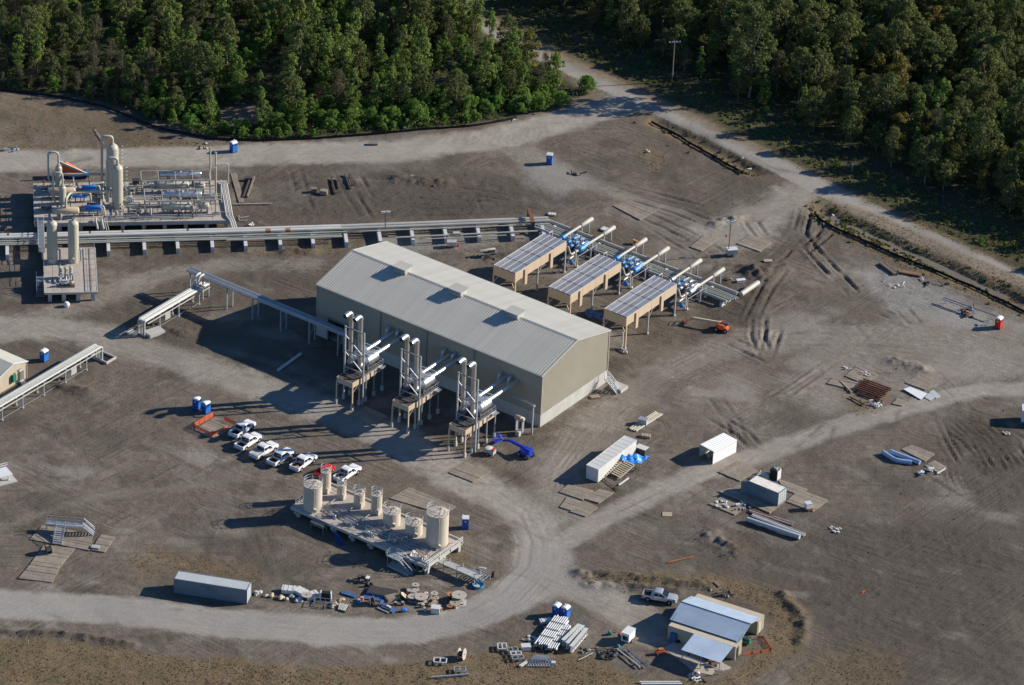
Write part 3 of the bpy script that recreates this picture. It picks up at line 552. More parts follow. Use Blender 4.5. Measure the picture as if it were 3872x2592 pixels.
def tree_proto(kind, seed):
    rng = np.random.default_rng(seed); cl = []
    if kind == 'slim':
        h = rng.uniform(9, 11.5); w = rng.uniform(1.2, 1.7); lim = []
        for k in range(74):
            f = rng.uniform(.08, 1); z = h * f; r = w * (1.15 - .9 * abs(f - .45) ** 1.2 * 1.5) * rng.uniform(.35, 1.0); a = rng.uniform(0, 6.28); cl.append((r * math.cos(a), r * math.sin(a), z, rng.uniform(.34, .72) * (1.1 - .45 * f)))
        me = crown('crown', cl, 58, .165, 'leaf_green', rng, 1); top = h * .9; tr = .13
    elif kind == 'broad':
        h = rng.uniform(9.5, 12.5); w = rng.uniform(2.6, 3.6)
        for k in range(95):
            a = rng.uniform(0, 6.28); f = rng.uniform(-.95, 1); r = w * math.sqrt(max(.08, 1 - f * f)) * rng.uniform(.4, 1.0); cl.append((r * math.cos(a), r * math.sin(a), h * .58 + f * h * .40, rng.uniform(.4, .9)))
        me = crown('crown', cl, 72, .19, 'leaf_olive', rng, 1); top = h * .8; tr = .2
    elif kind == 'gold':
        h = rng.uniform(8, 10); w = 2.0
        for k in range(30):
            a = rng.uniform(0, 6.28); f = rng.uniform(-.8, 1); r = w * math.sqrt(max(.05, 1 - f * f)) * rng.uniform(.3, 1.0); cl.append((r * math.cos(a), r * math.sin(a), h * .62 + f * h * .36, rng.uniform(.55, .95)))
        me = crown('crown', cl, 95, .2, 'leaf_gold', rng, 1); top = h * .8; tr = .15
    elif kind == 'bare':
        h = rng.uniform(7, 9.5); w = rng.uniform(1.8, 2.6)
        for k in range(34):
            a = rng.uniform(0, 6.28); f = rng.uniform(-.8, 1); r = w * math.sqrt(max(.05, 1 - f * f)) * rng.uniform(.2, 1.0); cl.append((r * math.cos(a), r * math.sin(a), h * .58 + f * h * .38, rng.uniform(.5, 1.0)))
        me = crown('crown', cl, 70, .16, 'leaf_brown', rng, 1, .35); top = h * .85; tr = .14
    else:                                             # vine-smothered shrub
        h = rng.uniform(2.4, 4.2); w = rng.uniform(1.6, 2.5)
        for k in range(46):
            a = rng.uniform(0, 6.28); f = rng.uniform(0, 1); r = w * math.sqrt(1 - f * f * .9) * rng.uniform(.2, 1.0); cl.append((r * math.cos(a), r * math.sin(a), .35 + f * h * .85, rng.uniform(.3, .62)))
        me = crown('crown', cl, 62, .15, 'leaf_vine', rng, 1); top = h * .6; tr = .09
    mb = MB(); bendx, bendy = rng.uniform(-.3, .3, 2); mb.tube([(0, 0, -.3), (bendx * .5, bendy * .5, top * .4), (bendx, bendy, top)], tr, 6, True, tr * .3)
    for (cx, cy, cz, cr) in cl[:: 5 if kind != 'bare' else 2]:
        f = max(.2, min(.92, (cz - .25 * h) / top)); b0 = Vector((bendx * f, bendy * f, top * f)); mb.tube([b0, (b0 + Vector((cx, cy, cz))) / 2 + Vector((0, 0, .2)), (cx, cy, cz)], tr * .42, 4, False, tr * .12)
    return me, mb, h
TREELAB = {
 'slim': ('slender_tree', 'tree'), 'broad': ('broad_tree', 'tree'), 'gold': ('golden_tree', 'tree'), 'bare': ('thin_tree', 'tree'), 'vine': ('vine_shrub', 'shrub')}
PROTO = {}
for kind, n in (('slim', 4), ('broad', 5), ('gold', 2), ('bare', 3), ('vine', 4)):
    for k in range(n):
        me, mb, h = tree_proto(kind, 100 + 17 * k + len(kind) * 7); root = thing(TREELAB[kind][0], 'x', TREELAB[kind][1]); c = bpy.data.objects.new('crown', me); COL.objects.link(c); c.parent = root
        mb.build('trunk', 'bark' if kind in ('broad', 'bare') else 'bark_dark', root); PROTO[kind, k] = [root, h, False]
CNT = {k: n for k, n in (('slim', 4), ('broad', 5), ('gold', 2), ('bare', 3), ('vine', 4))}
def plant(kind, x, y, s, label, group):
    k = random.randrange(CNT[kind]); P_ = PROTO[kind, k]; z = hz(x, y); sc = (s * random.uniform(.9, 1.1), s * random.uniform(.9, 1.1), s * random.uniform(.85, 1.15)); rz = random.random() * 6.28
    if not P_[2]:
        P_[2] = True; r = P_[0]; r.location = (x, y, z); r.rotation_euler.z = rz; r.scale = sc; tag(r, label, None, group); return r
    return dup(P_[0], (x, y, z), rz, label, group, sc)
GL, GR = gp(FL), gp(FR); R1P = gp(R1)
CLR = [gp([(800, 415), (930, 390), (1085, 405), (1065, 460), (900, 490), (805, 478)]), gp([(1450, 322), (1560, 305), (1740, 322), (1690, 352), (1500, 352)])]
def r1d(x, y): return float(pdist(R1P, np.array([x]), np.array([y]), 40)[0])
sf1 = gp([(-250, 330), (0, 345), (250, 375), (400, 410), (600, 490), (800, 530), (1000, 537), (1300, 520), (1600, 495), (1800, 480), (1950, 450)])
def sfd(x, y): return float(pdist(sf1, np.array([x]), np.array([y]), 40)[0])
pts = []
def scatter(P, n, md, test, tries=9000, x0=-112, x1=112, y1=190):
    out = []
    a, b = P.min(0), P.max(0)
    for _ in range(tries):
        if len(out) >= n: break
        x, y = random.uniform(max(a[0], x0), min(b[0], x1)), random.uniform(a[1], min(b[1], y1))
        if not inside(P, np.array([x]), np.array([y]))[0] or not test(x, y): continue
        m = md(x, y) if callable(md) else md
        if any((x - q[0]) ** 2 + (y - q[1]) ** 2 < m * m for q in pts): continue
        pts.append((x, y)); out.append((x, y))
    return out
def okL(x, y): return r1d(x, y) > 4.5 and sfd(x, y) > 4.2 and not any(inside(c, np.array([x]), np.array([y]))[0] for c in CLR)
def okR(x, y): return r1d(x, y) > 14.5
for x, y in scatter(GL, 300, 2.7, okL, 18000):
    edge = sfd(x, y); r = random.random(); left = x < -62
    if left: kind = 'bare' if r < .38 else ('broad' if r < .66 else 'slim')
    else: kind = 'slim' if r < .66 else ('bare' if r < .80 else ('broad' if r < .94 else 'gold'))
    s = random.uniform(.55, 1.1) if left else random.uniform(.6, 1.2)
    if edge < 9: s *= .72
    zone = ('at the front' if edge < 10 else ('in the middle' if edge < 32 else 'at the back')) + ' of the wood ' + ('above the process deck' if x < -72 else 'above the upper toilet' if x < -46 else 'above the pipeline' if x < -18 else 'beside the road junction'); sz = 'tall ' if s > .98 else ('small ' if s < .62 else '')
    lab = sz + {'slim': 'slender green tree ', 'broad': 'bushy olive tree ', 'gold': 'yellowing tree ', 'bare': 'thin grey-brown tree '}[kind] + zone
    plant(kind, x, y, s, lab, lab.replace(' tree', ' trees', 1))
for x, y in scatter(GR, 300, 3.2, okR, 18000, x1=116):
    d = r1d(x, y); r = random.random(); kind = 'broad' if r < .68 else ('gold' if r < .76 else ('bare' if r < .88 else 'slim')); s = random.uniform(.75, 1.25) * (.72 if d < 22 else 1)
    zone = ('at the roadside edge' if d < 20 else 'in the second row' if d < 27 else 'in the middle' if d < 45 else 'at the back') + ' of the wood ' + ('around the utility pole' if x < 30 else 'above the short silt fence' if x < 55 else 'above the muddy ditch' if x < 80 else 'at the right edge'); sz = 'tall ' if s > 1.1 else ('small ' if s < .75 else '')
    lab = sz + {'slim': 'slender green tree ', 'broad': 'rounded olive tree ', 'gold': 'yellowing tree ', 'bare': 'thin grey-brown tree '}[kind] + zone
    plant(kind, x, y, s, lab, lab.replace(' tree', ' trees', 1))
g = G(2832, 372); plant('broad', g.x, g.y, 1.55, 'tallest pale-trunked tree standing above the dark roadside wood', 'tall pale tree')
g = G(3595, 700); plant('gold', g.x, g.y, .95, 'small yellow green tree leaning at the wood edge, upper right', 'leaning yellow tree')
pts = []
for x, y in scatter(GL, 120, 1.7, lambda x, y: r1d(x, y) > 3.2 and 1.0 < sfd(x, y) < 13 and not any(inside(c, np.array([x]), np.array([y]))[0] for c in CLR) and x > -75):
    lab = 'bright green vine-covered shrub ' + ('hugging' if sfd(x, y) < 3 else 'just behind' if sfd(x, y) < 7 else 'further behind') + ' the silt fence ' + ('left of the upper toilet' if x < -56 else 'above the pipeline' if x < -30 else 'above the upper road middle' if x < -10 else 'near the road junction'); plant('vine', x, y, random.uniform(.55, 1.05) * (.6 if sfd(x, y) < 2.5 else 1), lab, lab.replace('shrub', 'shrubs', 1))
for x, y in scatter(GL, 110, 2.4, lambda x, y: r1d(x, y) > 3.2 and sfd(x, y) > 13 or x < -75 and sfd(x, y) > 2):
    lab = 'low leafy shrub between the trees above the ' + ('process deck' if x < -72 else 'upper toilet' if x < -46 else 'pipeline' if x < -18 else 'road junction'); plant('vine', x, y, random.uniform(.6, 1.1), lab, lab.replace('shrub', 'shrubs', 1))
for x, y in scatter(GL, 90, 1.9, lambda x, y: 1.6 < sfd(x, y) < 15 and x < -66):
    plant('bare', x, y, random.uniform(.3, .55), 'low brown-green brush behind the silt fence at far left', 'brush behind the silt fence at far left')
for x, y in scatter(np.vstack([R1P[1:], R1P[1:][::-1] + np.array([9, 13])]), 34, 2.2, lambda x, y: r1d(x, y) > 5.5 and (y - np.interp(x, R1P[:, 0], R1P[:, 1])) > 0):
    plant('vine', x, y, random.uniform(.2, .42), 'low green shrub on the verge right of the gravel road', 'shrubs on the road verge')
for (kind, k), (r, h, used) in list(PROTO.items()):
    if not used:
        for c in list(r.children): bpy.data.objects.remove(c)
        bpy.data.objects.remove(r)
# undergrowth: one leafy mass on the woodland floor
rng = np.random.default_rng(5); cl = []
for P, n, ok in ((GL, 2300, lambda x, y: r1d(x, y) > 3.5 and sfd(x, y) > 1.0 and not any(inside(c, np.array([x]), np.array([y]))[0] for c in CLR)), (GR, 2000, lambda x, y: r1d(x, y) > 6)):
    a, b = P.min(0), P.max(0); k = 0
    while k < n:
        x, y = random.uniform(max(a[0], -112), min(b[0], 112)), random.uniform(a[1], min(b[1], 186))
        if inside(P, np.array([x]), np.array([y]))[0] and ok(x, y): s = random.uniform(.4, 1.35); cl.append((x, y, hz(x, y) + s * .5, s)); k += 1
        else: k += .05
k = 0
while k < 1300:                                        # weeds on the shaded verge right of the road
    i = random.randrange(1, len(R1P) - 1); f = random.random(); p = R1P[i] * (1 - f) + R1P[i + 1] * f; x, y = p[0] + random.uniform(1, 9), p[1] + random.uniform(2, 14); dd = r1d(x, y)
    if 4.6 < dd < 16: s = random.uniform(.12, .32) + .02 * dd; cl.append((x, y, hz(x, y) + s * .3, s)); k += 1
    else: k += .05
for P_, n in ((gp([(3120, 800), (3250, 860), (3450, 950), (3650, 1045), (3900, 1155)]), 560), (gp([(2490, 462), (2620, 525), (2750, 590), (2860, 648)]), 120)):
    for _ in range(n): i = random.randrange(len(P_) - 1); f = random.random(); p = P_[i] * (1 - f) + P_[i + 1] * f; x, y = p[0] + random.gauss(0, 2.2), p[1] + random.gauss(0, 2.2); s = random.uniform(.12, .38); z = hz(x, y); cl.append((x, y, z + s * .3, s)) if z > -.7 and r1d(x, y) > 3.4 else None
me = crown('undergrowth', cl, 34, .2, 'leaf_olive', rng, 1); o = bpy.data.objects.new('undergrowth', me); COL.objects.link(o); tag(o, 'tangled low undergrowth covering the floor of the woods', 'undergrowth', kind='stuff')
# silt fences: black fabric on stakes
def silt_fence(P, label, h=.6):
    t = thing('silt_fence', label, 'fence', (*P[0], 0)); o = np.array(P[0]); mb = MB(); Q = wiggle(np.array(P), .12); 
    for a, b in zip(Q[::2], Q[2::2]):
        za, zb = hz(*a), hz(*b); a_ = Vector((*(a - o), za)); b_ = Vector((*(b - o), zb)); mb.quad(a_, b_, b_ + Vector((.05, -.06, h * random.uniform(.85, 1.02))), a_ + Vector((.05, -.06, h)))
    mb.build('fabric', 'fabric_black', t, False); k = 0; mbp = None
    for a in Q[::2]:
        mbp = MB().box((*(a - o), hz(*a) + h * .55), (.05, .05, h * 1.2)); mbp.build('stake', 'wood_dark', t, False)
silt_fence(sf1, 'long black silt fence along the edge of the upper left wood')
silt_fence(gp([(2462, 460), (2520, 490), (2600, 540), (2675, 582), (2760, 630), (2830, 668)]), 'short black silt fence beside the upper roadside ditch')
silt_fence(gp([(3075, 807), (3110, 845), (3180, 877), (3290, 925), (3398, 975), (3540, 1030), (3692, 1094), (3800, 1145), (3900, 1195)]), 'long black silt fence beside the muddy ditch at right')
# ================================================================ COMPRESSOR HALL
BL, BW, HE, HP = 49.46, 20.14, 10.52, 13.05
hall = thing('compressor_hall', 'large beige metal compressor hall with ribbed gable roof in the centre', 'building', BF(0, 0), YAW)
# concrete base wall, with the doorway gap in the front run (local x = -u)
D0, D1, DH = -46.9, -41.2, 4.5
for nm, a in (('front', [(-BL, D0), (D1, 0)]),):
    for x0, x1 in a: MB().b2(x0 - (.06 if x0 == -BL else 0), x1 + (.06 if x1 == 0 else 0), -.06, .22, -.3, 2.45).build('concrete_base', 'concrete', hall, False)
MB().b2(-.22, .06, .22, BW - .22, -.3, 2.45).build('concrete_base', 'concrete', hall, False); MB().b2(-BL - .06, -BL + .22, .22, BW - .22, -.3, 2.45).build('concrete_base', 'concrete', hall, False)
MB().b2(-BL - .06, .06, BW - .22, BW + .06, -.3, 2.45).build('concrete_base', 'concrete', hall, False)
mb = MB(); mb.corr((D1, 0, 2.45), (-D1, 0, 0), (0, 0, HE - 2.45), (0, -1, 0), .32, .03); mb.corr((-BL, 0, 2.45), (D0 + BL, 0, 0), (0, 0, HE - 2.45), (0, -1, 0), .32, .03); mb.corr((D0, 0, DH), (D1 - D0, 0, 0), (0, 0, HE - DH), (0, -1, 0), .32, .03); mb.build('wall', 'beige_wall', hall, False)
MB().corr((0, BW, 2.45), (-BL, 0, 0), (0, 0, HE - 2.45), (0, 1, 0), .32, .03).build('wall', 'beige_wall', hall, False)
def gable(x, nx):                                       # ribbed gable wall
    k = 62; vs = []; mb = MB(); pr = []
    for i in range(k):
        for a, h in ((0, 0), (.3, 0), (.38, 1), (.86, 1), (.95, 0)): pr.append((BW * (i + a) / k, h))
    pr.append((BW, 0))
    for y, h in pr: vs += [(x + nx * h * .03, y, 2.45), (x + nx * h * .03, y, HE + (HP - HE) * (1 - abs(y - BW / 2) / (BW / 2)) - .02)]
    mb.add(vs, [(2 * i, 2 * i + 2, 2 * i + 3, 2 * i + 1) for i in range(len(pr) - 1)]); return mb
gable(0, 1).build('wall', 'beige_wall', hall, False); gable(-BL, -1).build('wall', 'beige_wall', hall, False)
ov = .22; sl_ = (HP - HE) / (BW / 2)
for y0, s in ((-ov, 1), (BW + ov, -1)):                 # each roof slope: an underlay and its ribbed panels, side by side
    rf = MB().quad((-BL - .12, y0, HE - ov * sl_ + .0), (.12, y0, HE - ov * sl_), (.12, BW / 2, HP - .02), (-BL - .12, BW / 2, HP - .02)).build('roof', 'roof_metal', hall, False); pw = (BL + .3) / 48; rd_ = BW / 2 + ov - .05
    pm = MB().corr((0, y0, HE - ov * sl_ + .04), (pw, 0, 0), (0, s * rd_, rd_ * sl_), (0, -s * sl_, 1), pw / 2.5, .05 if s > 0 else .018)
    p0 = pm.build('roof_panel', 'roof_metal', rf, False, (-BL - .15, 0, 0))
    for k in range(1, 48): c = p0.copy(); COL.objects.link(c); c.location.x = -BL - .15 + k * pw
mb = MB(); mb.add([(-BL - .16, BW / 2 - .35, HP + .045 - .35 * sl_ + .06), (.16, BW / 2 - .35, HP + .045 - .35 * sl_ + .06), (.16, BW / 2, HP + .15), (-BL - .16, BW / 2, HP + .15), (-BL - .16, BW / 2 + .35, HP + .105 - .35 * sl_), (.16, BW / 2 + .35, HP + .105 - .35 * sl_)], [(0, 1, 2, 3), (3, 2, 5, 4)]); mb.build('ridge_cap', 'roof_metal', hall, False)
for y in (-ov - .1, BW + ov + .1): MB().b2(-BL - .15, .15, y - .09, y + .09, HE - .22, HE - .02).build('gutter', 'roof_metal', hall, False)
for x in (-BL - .13, .13):
    for y0, y1 in ((-ov, BW / 2), (BW + ov, BW / 2)): MB().beam((x, y0, HE - ov * sl_ - .02), (x, y1, HP - .02), .08, .26).build('rake_trim', 'roof_metal', hall, False)
for x, y in ((.0, -.0), (0, BW), (-BL, 0), (-BL, BW)): MB().b2(x - .12, x + .12, y - .12, y + .12, 2.46, HE - .05).build('corner_trim', 'beige_wall', hall, False)
for u in (35.2, 24.9, 14.6): MB().b2(-u - .07, -u + .07, -.2, -.05, .2, HE - .25).build('downspout', 'galv_dark', hall, False)
for u in (38.2, 25.8, 13.4):
    v = MB().b2(-u - 1.25, -u + 1.25, BW / 2 - .9, BW / 2 + .9, HP - .2, HP + .75).build('roof_vent', 'roof_metal', hall, False)
    MB().prism([(-1.5, 0), (1.5, 0), (1.5, .12), (-1.5, .12)], -1.25, 1.25).build('vent_hood', 'roof_metal', v, False).location = (-u, BW / 2, HP + .85)
    MB().b2(-u - 1.3, -u + 1.3, BW / 2 - 1.15, BW / 2 - .95, HP + .25, HP + .92).build('vent_louvre', 'galv_dark', v, False)
MB().b2(-BL + .3, -.3, .3, BW - .3, -.02, .03).build('floor_slab', 'concrete_deck', hall, False)
mb = MB()
for a, b in (((D0, -.1, 0), (D0, -.1, DH)), ((D1, -.1, 0), (D1, -.1, DH)), ((D0, -.1, DH), (D1, -.1, DH))): mb.beam(a, b, .22)
mb.build('door_frame', 'galv_dark', hall, False)
MB().box((D1 - 1.0, .05, 2.2), (.08, .08, 4.2)).build('door_post', 'beige_wall', hall, False)
# steel stair at the rear right corner
st = thing('steel_stair', 'grey steel stair leaning at the rear right corner of the hall', 'stair', BF(-1.6, BW - 2.5), YAW)
for y in (0, 1.1): MB().beam((2.4, y, .05), (-.4, y, 2.2), .07, .26).build('stringer', 'galv', st, False); MB().rail([(2.4, y, .1), (-.4, y, 2.25)], 1.0, 1.6, .03).build('handrail', 'galv', st, False)
for k in range(9): MB().box((2.25 - k * .31, .55, .15 + k * .24), (.28, 1.04, .04)).build('tread', 'galv', st, False)
single(MB().box((0, 0, .3), (2.6, 2.2, .6)), 'concrete_block', 'concrete', 'pale concrete landing block under the stair at the hall corner', 'concrete block', BF(-3.0, BW - .6), YAW)
# ================================================================ EXHAUST UNITS on the near side (three alike)
def exhaust_unit():
    t = thing('exhaust_unit', 'x', 'exhaust unit', (0, 0, 0), YAW, 'exhaust units along the hall front')
    x0, x1, y0, y1, zt = -1.72, 1.72, -16.5, -7.7, 5.35                 # local x = -(u - uc)
    MB().b2(x0 + .05, x1 - .05, y0 + .05, y1, zt - .06, zt).build('deck', 'grating', t, False)
    MB().b2(x0, x1, y0, y0 + .08, zt - 1.0, zt + .05).build('plenum_panel', 'tan_paint', t, False)
    for x in (x0, x1):
        s = 1 if x > 0 else -1
        for a, b, dz in ((y0 + .08, -14.4, 1.0), (-14.3, -11.6, 1.25), (-11.2, y1, 1.1)): MB().b2(x - .04, x + .04, a, b, zt - dz, zt + .05).build('plenum_panel', 'tan_paint', t, False)
        for y in (y0 + .1, -14.35, -12.6, -10.2, -7.8): MB().b2(x - .11, x + .11, y - .11, y + .11, -.3, zt - .9 if y < -16 else zt - .1).build('leg', 'tan_paint' if y < -14 else 'galv_dark', t, False); MB().b2(x - .22, x + .22, y - .22, y + .22, -.3, .9).build('footing', 'concrete', t, False)
        MB().beam((x, y0 + .2, zt - 2.1), (x, y0 + 1.5, zt - 1.0), .09).build('knee_brace', 'tan_paint', t, False)
        MB().b2(x - .06 + s * .12, x + .06 + s * .12, -14, y1, zt + .02, zt + .2).build('deck_beam', 'galv', t, False)
    for y in (-14.9, -13.2): MB().beam((x0 + .2, y, zt + .35), (x1 - .2, y, zt + .35), .12).build('cross_beam', 'galv_dark', t, False)
    # tall frame with two posts
    xp = (-2.0, 2.13); yp = -13.95; H = 14.5
    for x in xp: MB().b2(x - .13, x + .13, yp - .13, yp + .13, -.3, H).build('post', 'galv', t, False)
    for z in (6.3, 9.6, 14.3): MB().beam((xp[0], yp, z), (xp[1], yp, z), .18).build('frame_beam', 'galv_dark', t, False)
    for a, b in (((xp[0], yp - .05, 12.7), (xp[1], yp - .05, 9.7)), ((xp[0], yp - .05, 9.4), (xp[1], yp - .05, 6.4))): MB().beam(a, b, .13).build('diagonal_brace', 'galv', t, False)
    for x in xp: MB().beam((x, yp, 6.0), (x, -11.9, 5.6), .12).build('stay', 'galv_dark', t, False)
    MB().beam((xp[1], yp, 12.6), (xp[1], -8.2, 8.6), .09).build('stay', 'galv', t, False)
    MB().box((.35, -13.0, 11.4), (.6, .12, .3)).build('cleat', 'rust_orange', t, False)
    for x in (-1.65, .45):                              # stacks with goosenecks facing away from the hall
        y = -12.85; MB().cyl((x, y, 6.6), (x, y, 16.1), .41, 16).build('exhaust_stack', 'stack_grey', t)
        MB().tube([(x, y, 16.05)] + arc((x, y - .7, 16.1), .7, 0, math.pi * .52, (0, 1, 0), (0, 0, 1), 8)[1:] + [(x, y - 1.75, 16.68)], .46, 16, False).build('gooseneck', 'silver', t)
        MB().vessel((x, -13.2, 6.75), (x, -11.6, 6.75), .62, 18).build('elbow_drum', 'silver', t)
        MB().vessel((x + .15, -12.0, 7.1), (x + .15, -8.3, 7.25), 1.02, 20).build('silencer', 'silver', t)
        mb = MB()
        for k in range(5): mb.cyl((x + .15, -11.5 + k * .65, 7.12), (x + .15, -11.4 + k * .65, 7.12), 1.07, 20)
        mb.build('silencer_band', 'galv', t)
        MB().cyl((x + .15, -8.6, 7.3), (x + .15, .0, 7.35), .40, 14).build('duct', 'silver', t); MB().cyl((x + .15, -.12, 7.35), (x + .15, -.04, 7.35), .55, 14).build('wall_collar', 'galv_dark', t)
        MB().tube(bend([(x - .9, -.05, 8.0), (x - .9, -1.0, 8.0), (x - .9, -1.2, 6.7)], .6), .3, 12).build('intake_elbow', 'galv', t)
        MB().b2(x - .25, x + .55, -11.2, -10.9, 5.4, 6.4).build('saddle', 'galv_dark', t, False)
    MB().b2(-1.3, 1.1, -11.2, -9.6, 7.6, 8.35).build('enclosure', 'galv', t, False)
    for p, q in (((-1.75, -12.2, zt), (-1.75, -7.9, zt)), ((1.85, -12.2, zt), (1.85, -7.9, zt)), ((-1.75, -7.9, zt), (1.85, -7.9, zt))): MB().rail([p, q], 1.05, 1.1, .03).build('handrail', 'galv_dark', t, False)
    mb = MB()
    for y in (-10.8, -9.9): mb.rail([(-1.5, y, 8.35), (.9, y, 8.35)], .75, 1.2, .025)
    mb.build('cage_rail', 'galv', t, False)
    MB().b2(x1 + .1, x1 + .9, -9.2, -7.8, zt - .1, zt).build('side_landing', 'galv_dark', t, False)
    return t
eu = exhaust_unit(); eu.location = BF(5.85, 0); eu['label'] = 'silver twin-stack exhaust unit on legs, nearest the right gable of the hall'
dup(eu, BF(18.1, 0), YAW, 'silver twin-stack exhaust unit on legs, middle one along the hall front'); dup(eu, BF(30.35, 0), YAW, 'silver twin-stack exhaust unit on legs, farthest left beside the hall door')
# small pipe run from the right unit to a post at the gable corner
t = thing('pipe_support', 'thin grey pipe run on one tall post in front of the hall corner', 'pipe support', BF(-.28, -2.77), YAW)
MB().b2(-.12, .12, -.12, .12, -.3, 5.6).build('post', 'galv', t, False); MB().box((0, 0, 5.7), (.7, .5, .25)).build('head', 'galv', t, False)
for k in range(3): MB().cyl((-4.6, .25 + k * .22 - .3, 5.9), (.15, k * .22 - .25, 5.9), .055, 6).build('pipe', 'galv', t)
t = thing('filter_skid', 'small tan tank on a steel stand in the shade behind the right exhaust unit', 'tank', BF(1.6, -3.4), YAW)
MB().vessel((-1.4, 0, 2.6), (.6, 0, 2.6), .45).build('drum', 'tan_paint', t)
for x in (-1.0, .3): MB().b2(x - .1, x + .1, -.3, .3, -.2, 2.2).build('leg', 'galv', t, False)
MB().b2(-.1, .7, -1.6, -.8, -.1, .9).build('pedestal', 'concrete', t, False); MB().tube(bend([(.3, -1.2, .9), (.3, -1.2, 3.2), (.3, -.2, 3.2)], .4), .09, 8).build('riser', 'galv', t)
# ================================================================ AIR COOLERS behind the hall (three alike)
def cooler():
    t = thing('air_cooler', 'x', 'cooler', (0, 0, 0), YAW, 'air coolers behind the hall')
    w, L, zt, zb = 2.42, 16.0, 6.55, 4.75
    for x in (-w, w):
        for k in range(4): MB().b2(x - .04, x + .04, k * 4 + .03, k * 4 + 3.97, zb, zt).build('side_panel', 'tan_paint', t, False)
        for y in (2.75, 10.75): MB().b2(x - .22 + (.1 if x > 0 else -.1), x + .22 + (.1 if x > 0 else -.1), y, y + .75, zb - 1.6, zt - .25).build('air_chute', 'tan_paint', t, False)
        for y in (.15, 7.2, 15.85): MB().b2(x - .13, x + .13, y - .13, y + .13, -.3, zb).build('leg', 'galv' if y > 1 else 'tan_paint', t, False); MB().b2(x - .2, x + .2, y - .2, y + .2, -.3, .35).build('footing', 'concrete', t, False)
        MB().beam((x, .2, zb - 1.9), (x - (.9 if x > 0 else -.9), .2, zb - .3), .1).build('knee_brace', 'tan_paint', t, False); MB().beam((x, 7.2, zb - 1.6), (x, 8.6, zb), .1).build('knee_brace', 'tan_paint', t, False)
    for y in (0, L): MB().b2(-w, w, y - .04, y + .04, zb - .1, zt - .1).build('end_panel', 'tan_paint', t, False)
    MB().b2(-w + .05, w - .05, .05, L - .05, zb + .25, zb + .4).build('coil_bank', 'steel_dark', t, False)
    for k in range(2): MB().lathe([(1.75, 0), (1.75, .35), (1.65, .35), (1.65, .02)], (0, 4 + k * 8, zb - .35), 24).build('fan_ring', 'tan_paint', t)
    e = [-2.4, -1.28, -1.18, -.10, .10, 1.18, 1.28, 2.4]
    for k in range(4):
        for i in (0, 2, 4, 6):
            z0 = zt + .02; a = .05 * (1 if (i // 2 + k) % 2 else -1); mb = MB(); x0, x1 = e[i] + .02, e[i + 1] - .02; n = 8
            for j in range(n): xa = x0 + (x1 - x0) * j / n; xb = x0 + (x1 - x0) * (j + 1) / n - .01; mb.add([(xa, k * 4 + .1, z0), (xb, k * 4 + .1, z0 + .035), (xb, k * 4 + 3.9, z0 + .035), (xa, k * 4 + 3.9, z0)], [(0, 1, 2, 3)])
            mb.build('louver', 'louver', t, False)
    for i in (1, 3, 5): MB().b2(e[i], e[i + 1], .05, L - .05, zt - .05, zt + .06).build('louver_rail', 'louver_pale' if i != 3 else 'tan_paint', t, False)
    for k in (1, 2, 3): MB().b2(-w, w, k * 4 - .05, k * 4 + .05, zt - .05, zt + .045).build('divider', 'steel_dark', t, False)
    for x in (-w, w): MB().b2(x - .06, x + .06, 0, L, zt - .02, zt + .09).build('top_rail', 'louver_pale', t, False)
    MB().b2(-w, w, -.08, 0, zt, zt + .08).build('edge_rail', 'black', t, False)
    MB().tube(bend([(-1.6, L + .1, zt - .8), (-1.6, L + .1, zt + .25), (-1.6, L + 1.2, zt + .25), (-1.6, L + 1.2, zt - 1.5)], .2), .07, 6).build('vent_hoop', 'pipe_white', t)
    MB().b2(-w + .2, w - .2, L + .05, L + .5, zb + .2, zb + .9).build('header_box', 'galv', t, False)
    return t
ck = cooler(); ck.location = BF(6.52, 31.6); ck['label'] = 'tan air cooler with blue-grey louvred top, nearest the hall gable'
dup(ck, BF(18.85, 31.6), YAW, 'tan air cooler with blue-grey louvred top, middle of the three'); dup(ck, BF(31.15, 31.6), YAW, 'tan air cooler with blue-grey louvred top, farthest left by the pipe corner')
# blue pump heap under the near cooler, pipe elbow by its leg
t = thing('tarped_pump', 'pump wrapped in dark blue tarp in the shade between two coolers', 'pump', Q3(885, 885), YAW)
mb = MB()
for k in range(5): mb.lathe([(.05, 0), (.9 - .1 * k, .2), (.8 - .12 * k, .9), (.3, 1.15)], (-1.6 + .8 * k, random.uniform(-.2, .2), -.05), 8)
mb.build('tarp', 'plank_blue', t); MB().b2(-2.2, 2.2, -.7, .7, -.1, .25).build('skid', 'steel_dark', t, False)
t = thing('drain_pipe', 'white pipe elbow lying at the foot of the nearest cooler leg', 'pipe', Q3(1085, 1130), YAW)
MB().tube(bend([(-.8, .9, 3.2), (-.8, .9, .35), (-.5, .1, .35), (.9, -.2, .35), (1.0, -.2, .1)], .35), .16, 8).build('pipe', 'pipe_white', t); MB().b2(-.2, .2, -.4, .2, -.1, .2).build('support', 'concrete', t, False)
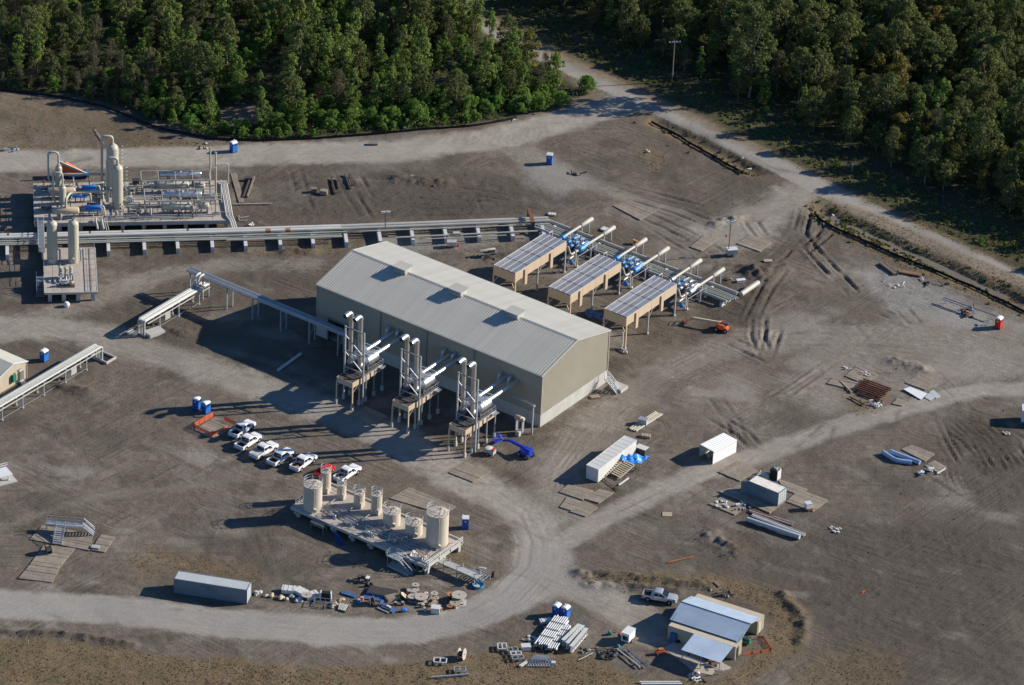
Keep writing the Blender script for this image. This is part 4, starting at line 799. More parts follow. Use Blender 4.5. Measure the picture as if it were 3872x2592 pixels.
# ================================================================ MANIFOLDS behind each cooler
def manifold(uc, third, label):
    t = thing('valve_manifold', label, 'manifold', BF(uc, 47.7), YAW, 'valve manifolds behind the coolers'); vb = 'valve_blue' if not third else 'galv'; z = 2.6
    for x, ys in ((-3.0, 7.4), (2.1, 6.4)):             # the two big headers, local x = -(u-uc)
        MB().cyl((x, ys, z), (x, 12.6, z), .26, 12).build('header_pipe', 'pipe_cream', t); MB().vessel((x, 12.4, z), (x, 16.2, z), .42, 14, .3).build('header_drum', 'pipe_cream', t)
        for y in (9.0, 12.9, 15.2): MB().b2(x - .1, x + .1, y - .1, y + .1, -.3, z - .2).build('pipe_stand', 'galv', t, False)
        b = 1.0 if x > 0 else .7
        MB().vessel((x, ys - 1.5 * b, z - .05), (x, ys + .1, z - .05), .42 * b + .12, 14, .25).build('valve_body', vb, t); MB().cyl((x, ys - 1.7, z - .05), (x, ys - 1.6, z - .05), .62 * b, 14).build('flange', vb, t)
        if x > 0: MB().cyl((x - .1, ys - .6, z + .15), (x - .1, ys + 1.5, z + .25), .3, 12).build('actuator', vb, t)
        MB().tube(bend([(x, ys - 1.5, z), (x, 2.0, z), (x, 1.0, 4.9)], .8), .2, 10).build('riser', 'pipe_cream', t)
    for k, (x, ya, yb) in enumerate(((-1.55, 4.2, 10.2), (-.35, 4.6, 9.8), (.75, 5.2, 9.4))):
        MB().cyl((x, ya, 2.0), (x, yb, 2.0), .14, 10).build('branch_pipe', 'pipe_grey', t)
        for y in (ya + 1.0, ya + 2.5, ya + 4.2)[: 3 if k < 2 else 2]:
            MB().vessel((x, y - .5, 2.15), (x, y + .5, 2.15), .3, 12, .3).build('control_valve', 'valve_blue' if (k == 0 or not third) and k < 2 else 'galv', t); MB().cyl((x, y, 2.3), (x, y, 2.95), .1, 8).build('valve_stem', 'galv', t); MB().cyl((x, y - .02, 2.9), (x, y + .02, 3.02), .2, 10).build('handwheel', 'valve_blue' if not third else 'galv', t)
    MB().tube(bend([(3.2, 2.0, .9), (1.0, 3.2, .9), (1.0, 5.4, .9)], .5), .2, 10).build('ground_pipe', 'pipe_white', t); MB().vessel((2.5, 2.0, .95), (1.8, 2.7, .95), .42, 12, .3).build('ball_valve', 'john_blue', t); MB().tube(bend([(3.2, 2.0, .9), (3.5, 1.6, .9), (3.5, 1.6, 4.4)], .3), .14, 8).build('drop_pipe', 'pipe_white', t)
    for x, y in ((3.0, 3.0), (3.2, 7.0), (3.0, 9.0)): MB().b2(x - .09, x + .09, y - .09, y + .09, -.3, 2.2).build('pipe_stand', 'galv', t, False); MB().lathe([(.24, -.1), (.26, .25), (.1, .4)], (x, y, 0), 10).build('foot', 'pipe_white', t)
    MB().beam((3.0, 3.0, 2.2), (3.2, 9.2, 2.2), .1).build('rail', 'galv', t, False); MB().beam((-2.2, 5.0, 1.2), (3.2, 5.0, 1.2), .15).build('cross_beam', 'galv_dark', t, False); MB().beam((-2.2, 8.4, 1.2), (3.2, 8.4, 1.2), .15).build('cross_beam', 'galv_dark', t, False)
manifold(6.52, True, 'grey and blue valve manifold behind the cooler nearest the hall gable'); manifold(18.85, False, 'blue valve manifold behind the middle air cooler'); manifold(31.15, False, 'blue valve manifold behind the leftmost air cooler')
# pipe bank running along the manifolds
t = thing('pipe_bank', 'bank of long parallel grey pipes behind the coolers and manifolds', 'pipes', BF(42, 56.3), YAW)
for k, (dy, r, m_, x1) in enumerate(((0, .28, 'pipe_grey', 43.4), (1.05, .17, 'pipe_green', 43.6), (1.6, .15, 'pipe_grey', 43.8), (2.1, .17, 'pipe_grey', 44.0), (2.65, .15, 'pipe_green', 44.1), (3.6, .36, 'pipe_grey', 43.4))):
    MB().cyl((-.2 + dy * .1, dy, .85 + r), (x1, dy, .85 + r), r, 12).build('pipe', m_, t)
for k in range(9): MB().b2(1.5 + k * 5.1, 2.0 + k * 5.1, -.6, 4.3, -.3, .8).build('concrete_sleeper', 'sleeper_concrete', t, False)
single(MB().vessel((0, 0, 1.1), (0, 6.0, 1.1), .5, 16, .3), 'pig_launcher', 'pipe_cream', 'large pale horizontal pipe drum at the far end of the pipe bank', 'pipe', BF(-1.9, 60.1), YAW)
t = thing('pipe_stub', 'short capped grey pipe stub on the ground at the pipe bank end', 'pipe', Q3(1885, 740), YAW); MB().vessel((-.9, 0, .5), (.6, 0, .5), .38).build('stub', 'pipe_white', t); MB().b2(-.3, 0, -.5, .5, -.2, .2).build('support', 'wood_pale', t, False)
# ================================================================ MAIN PIPE LINE on concrete sleepers
P0, P1, P2, P3 = Vector((-104, 55.2, 0)), Vector((-54.3, 62.7, 0)), Vector((-33, 66.2, 0)), Vector((5.8, 73.2, 0))
def off(p, dy, z): d = (P3 - P1).normalized(); n = Vector((-d.y, d.x, 0)); return Vector((p.x, p.y, 0)) + n * dy + Vector((0, 0, z))
t = thing('pipeline', 'long pale pipeline of parallel pipes crossing the yard on concrete sleepers', 'pipeline', P0)
for dy, r, m1, m2 in ((.55, .36, 'pipe_white', 'pipe_grey'), (-.35, .36, 'pipe_white', 'pipe_grey'), (-1.3, .14, 'pipe_green', 'pipe_green')):
    MB().tube([off(P0, dy, 1.2 + r) - P0, off(P1, dy, 1.2 + r) - P0, off(P2, dy, 1.2 + r) - P0], r, 12).build('insulated_pipe', m1, t); MB().cyl(off(P2, dy, 1.2 + r * .8) - P0, off(P3, dy, 1.2 + r * .8) - P0, r * .85, 12).build('bare_pipe', m2, t)
for dy, r, p, q in ((-2.2, .17, P0, P1), (-2.65, .13, P0, P2), (-3.1, .15, P1, P2), (-2.0, .1, P1, P2), (1.3, .16, P2, P3)):
    MB().tube([off(p, dy, 1.2 + r) - P0] + ([off(P1, dy, 1.2 + r) - P0] if p is P0 and q is P2 else []) + [off(q, dy, 1.2 + r) - P0], r, 8).build('small_pipe', 'pipe_grey' if r > .14 else 'pipe_green', t)
for f in (.35, .52, .78): 
    p = P1.lerp(P2, f); MB().cyl(off(p, -.35, 1.56) - P0, off(p + Vector((.9, .15, 0)), -.35, 1.56) - P0, .375, 12).build('orange_band', 'rust_orange', t) if f < .6 else None
for f in (.16, .2, .5, .62, .86): p = P0.lerp(P1, f); MB().cyl(off(p, .55, 1.56) - P0, off(p + Vector((.35, .05, 0)), .55, 1.56) - P0, .38, 12).build('clamp_band', 'rust', t)
for px in (30, 165, 290, 410, 545, 670, 800, 925, 1055, 1178, 1303, 1430, 1553, 1678, 1802, 1928, 2045):
    a = G(px, 905 - .033 * px, .6); f = (a.x - P1.x) / (P3.x - P1.x); c = P1 + (P3 - P1) * f
    MB().box((0, 0, 0), (.62, 6.6, 1.5), math.radians(7.5)).build('concrete_sleeper', 'sleeper_concrete', t, False).location = off(c, -1.9, .42) - P0
c1 = G(2005, 850, .5); t2 = thing('pipe_saddle', 'dark rusty steel saddle over the pipeline at its corner', 'pipe saddle', c1, math.radians(10)); MB().b2(-.35, .35, -3.0, 2.2, 1.9, 2.2).build('beam', 'rust', t2, False); MB().b2(-.3, .3, -2.9, -2.5, -.5, 1.9).build('column', 'steel_dark', t2, False); MB().b2(-.3, .3, 1.8, 2.2, -.5, 1.9).build('column', 'steel_dark', t2, False); MB().b2(.35, .5, -2.2, -1.2, .9, 1.7).build('blue_plate', 'john_blue', t2, False)
t = thing('loose_pipe', 'single long bare pipe lying across the sleepers behind the hall', 'pipe', QB(1205, 765, .9), math.radians(11)); MB().cyl((0, 0, .5), (27, 0, .5), .17, 10).build('pipe', 'pipe_grey', t); MB().b2(11.0, 12.3, -.4, .4, 0, 1.0).build('clamp_box', 'grey_box', t, False)
MB().cyl((6, -.7, .3), (21, -.7, .3), .1, 8).build('pipe', 'pipe_green', t)
# ================================================================ ELEVATED PIPE RACKS at left
def rack(name, label, u, v0, v1, z, posts, down0=None, down1=None, nx=(0, 1.5)):
    t = thing(name, label, 'pipe rack', BF(u, v0), YAW); L = v1 - v0
    for i, x in enumerate((.1, .5, .85, 1.2, 1.5)):
        pts_ = [(x, 0, z + .12), (x, L, z + .12)]
        if down0 is not None: pts_ = [(x, -.6, down0), (x, -.6, z + .12)] + pts_[1:]
        if down1 is not None: pts_ = pts_[:-1] + [(x, L + .5, z + .12), (x, L + .5, down1)]
        MB().tube(bend(pts_, .45), (.17, .1, .12, .1, .15)[i], 8).build('pipe', ('pipe_green', 'galv', 'pipe_grey', 'galv', 'pipe_white')[i], t)
    for y in posts:
        for x in nx: MB().b2(x - .09, x + .09, y - v0 - .09, y - v0 + .09, -.3, z - .1).build('post', 'galv', t, False); MB().lathe([(.22, -.1), (.24, .2)], (x, y - v0, 0), 8).build('footing', 'concrete', t)
        MB().beam((nx[0] - .4, y - v0, z - .12), (nx[1] + .35, y - v0, z - .12), .16).build('cross_arm', 'galv', t, False)
    MB().cyl((1.75, 0, z - .45), (1.75, L, z - .45), .1, 8).build('lower_pipe', 'pipe_grey', t); MB().b2(-.35, -.1, 0, L, z - .02, z + .12).build('cable_tray', 'galv', t, False)
    for a, b in zip(posts, posts[1:]):
        if random.random() < .6: MB().b2(nx[1] + .02, nx[1] + .07, a - v0 + 1.5, a - v0 + 2.9, z - 2.1, z - .5).build('sign_panel', 'grey_box', t, False)
        MB().beam((nx[1], a - v0, .35), (nx[1], b - v0, .35), .08).build('tie_rail', 'galv', t, False)
    return t
rack('pipe_rack', 'low steel pipe rack sloping down from the pipe bridge to a pit', 74.0, -19.8, -2.4, 2.95, (-16.2, -10.9, -5.2), -.2, None)
rack('pipe_rack', 'low steel pipe rack running off the left edge of the photo', 74.2, -72, -32.2, 2.85, (-69, -63.5, -58, -52.7, -47.2, -41.5, -35.9), None, -.2)
t = thing('pipe_bridge', 'raised narrow pipe bridge on tall posts leading to the hall door', 'pipe bridge', BF(77, -2.6), YAW)
for i, (y, r) in enumerate(((-.5, .14), (-.15, .1), (.2, .16), (.55, .1))): MB().cyl((0, y, 4.75), (37, y, 4.75), r, 8).build('pipe', ('galv', 'pipe_grey', 'galv_dark', 'galv')[i], t)
for y in (-.8, .85): MB().b2(0, 37, y - .06, y + .06, 4.45, 4.75).build('tray_side', 'galv', t, False)
for x in (.9, 3.9, 9.5, 15.5, 22, 28.5, 35):
    for y in (-.8, .85): MB().b2(x - .1, x + .1, y - .1, y + .1, -.3, 4.45).build('post', 'galv', t, False)
    MB().beam((x, -1.0, 4.4), (x, 1.05, 4.4), .14).build('cross_arm', 'galv', t, False)
    MB().beam((x, -.8, 1.0), (x, .85, 3.8), .06).build('brace', 'galv_dark', t, False)
for k in range(2): MB().tube(bend([(2.8 + k * .8, -.2, 4.95), (2.8 + k * .8, -1.4, 4.95), (2.8 + k * .8, -2.2, 3.2)], .5), .2, 8).build('drop_pipe', 'pipe_white', t)
t = thing('pit_wall', 'open concrete pit where the left pipe rack goes underground', 'pit', BF(73.2, -31.2), YAW)
for a in ((-1.9, 1.9, -.9, -.7), (-1.9, 1.9, 1.5, 1.7), (-1.9, -1.7, -.7, 1.5), (1.7, 1.9, -.7, 1.5)): MB().b2(*a, -.3, .45).build('side', 'concrete', t, False)
MB().b2(-1.7, 1.7, -.7, 1.5, .06, .1).build('pit_shade', 'black', t, False)  # black sheet just above ground level stands in for the shade inside the pit
single(MB().box((0, 0, .3), (3.2, 2.1, .7)), 'concrete_pad', 'concrete', 'pale concrete box pad beside the foot of the sloping pipe rack', 'concrete pad', Q8(1410, 755), math.radians(38))
t = thing('buried_pipe', 'pale pipe elbow going into the ground at the left track', 'pipe', Q8(1270, 760), math.radians(32)); MB().tube(bend([(-1.3, 0, -.1), (-.8, 0, .25), (1.2, 0, .3)], .3), .2, 8).build('pipe', 'pipe_white', t); MB().cyl((-1.9, 1.0, .25), (-.6, 1.2, .35), .3, 10).build('flange', 'pipe_white', t)
# ================================================================ PROCESS DECK (upper left)
def deck_on_piers(t, x0, x1, y0, y1, z, th, piers, m_='concrete_deck', pm='concrete'):
    MB().b2(x0, x1, y0, y1, z - .12, z).build('deck_slab', m_, t, False)
    for a in ((x0 - .05, x1 + .05, y0 - .12, y0), (x0 - .05, x1 + .05, y1, y1 + .12)): MB().b2(*a, z - th, z + .02).build('edge_beam', 'concrete', t, False)
    for a in ((x0 - .12, x0, y0, y1), (x1, x1 + .12, y0, y1)): MB().b2(*a, z - th, z + .02).build('edge_beam', 'concrete', t, False)
    for x, y in piers: MB().b2(x - .35, x + .35, y - .3, y + .3, -.4, z - .1).build('pier', pm, t, False)
so1 = Q1(275, 825, 2.0)
t = thing('process_deck', 'raised concrete process deck on piers carrying cream columns, upper left', 'platform', (so1.x, so1.y, 0), SKY); PD = t
deck_on_piers(t, 0, 36.3, 0, 15.5, 2.0, .75, [(x, y) for x in (.8, 4.6, 8.5, 12.4, 16.3, 20.2, 24.1, 28, 31.9, 35.5) for y in (.5, 7.7, 15)])
MB().rail([(-.1, .3, 2), (-.1, 15.2, 2)], 1.05, 1.9, .03).build('handrail', 'galv_dark', t, False); MB().rail([(.2, -.05, 2), (12.5, -.05, 2)], 1.05, 2.0, .03).build('handrail', 'galv_dark', t, False); MB().rail([(14, -.05, 2), (28, -.05, 2)], .9, 2.4, .028).build('handrail', 'galv', t, False)
for x in (3, 9, 15, 21, 27, 33): MB().b2(x - .03, x + .03, .1, 15.4, 1.995, 2.004).build('deck_joint', 'steel_dark', t, False)
def on(pos, name, label, cat): return thing(name, label, cat, (so1.x + math.cos(SKY) * pos[0] - math.sin(SKY) * pos[1], so1.y + math.sin(SKY) * pos[0] + math.cos(SKY) * pos[1], 2.0), SKY)
def column(pos, r, top, utop, ux, ulow, label, name='process_column'):
    t = on(pos, name, label, 'column'); h = top - 2
    MB().lathe([(r * 1.04, 0), (r * 1.04, .8), (r, .85)] + [(r, h - r * .9)] + [(r * math.cos(a), h - r * .9 + r * .9 * math.sin(a)) for a in (.3, .6, .9, 1.2, 1.45)], (0, 0, 0), 24).build('shell', 'vessel_cream', t)
    for z in (h * .33, h * .66): MB().lathe([(r, z), (r + .03, z + .02), (r + .03, z + .1), (r, z + .12)], (0, 0, 0), 24).build('band', 'vessel_cream', t)
    p = bend([(0, 0, h - .1), (0, 0, utop - 2), (-ux, .1, utop - 2), (-ux, .1, ulow - 2)], .75, 6); MB().tube(p, .26 if r > .9 else .2, 12).build('overhead_pipe', 'vessel_cream' if r > .9 else 'pipe_green', t); MB().cyl((0, 0, h - .12), (0, 0, h + .25), .34, 12).build('nozzle', 'vessel_cream', t)
    MB().cyl((r, 0, 1.2), (r + .45, 0, 1.2), .3, 12).build('manway', 'vessel_cream', t)
    if r > .9:
        mb = MB()
        for k in range(int(h / .45)): mb.beam((r + .25, -.25, .6 + k * .42), (r + .25, .25, .6 + k * .42), .035)
        for s in (-.25, .25): mb.beam((r + .25, s, .3), (r + .25, s, h - .3), .05)
        mb.build('ladder', 'galv', t, False); mb = MB()
        for z in np.arange(2.8, h, .8): mb.tube([(r + .3 + .5 * math.sin(a), .42 * math.cos(a), z) for a in np.linspace(0, math.pi, 6)], .025, 4)
        mb.build('ladder_cage', 'galv_dark', t, False)
    return t
column((15.5, 5.9), 1.05, 10.9, 12.3, 1.9, 3.0, 'tall cream column in front with a looped pipe, on the process deck')
column((14.8, 12.9), 1.15, 11.6, 13.2, 2.0, 3.0, 'tallest cream column behind its neighbour on the process deck')
column((5.3, 7.5), .67, 5.8, 8.5, 1.75, 2.6, 'small cream column in front with green looped pipe, left part of deck', 'small_column'); column((4.7, 14.2), .65, 6.5, 9.3, 1.9, 3.4, 'small cream column at the deck rear corner beside the orange lift', 'small_column')
def hvessel(pos, L, r, label, m_='tan_paint', name='horizontal_vessel', z=1.5, ends=None):
    t = on(pos, name, label, 'vessel'); MB().vessel((0, 0, z), (L, 0, z), r, 20, .4).build('shell', m_, t)
    for f in (.2, .8): MB().b2(L * f - .15, L * f + .15, -r * .8, r * .8, 0, z - r * .6).build('saddle', 'galv_dark' if ends is None else ends, t, False)
    MB().cyl((L * .5, 0, z + r - .05), (L * .5, 0, z + r + .4), .16, 10).build('nozzle', m_, t)
    MB().cyl((-.06, 0, z), (.1, 0, z), r * 1.06, 20).build('end_flange', 'galv_dark', t); return t
hvessel((2.8, 9.6), 5.0, .72, 'cream horizontal vessel at the middle left of the process deck'); hvessel((3.3, 1.9), 5.0, .68, 'cream horizontal vessel at the front left of the process deck')
hvessel((23.2, 11.2), 5.9, .75, 'long cream horizontal vessel under the rear pipe frame', 'vessel_cream'); hvessel((23.6, 2.9), 5.6, .75, 'long cream horizontal vessel under the front pipe frame', 'vessel_cream')
hvessel((23.6, 13.9), 8.0, .55, 'bright metal-clad exchanger along the rear of the process deck', 'silver', 'clad_exchanger', 2.4); hvessel((23.9, 6.0), 7.4, .55, 'bright metal-clad exchanger in the middle of the process deck', 'silver', 'clad_exchanger', 2.4)
hvessel((30.2, 10.9), 1.9, .62, 'short cream drum at the rear right of the process deck', 'vessel_cream', 'drum'); hvessel((30.6, 3.0), 1.9, .62, 'short cream drum at the front right of the process deck', 'vessel_cream', 'drum')
for i, (p, lb) in enumerate((((9.0, 10.8), 'bright blue exchanger at the rear of the deck middle'), ((7.2, 8.0), 'bright blue exchanger between the two cream drums'), ((9.6, 2.8), 'bright blue exchanger at the deck front beside the cream drum'))):
    t = on(p, 'blue_exchanger', lb, 'exchanger'); 
    for z in (1.2, 1.75)[: 2 if i != 1 else 1]: MB().vessel((0, 0, z), (2.7, 0, z), .3, 14, .3).build('shell', 'john_blue', t); MB().cyl((-.1, 0, z), (.0, 0, z), .4, 14).build('flange', 'john_blue', t)
    for x in (.5, 2.1): MB().b2(x - .1, x + .1, -.3, .3, 0, 1.0).build('saddle', 'steel_dark', t, False)
    MB().tube(bend([(2.5, 0, 1.6), (3.2, 0, 1.9), (3.4, 0, .1)], .4), .2, 10).build('pipe', 'vessel_cream', t)
for (x0, x1, y0, y1, lb) in ((20.1, 33.0, 10.3, 14.0, 'open grey steel pipe frame round the rear vessels'), (20.5, 33.6, 2.2, 6.6, 'open grey steel pipe frame round the front vessels')):
    t = on((x0, y0), 'steel_cage', lb, 'frame'); w, d = x1 - x0, y1 - y0
    for z in (3.1,):
        for a, b in (((0, 0), (w, 0)), ((w, 0), (w, d)), ((w, d), (0, d)), ((0, d), (0, 0))): MB().beam((*a, z), (*b, z), .14).build('top_beam', 'pipe_grey', t, False)
        for k in range(1, 4): MB().beam((w * k / 4, 0, z), (w * k / 4, d, z), .12).build('cross_beam', 'pipe_grey', t, False)
    for k in range(5):
        for y in (0, d): MB().b2(w * k / 4 - .07, w * k / 4 + .07, y - .07, y + .07, 0, 3.1).build('post', 'galv_dark', t, False)
    MB().cyl((0, .4, 2.7), (w, .4, 2.7), .1, 8).build('pipe', 'pipe_grey', t); MB().cyl((0, d - .4, 1.6), (w, d - .4, 1.6), .09, 8).build('pipe', 'galv', t); MB().beam((0, 0, 1.2), (w, 0, 1.2), .06).build('rail', 'galv', t, False)
t = on((0, 0), 'deck_piping', 'maze of cream and grey process piping spread over the process deck', 'piping'); rr = random.Random(3)
for p, r, m_ in ((bend([(5.8, 1.9, 2.2), (5.8, 1.9, 3.9), (6.6, 4.0, 4.1), (13.3, 5.0, 3.9), (14.6, 5.8, 3.6)], .7), .24, 'vessel_cream'), (bend([(4.7, 14.2, 2.4), (6.0, 13.8, 2.8), (13.4, 13.2, 3.0)], .5), .24, 'vessel_cream'), (bend([(10.8, 11.0, .2), (10.8, 11.0, 2.0), (12.8, 11.4, 2.2), (13.8, 12.4, 2.2)], .4), .18, 'vessel_cream'), (bend([(12.6, 2.7, .1), (12.6, 2.7, 1.5), (11.8, 2.7, 1.8)], .4), .2, 'pipe_green'),
               (bend([(12.9, 13.1, 1.0), (12.9, 9.5, .5), (12.9, 4.6, .5), (13.0, 4.6, .1)], .4), .2, 'pipe_green'), (bend([(16.5, 5.6, .6), (20.5, 5.4, .6), (20.5, 2.6, .6)], .4), .16, 'vessel_cream'), (bend([(16.2, 12.6, .8), (20.2, 12.4, .8), (22.8, 12.4, 1.2)], .4), .16, 'vessel_cream'), ([(13.2, 1.4, .45), (34, 1.6, .45)], .1, 'galv'), ([(13.2, 1.0, .35), (30, 1.1, .35)], .08, 'pipe_grey'), ([(16, 8.6, .4), (35, 8.8, .4)], .13, 'vessel_cream'), ([(17, 9.2, .5), (35, 9.4, .5)], .09, 'galv')):
    MB().tube(p, r, 10).build('pipe', m_, t)
for k in range(120):
    x, y = rr.uniform(.8, 34), rr.uniform(.5, 14.8); d = rr.uniform(.8, 3); z = rr.uniform(.3, 1.4); p = [(x, y, .0), (x, y, z), (x + (d if k % 2 else 0), y + (0 if k % 2 else d * .6), z), (x + (d if k % 2 else 0), y + (0 if k % 2 else d * .6), .0)]
    MB().tube(bend(p, .2, 3), rr.uniform(.05, .12), 6).build('small_pipe', rr.choice(['pipe_grey', 'galv_dark', 'vessel_cream', 'steel_dark', 'steel_dark', 'pipe_green']), t)
    if k % 3 == 0: MB().cyl((x + d * .4 * (k % 2), y + d * .25 * (1 - k % 2), z + .05), (x + d * .4 * (k % 2), y + d * .25 * (1 - k % 2), z + .45), .11, 8).build('valve', rr.choice(['galv', 'john_blue', 'steel_dark', 'vessel_cream']), t)
for x, y, w, d in ((1.2, 4.6, 2.0, 1.2), (11.8, 8.2, 1.6, 2.2), (17.6, 2.6, 2.2, .9), (18.0, 10.6, 1.4, 1.6), (9.8, 5.6, 1.6, 1.0), (28.6, 8.4, 3.0, 1.0), (1.4, 12.0, 1.2, 1.4)): MB().b2(x, x + w, y, y + d, .5, .58).build('grating', 'steel_dark', t, False); MB().rail([(x, y, .55), (x + w, y, .55)], 1.0, 1.0, .03).build('rail', 'galv', t, False)
for k in range(14): x, y, h = rr.uniform(1, 34), rr.uniform(1, 14.5), rr.uniform(.8, 2.0); MB().lathe([(.16, 0), (.2, .1), (.2, h), (.1, h + .15)], (x, y, 0), 10).build('small_pot', rr.choice(['vessel_cream', 'galv', 'pipe_grey', 'steel_dark']), t)
for x, y, a, b in ((33.2, 14.6, 2, 9.6), (34.2, 13.6, 2, 9.0), (34.0, 9.0, 2, 8.2), (34.9, 8.2, 2, 5.2)): MB().cyl((x, y, 0), (x, y, b - 2), .17, 10).build('riser', 'vessel_cream', t); MB().cyl((x, y, b - 2), (x, y, b - 1.85), .22, 10).build('riser_cap', 'pipe_grey', t)
MB().tube(bend([(34.2, 13.6, 4.5), (36.6, 13.9, 4.5), (36.6, 13.9, .2)], .5), .13, 8).build('pipe', 'pipe_grey', t)
for k in range(5): MB().tube(bend([(35.2 + .28 * k, 14.9 - .3 * k, .35 + .1 * (k % 2)), (35.6 + .28 * k, 1.0, .3), (36.2 + .2 * k, -.4, .1), (36.5 + .2 * k, -2.9, -.2)], .4), .1 if k % 2 else .14, 8).build('side_pipe', ('pipe_white', 'pipe_grey')[k % 2], t)
for x in (11.3, 12.4): MB().tube(bend([(x, .6, .5), (x, -.5, .4), (x + .3, -2.6, -.1)], .4), .2, 10).build('drop_pipe', 'pipe_green', t)
for x in (12.9, 13.3): MB().tube(bend([(x, .6, .4), (x, -.4, .3), (x + .3, -2.9, -.2)], .3), .09, 8).build('drop_pipe', 'pipe_grey', t)
t = on((19.2, 13.6), 'control_cabinet', 'small dark red cabinet at the rear of the process deck', 'cabinet'); MB().b2(-.6, .6, -.4, .4, .1, 1.5).build('case', 'rust', t, False); MB().b2(-.7, .7, -.5, .5, 1.5, 1.58).build('lid', 'steel_dark', t, False); MB().b2(-.6, .6, -.45, -.41, .2, 1.4).build('door', 'rust', t, False)
t = on((1.9, 14.8), 'red_valve', 'small red valve standing at the rear left corner of the deck', 'valve'); MB().cyl((0, 0, 0), (0, 0, .7), .12).build('stem', 'galv', t); MB().lathe([(.12, .6), (.32, .75), (.32, .95), (.1, 1.1)], (0, 0, 0), 12).build('bonnet', 'john_red', t)
t = on((17.8, 7.4), 'spoked_reel', 'white spoked wheel on the deck right of the front column', 'wheel'); MB().lathe([(.5, -.1), (.62, -.1), (.62, .1), (.5, .1)], (0, 0, .75), 18, (0, 1, 0)).build('rim', 'white_dirty', t); MB().cyl((0, -.15, .75), (0, .15, .75), .12).build('hub', 'white_dirty', t); MB().b2(-.1, .1, -.3, .3, 0, .7).build('stand', 'galv', t, False)
# folded orange lift behind the deck
g = Q1(590, 455); t = thing('orange_crane', 'orange machine with a tilted grey boom and blue base behind the process deck', 'crane', g, math.radians(8))
MB().prism([(-2.6, .5), (2.0, .5), (1.2, 1.1), (-1.6, 2.9), (-2.6, 2.7)], -.7, .7).build('body', 'orange', t, False); MB().beam((-2.9, -.8, 3.6), (2.6, -.8, .7), .35, .4).build('boom', 'pipe_green', t, False); MB().b2(-2.0, 2.6, -1.0, 1.0, .35, .75).build('chassis', 'john_blue', t, False)
for x in (-1.6, 1.9):
    for y in (-1.0, 1.0): MB().cyl((x, y - .15, .42), (x, y + .15, .42), .42, 14).build('wheel', 'rubber', t)
# ================================================================ SCRUBBER DECK (below it)
so2 = Q1(355, 1375, 2.0); t = thing('scrubber_deck', 'raised concrete deck with two tall vessels, left of the hall', 'platform', (so2.x, so2.y, 0), SKY)
deck_on_piers(t, 0, 9.4, 0, 16.4, 2.0, .4, [(x, y) for x in (.9, 3.4, 6.0, 8.6) for y in (.5, 5.8, 11, 15.8)])
for x in (1.5, 3.1, 7.7, 8.4): MB().b2(x - .03, x + .03, .1, 16.3, 1.99, 2.004).build('deck_joint', 'steel_dark', t, False)
MB().rail([(9.3, .3, 2), (9.3, 16.2, 2)], 1.05, 2, .04).build('handrail', 'galv', t, False); MB().rail([(-.05, 6.5, 2), (-.05, 16.2, 2)], 1.05, 1.9, .03).build('handrail', 'galv_dark', t, False); MB().box((9.35, 12.5, 2.9), (.1, .3, .25)).build('red_tag', 'john_red', t, False)
def on2(p, name, label, cat): return thing(name, label, cat, (so2.x + math.cos(SKY) * p[0] - math.sin(SKY) * p[1], so2.y + math.sin(SKY) * p[0] + math.cos(SKY) * p[1], 2.0), SKY)
for x, lb in ((1.55, 'tall grey-green vertical vessel, left of the pair on the lower deck'), (5.4, 'tall grey-green vertical vessel, right of the pair on the lower deck')):
    v = on2((x, 11.4), 'vertical_vessel', lb, 'vessel'); r, h = .98, 8.6
    MB().lathe([(r, 0), (r, h - .8)] + [(r * math.cos(a), h - .8 + .75 * math.sin(a)) for a in (.3, .6, .9, 1.2, 1.45)], (0, 0, 0), 24).build('shell', 'vessel_cream', v); MB().cyl((0, 0, h - .1), (0, 0, h + .45), .2, 10).build('top_nozzle', 'galv_dark', v); MB().beam((-.25, 0, h), (-.25, 0, h + .7), .05).build('vent', 'galv_dark', v, False)
    MB().tube(bend([(r, 0, 2.6), (r + .35, -.2, 2.6), (r + .35, -.2, .2)], .2), .14, 8).build('side_pipe', 'galv_dark', v); MB().cyl((-.2, -r - .3, 1.0), (-.2, -r + .1, 1.0), .32, 12).build('manway', 'vessel_cream', v)
for i, (x, y, m_) in enumerate(((2.9, 5.6, 'vessel_cream'), (3.9, 5.2, 'tan_paint'), (4.8, 5.4, 'vessel_cream'))):
    v = on2((x, y), 'filter_pot', ('cream filter pot at the left of the small pump group', 'tan filter pot in the middle of the small pump group', 'cream filter pot at the right of the small pump group')[i], 'filter'); MB().lathe([(.3, 0), (.3, 1.7), (.36, 1.7), (.36, 1.85), (.1, 2.0)], (0, 0, .3), 14).build('body', m_, v); MB().cyl((0, 0, 2.2), (0, 0, 2.8), .07, 6).build('stem', 'silver', v); MB().tube(bend([(0, 0, 1.2), (0, -1.6, 1.2), (0, -2.4, .5)], .4), .14, 8).build('outlet_pipe', 'galv', v); MB().lathe([(.42, -.08), (.42, .08)], (0, -1.3, 1.3), 12, (0, 1, 0)).build('flange', 'galv', v)
v = on2((2.6, 1.7), 'pump_skid', 'dark pump skid with a white motor at the front of the lower deck', 'pump'); MB().b2(0, 2.8, 0, 1.3, 0, .25).build('base', 'steel_dark', v, False); MB().vessel((.3, .6, .75), (1.6, .6, .75), .35).build('motor', 'white_dirty', v); MB().vessel((1.8, .6, .75), (2.6, .6, .75), .42).build('pump_case', 'tan_paint', v); MB().box((2.4, .6, 1.6), (.3, .3, 1.2)).build('riser', 'galv', v, False)
v = on2((-.9, 2.6), 'access_stair', 'steel stair and landing on the left side of the lower deck', 'stair'); MB().b2(-.6, .8, 1.6, 3.4, -.1, 0).build('landing', 'galv_dark', v, False)
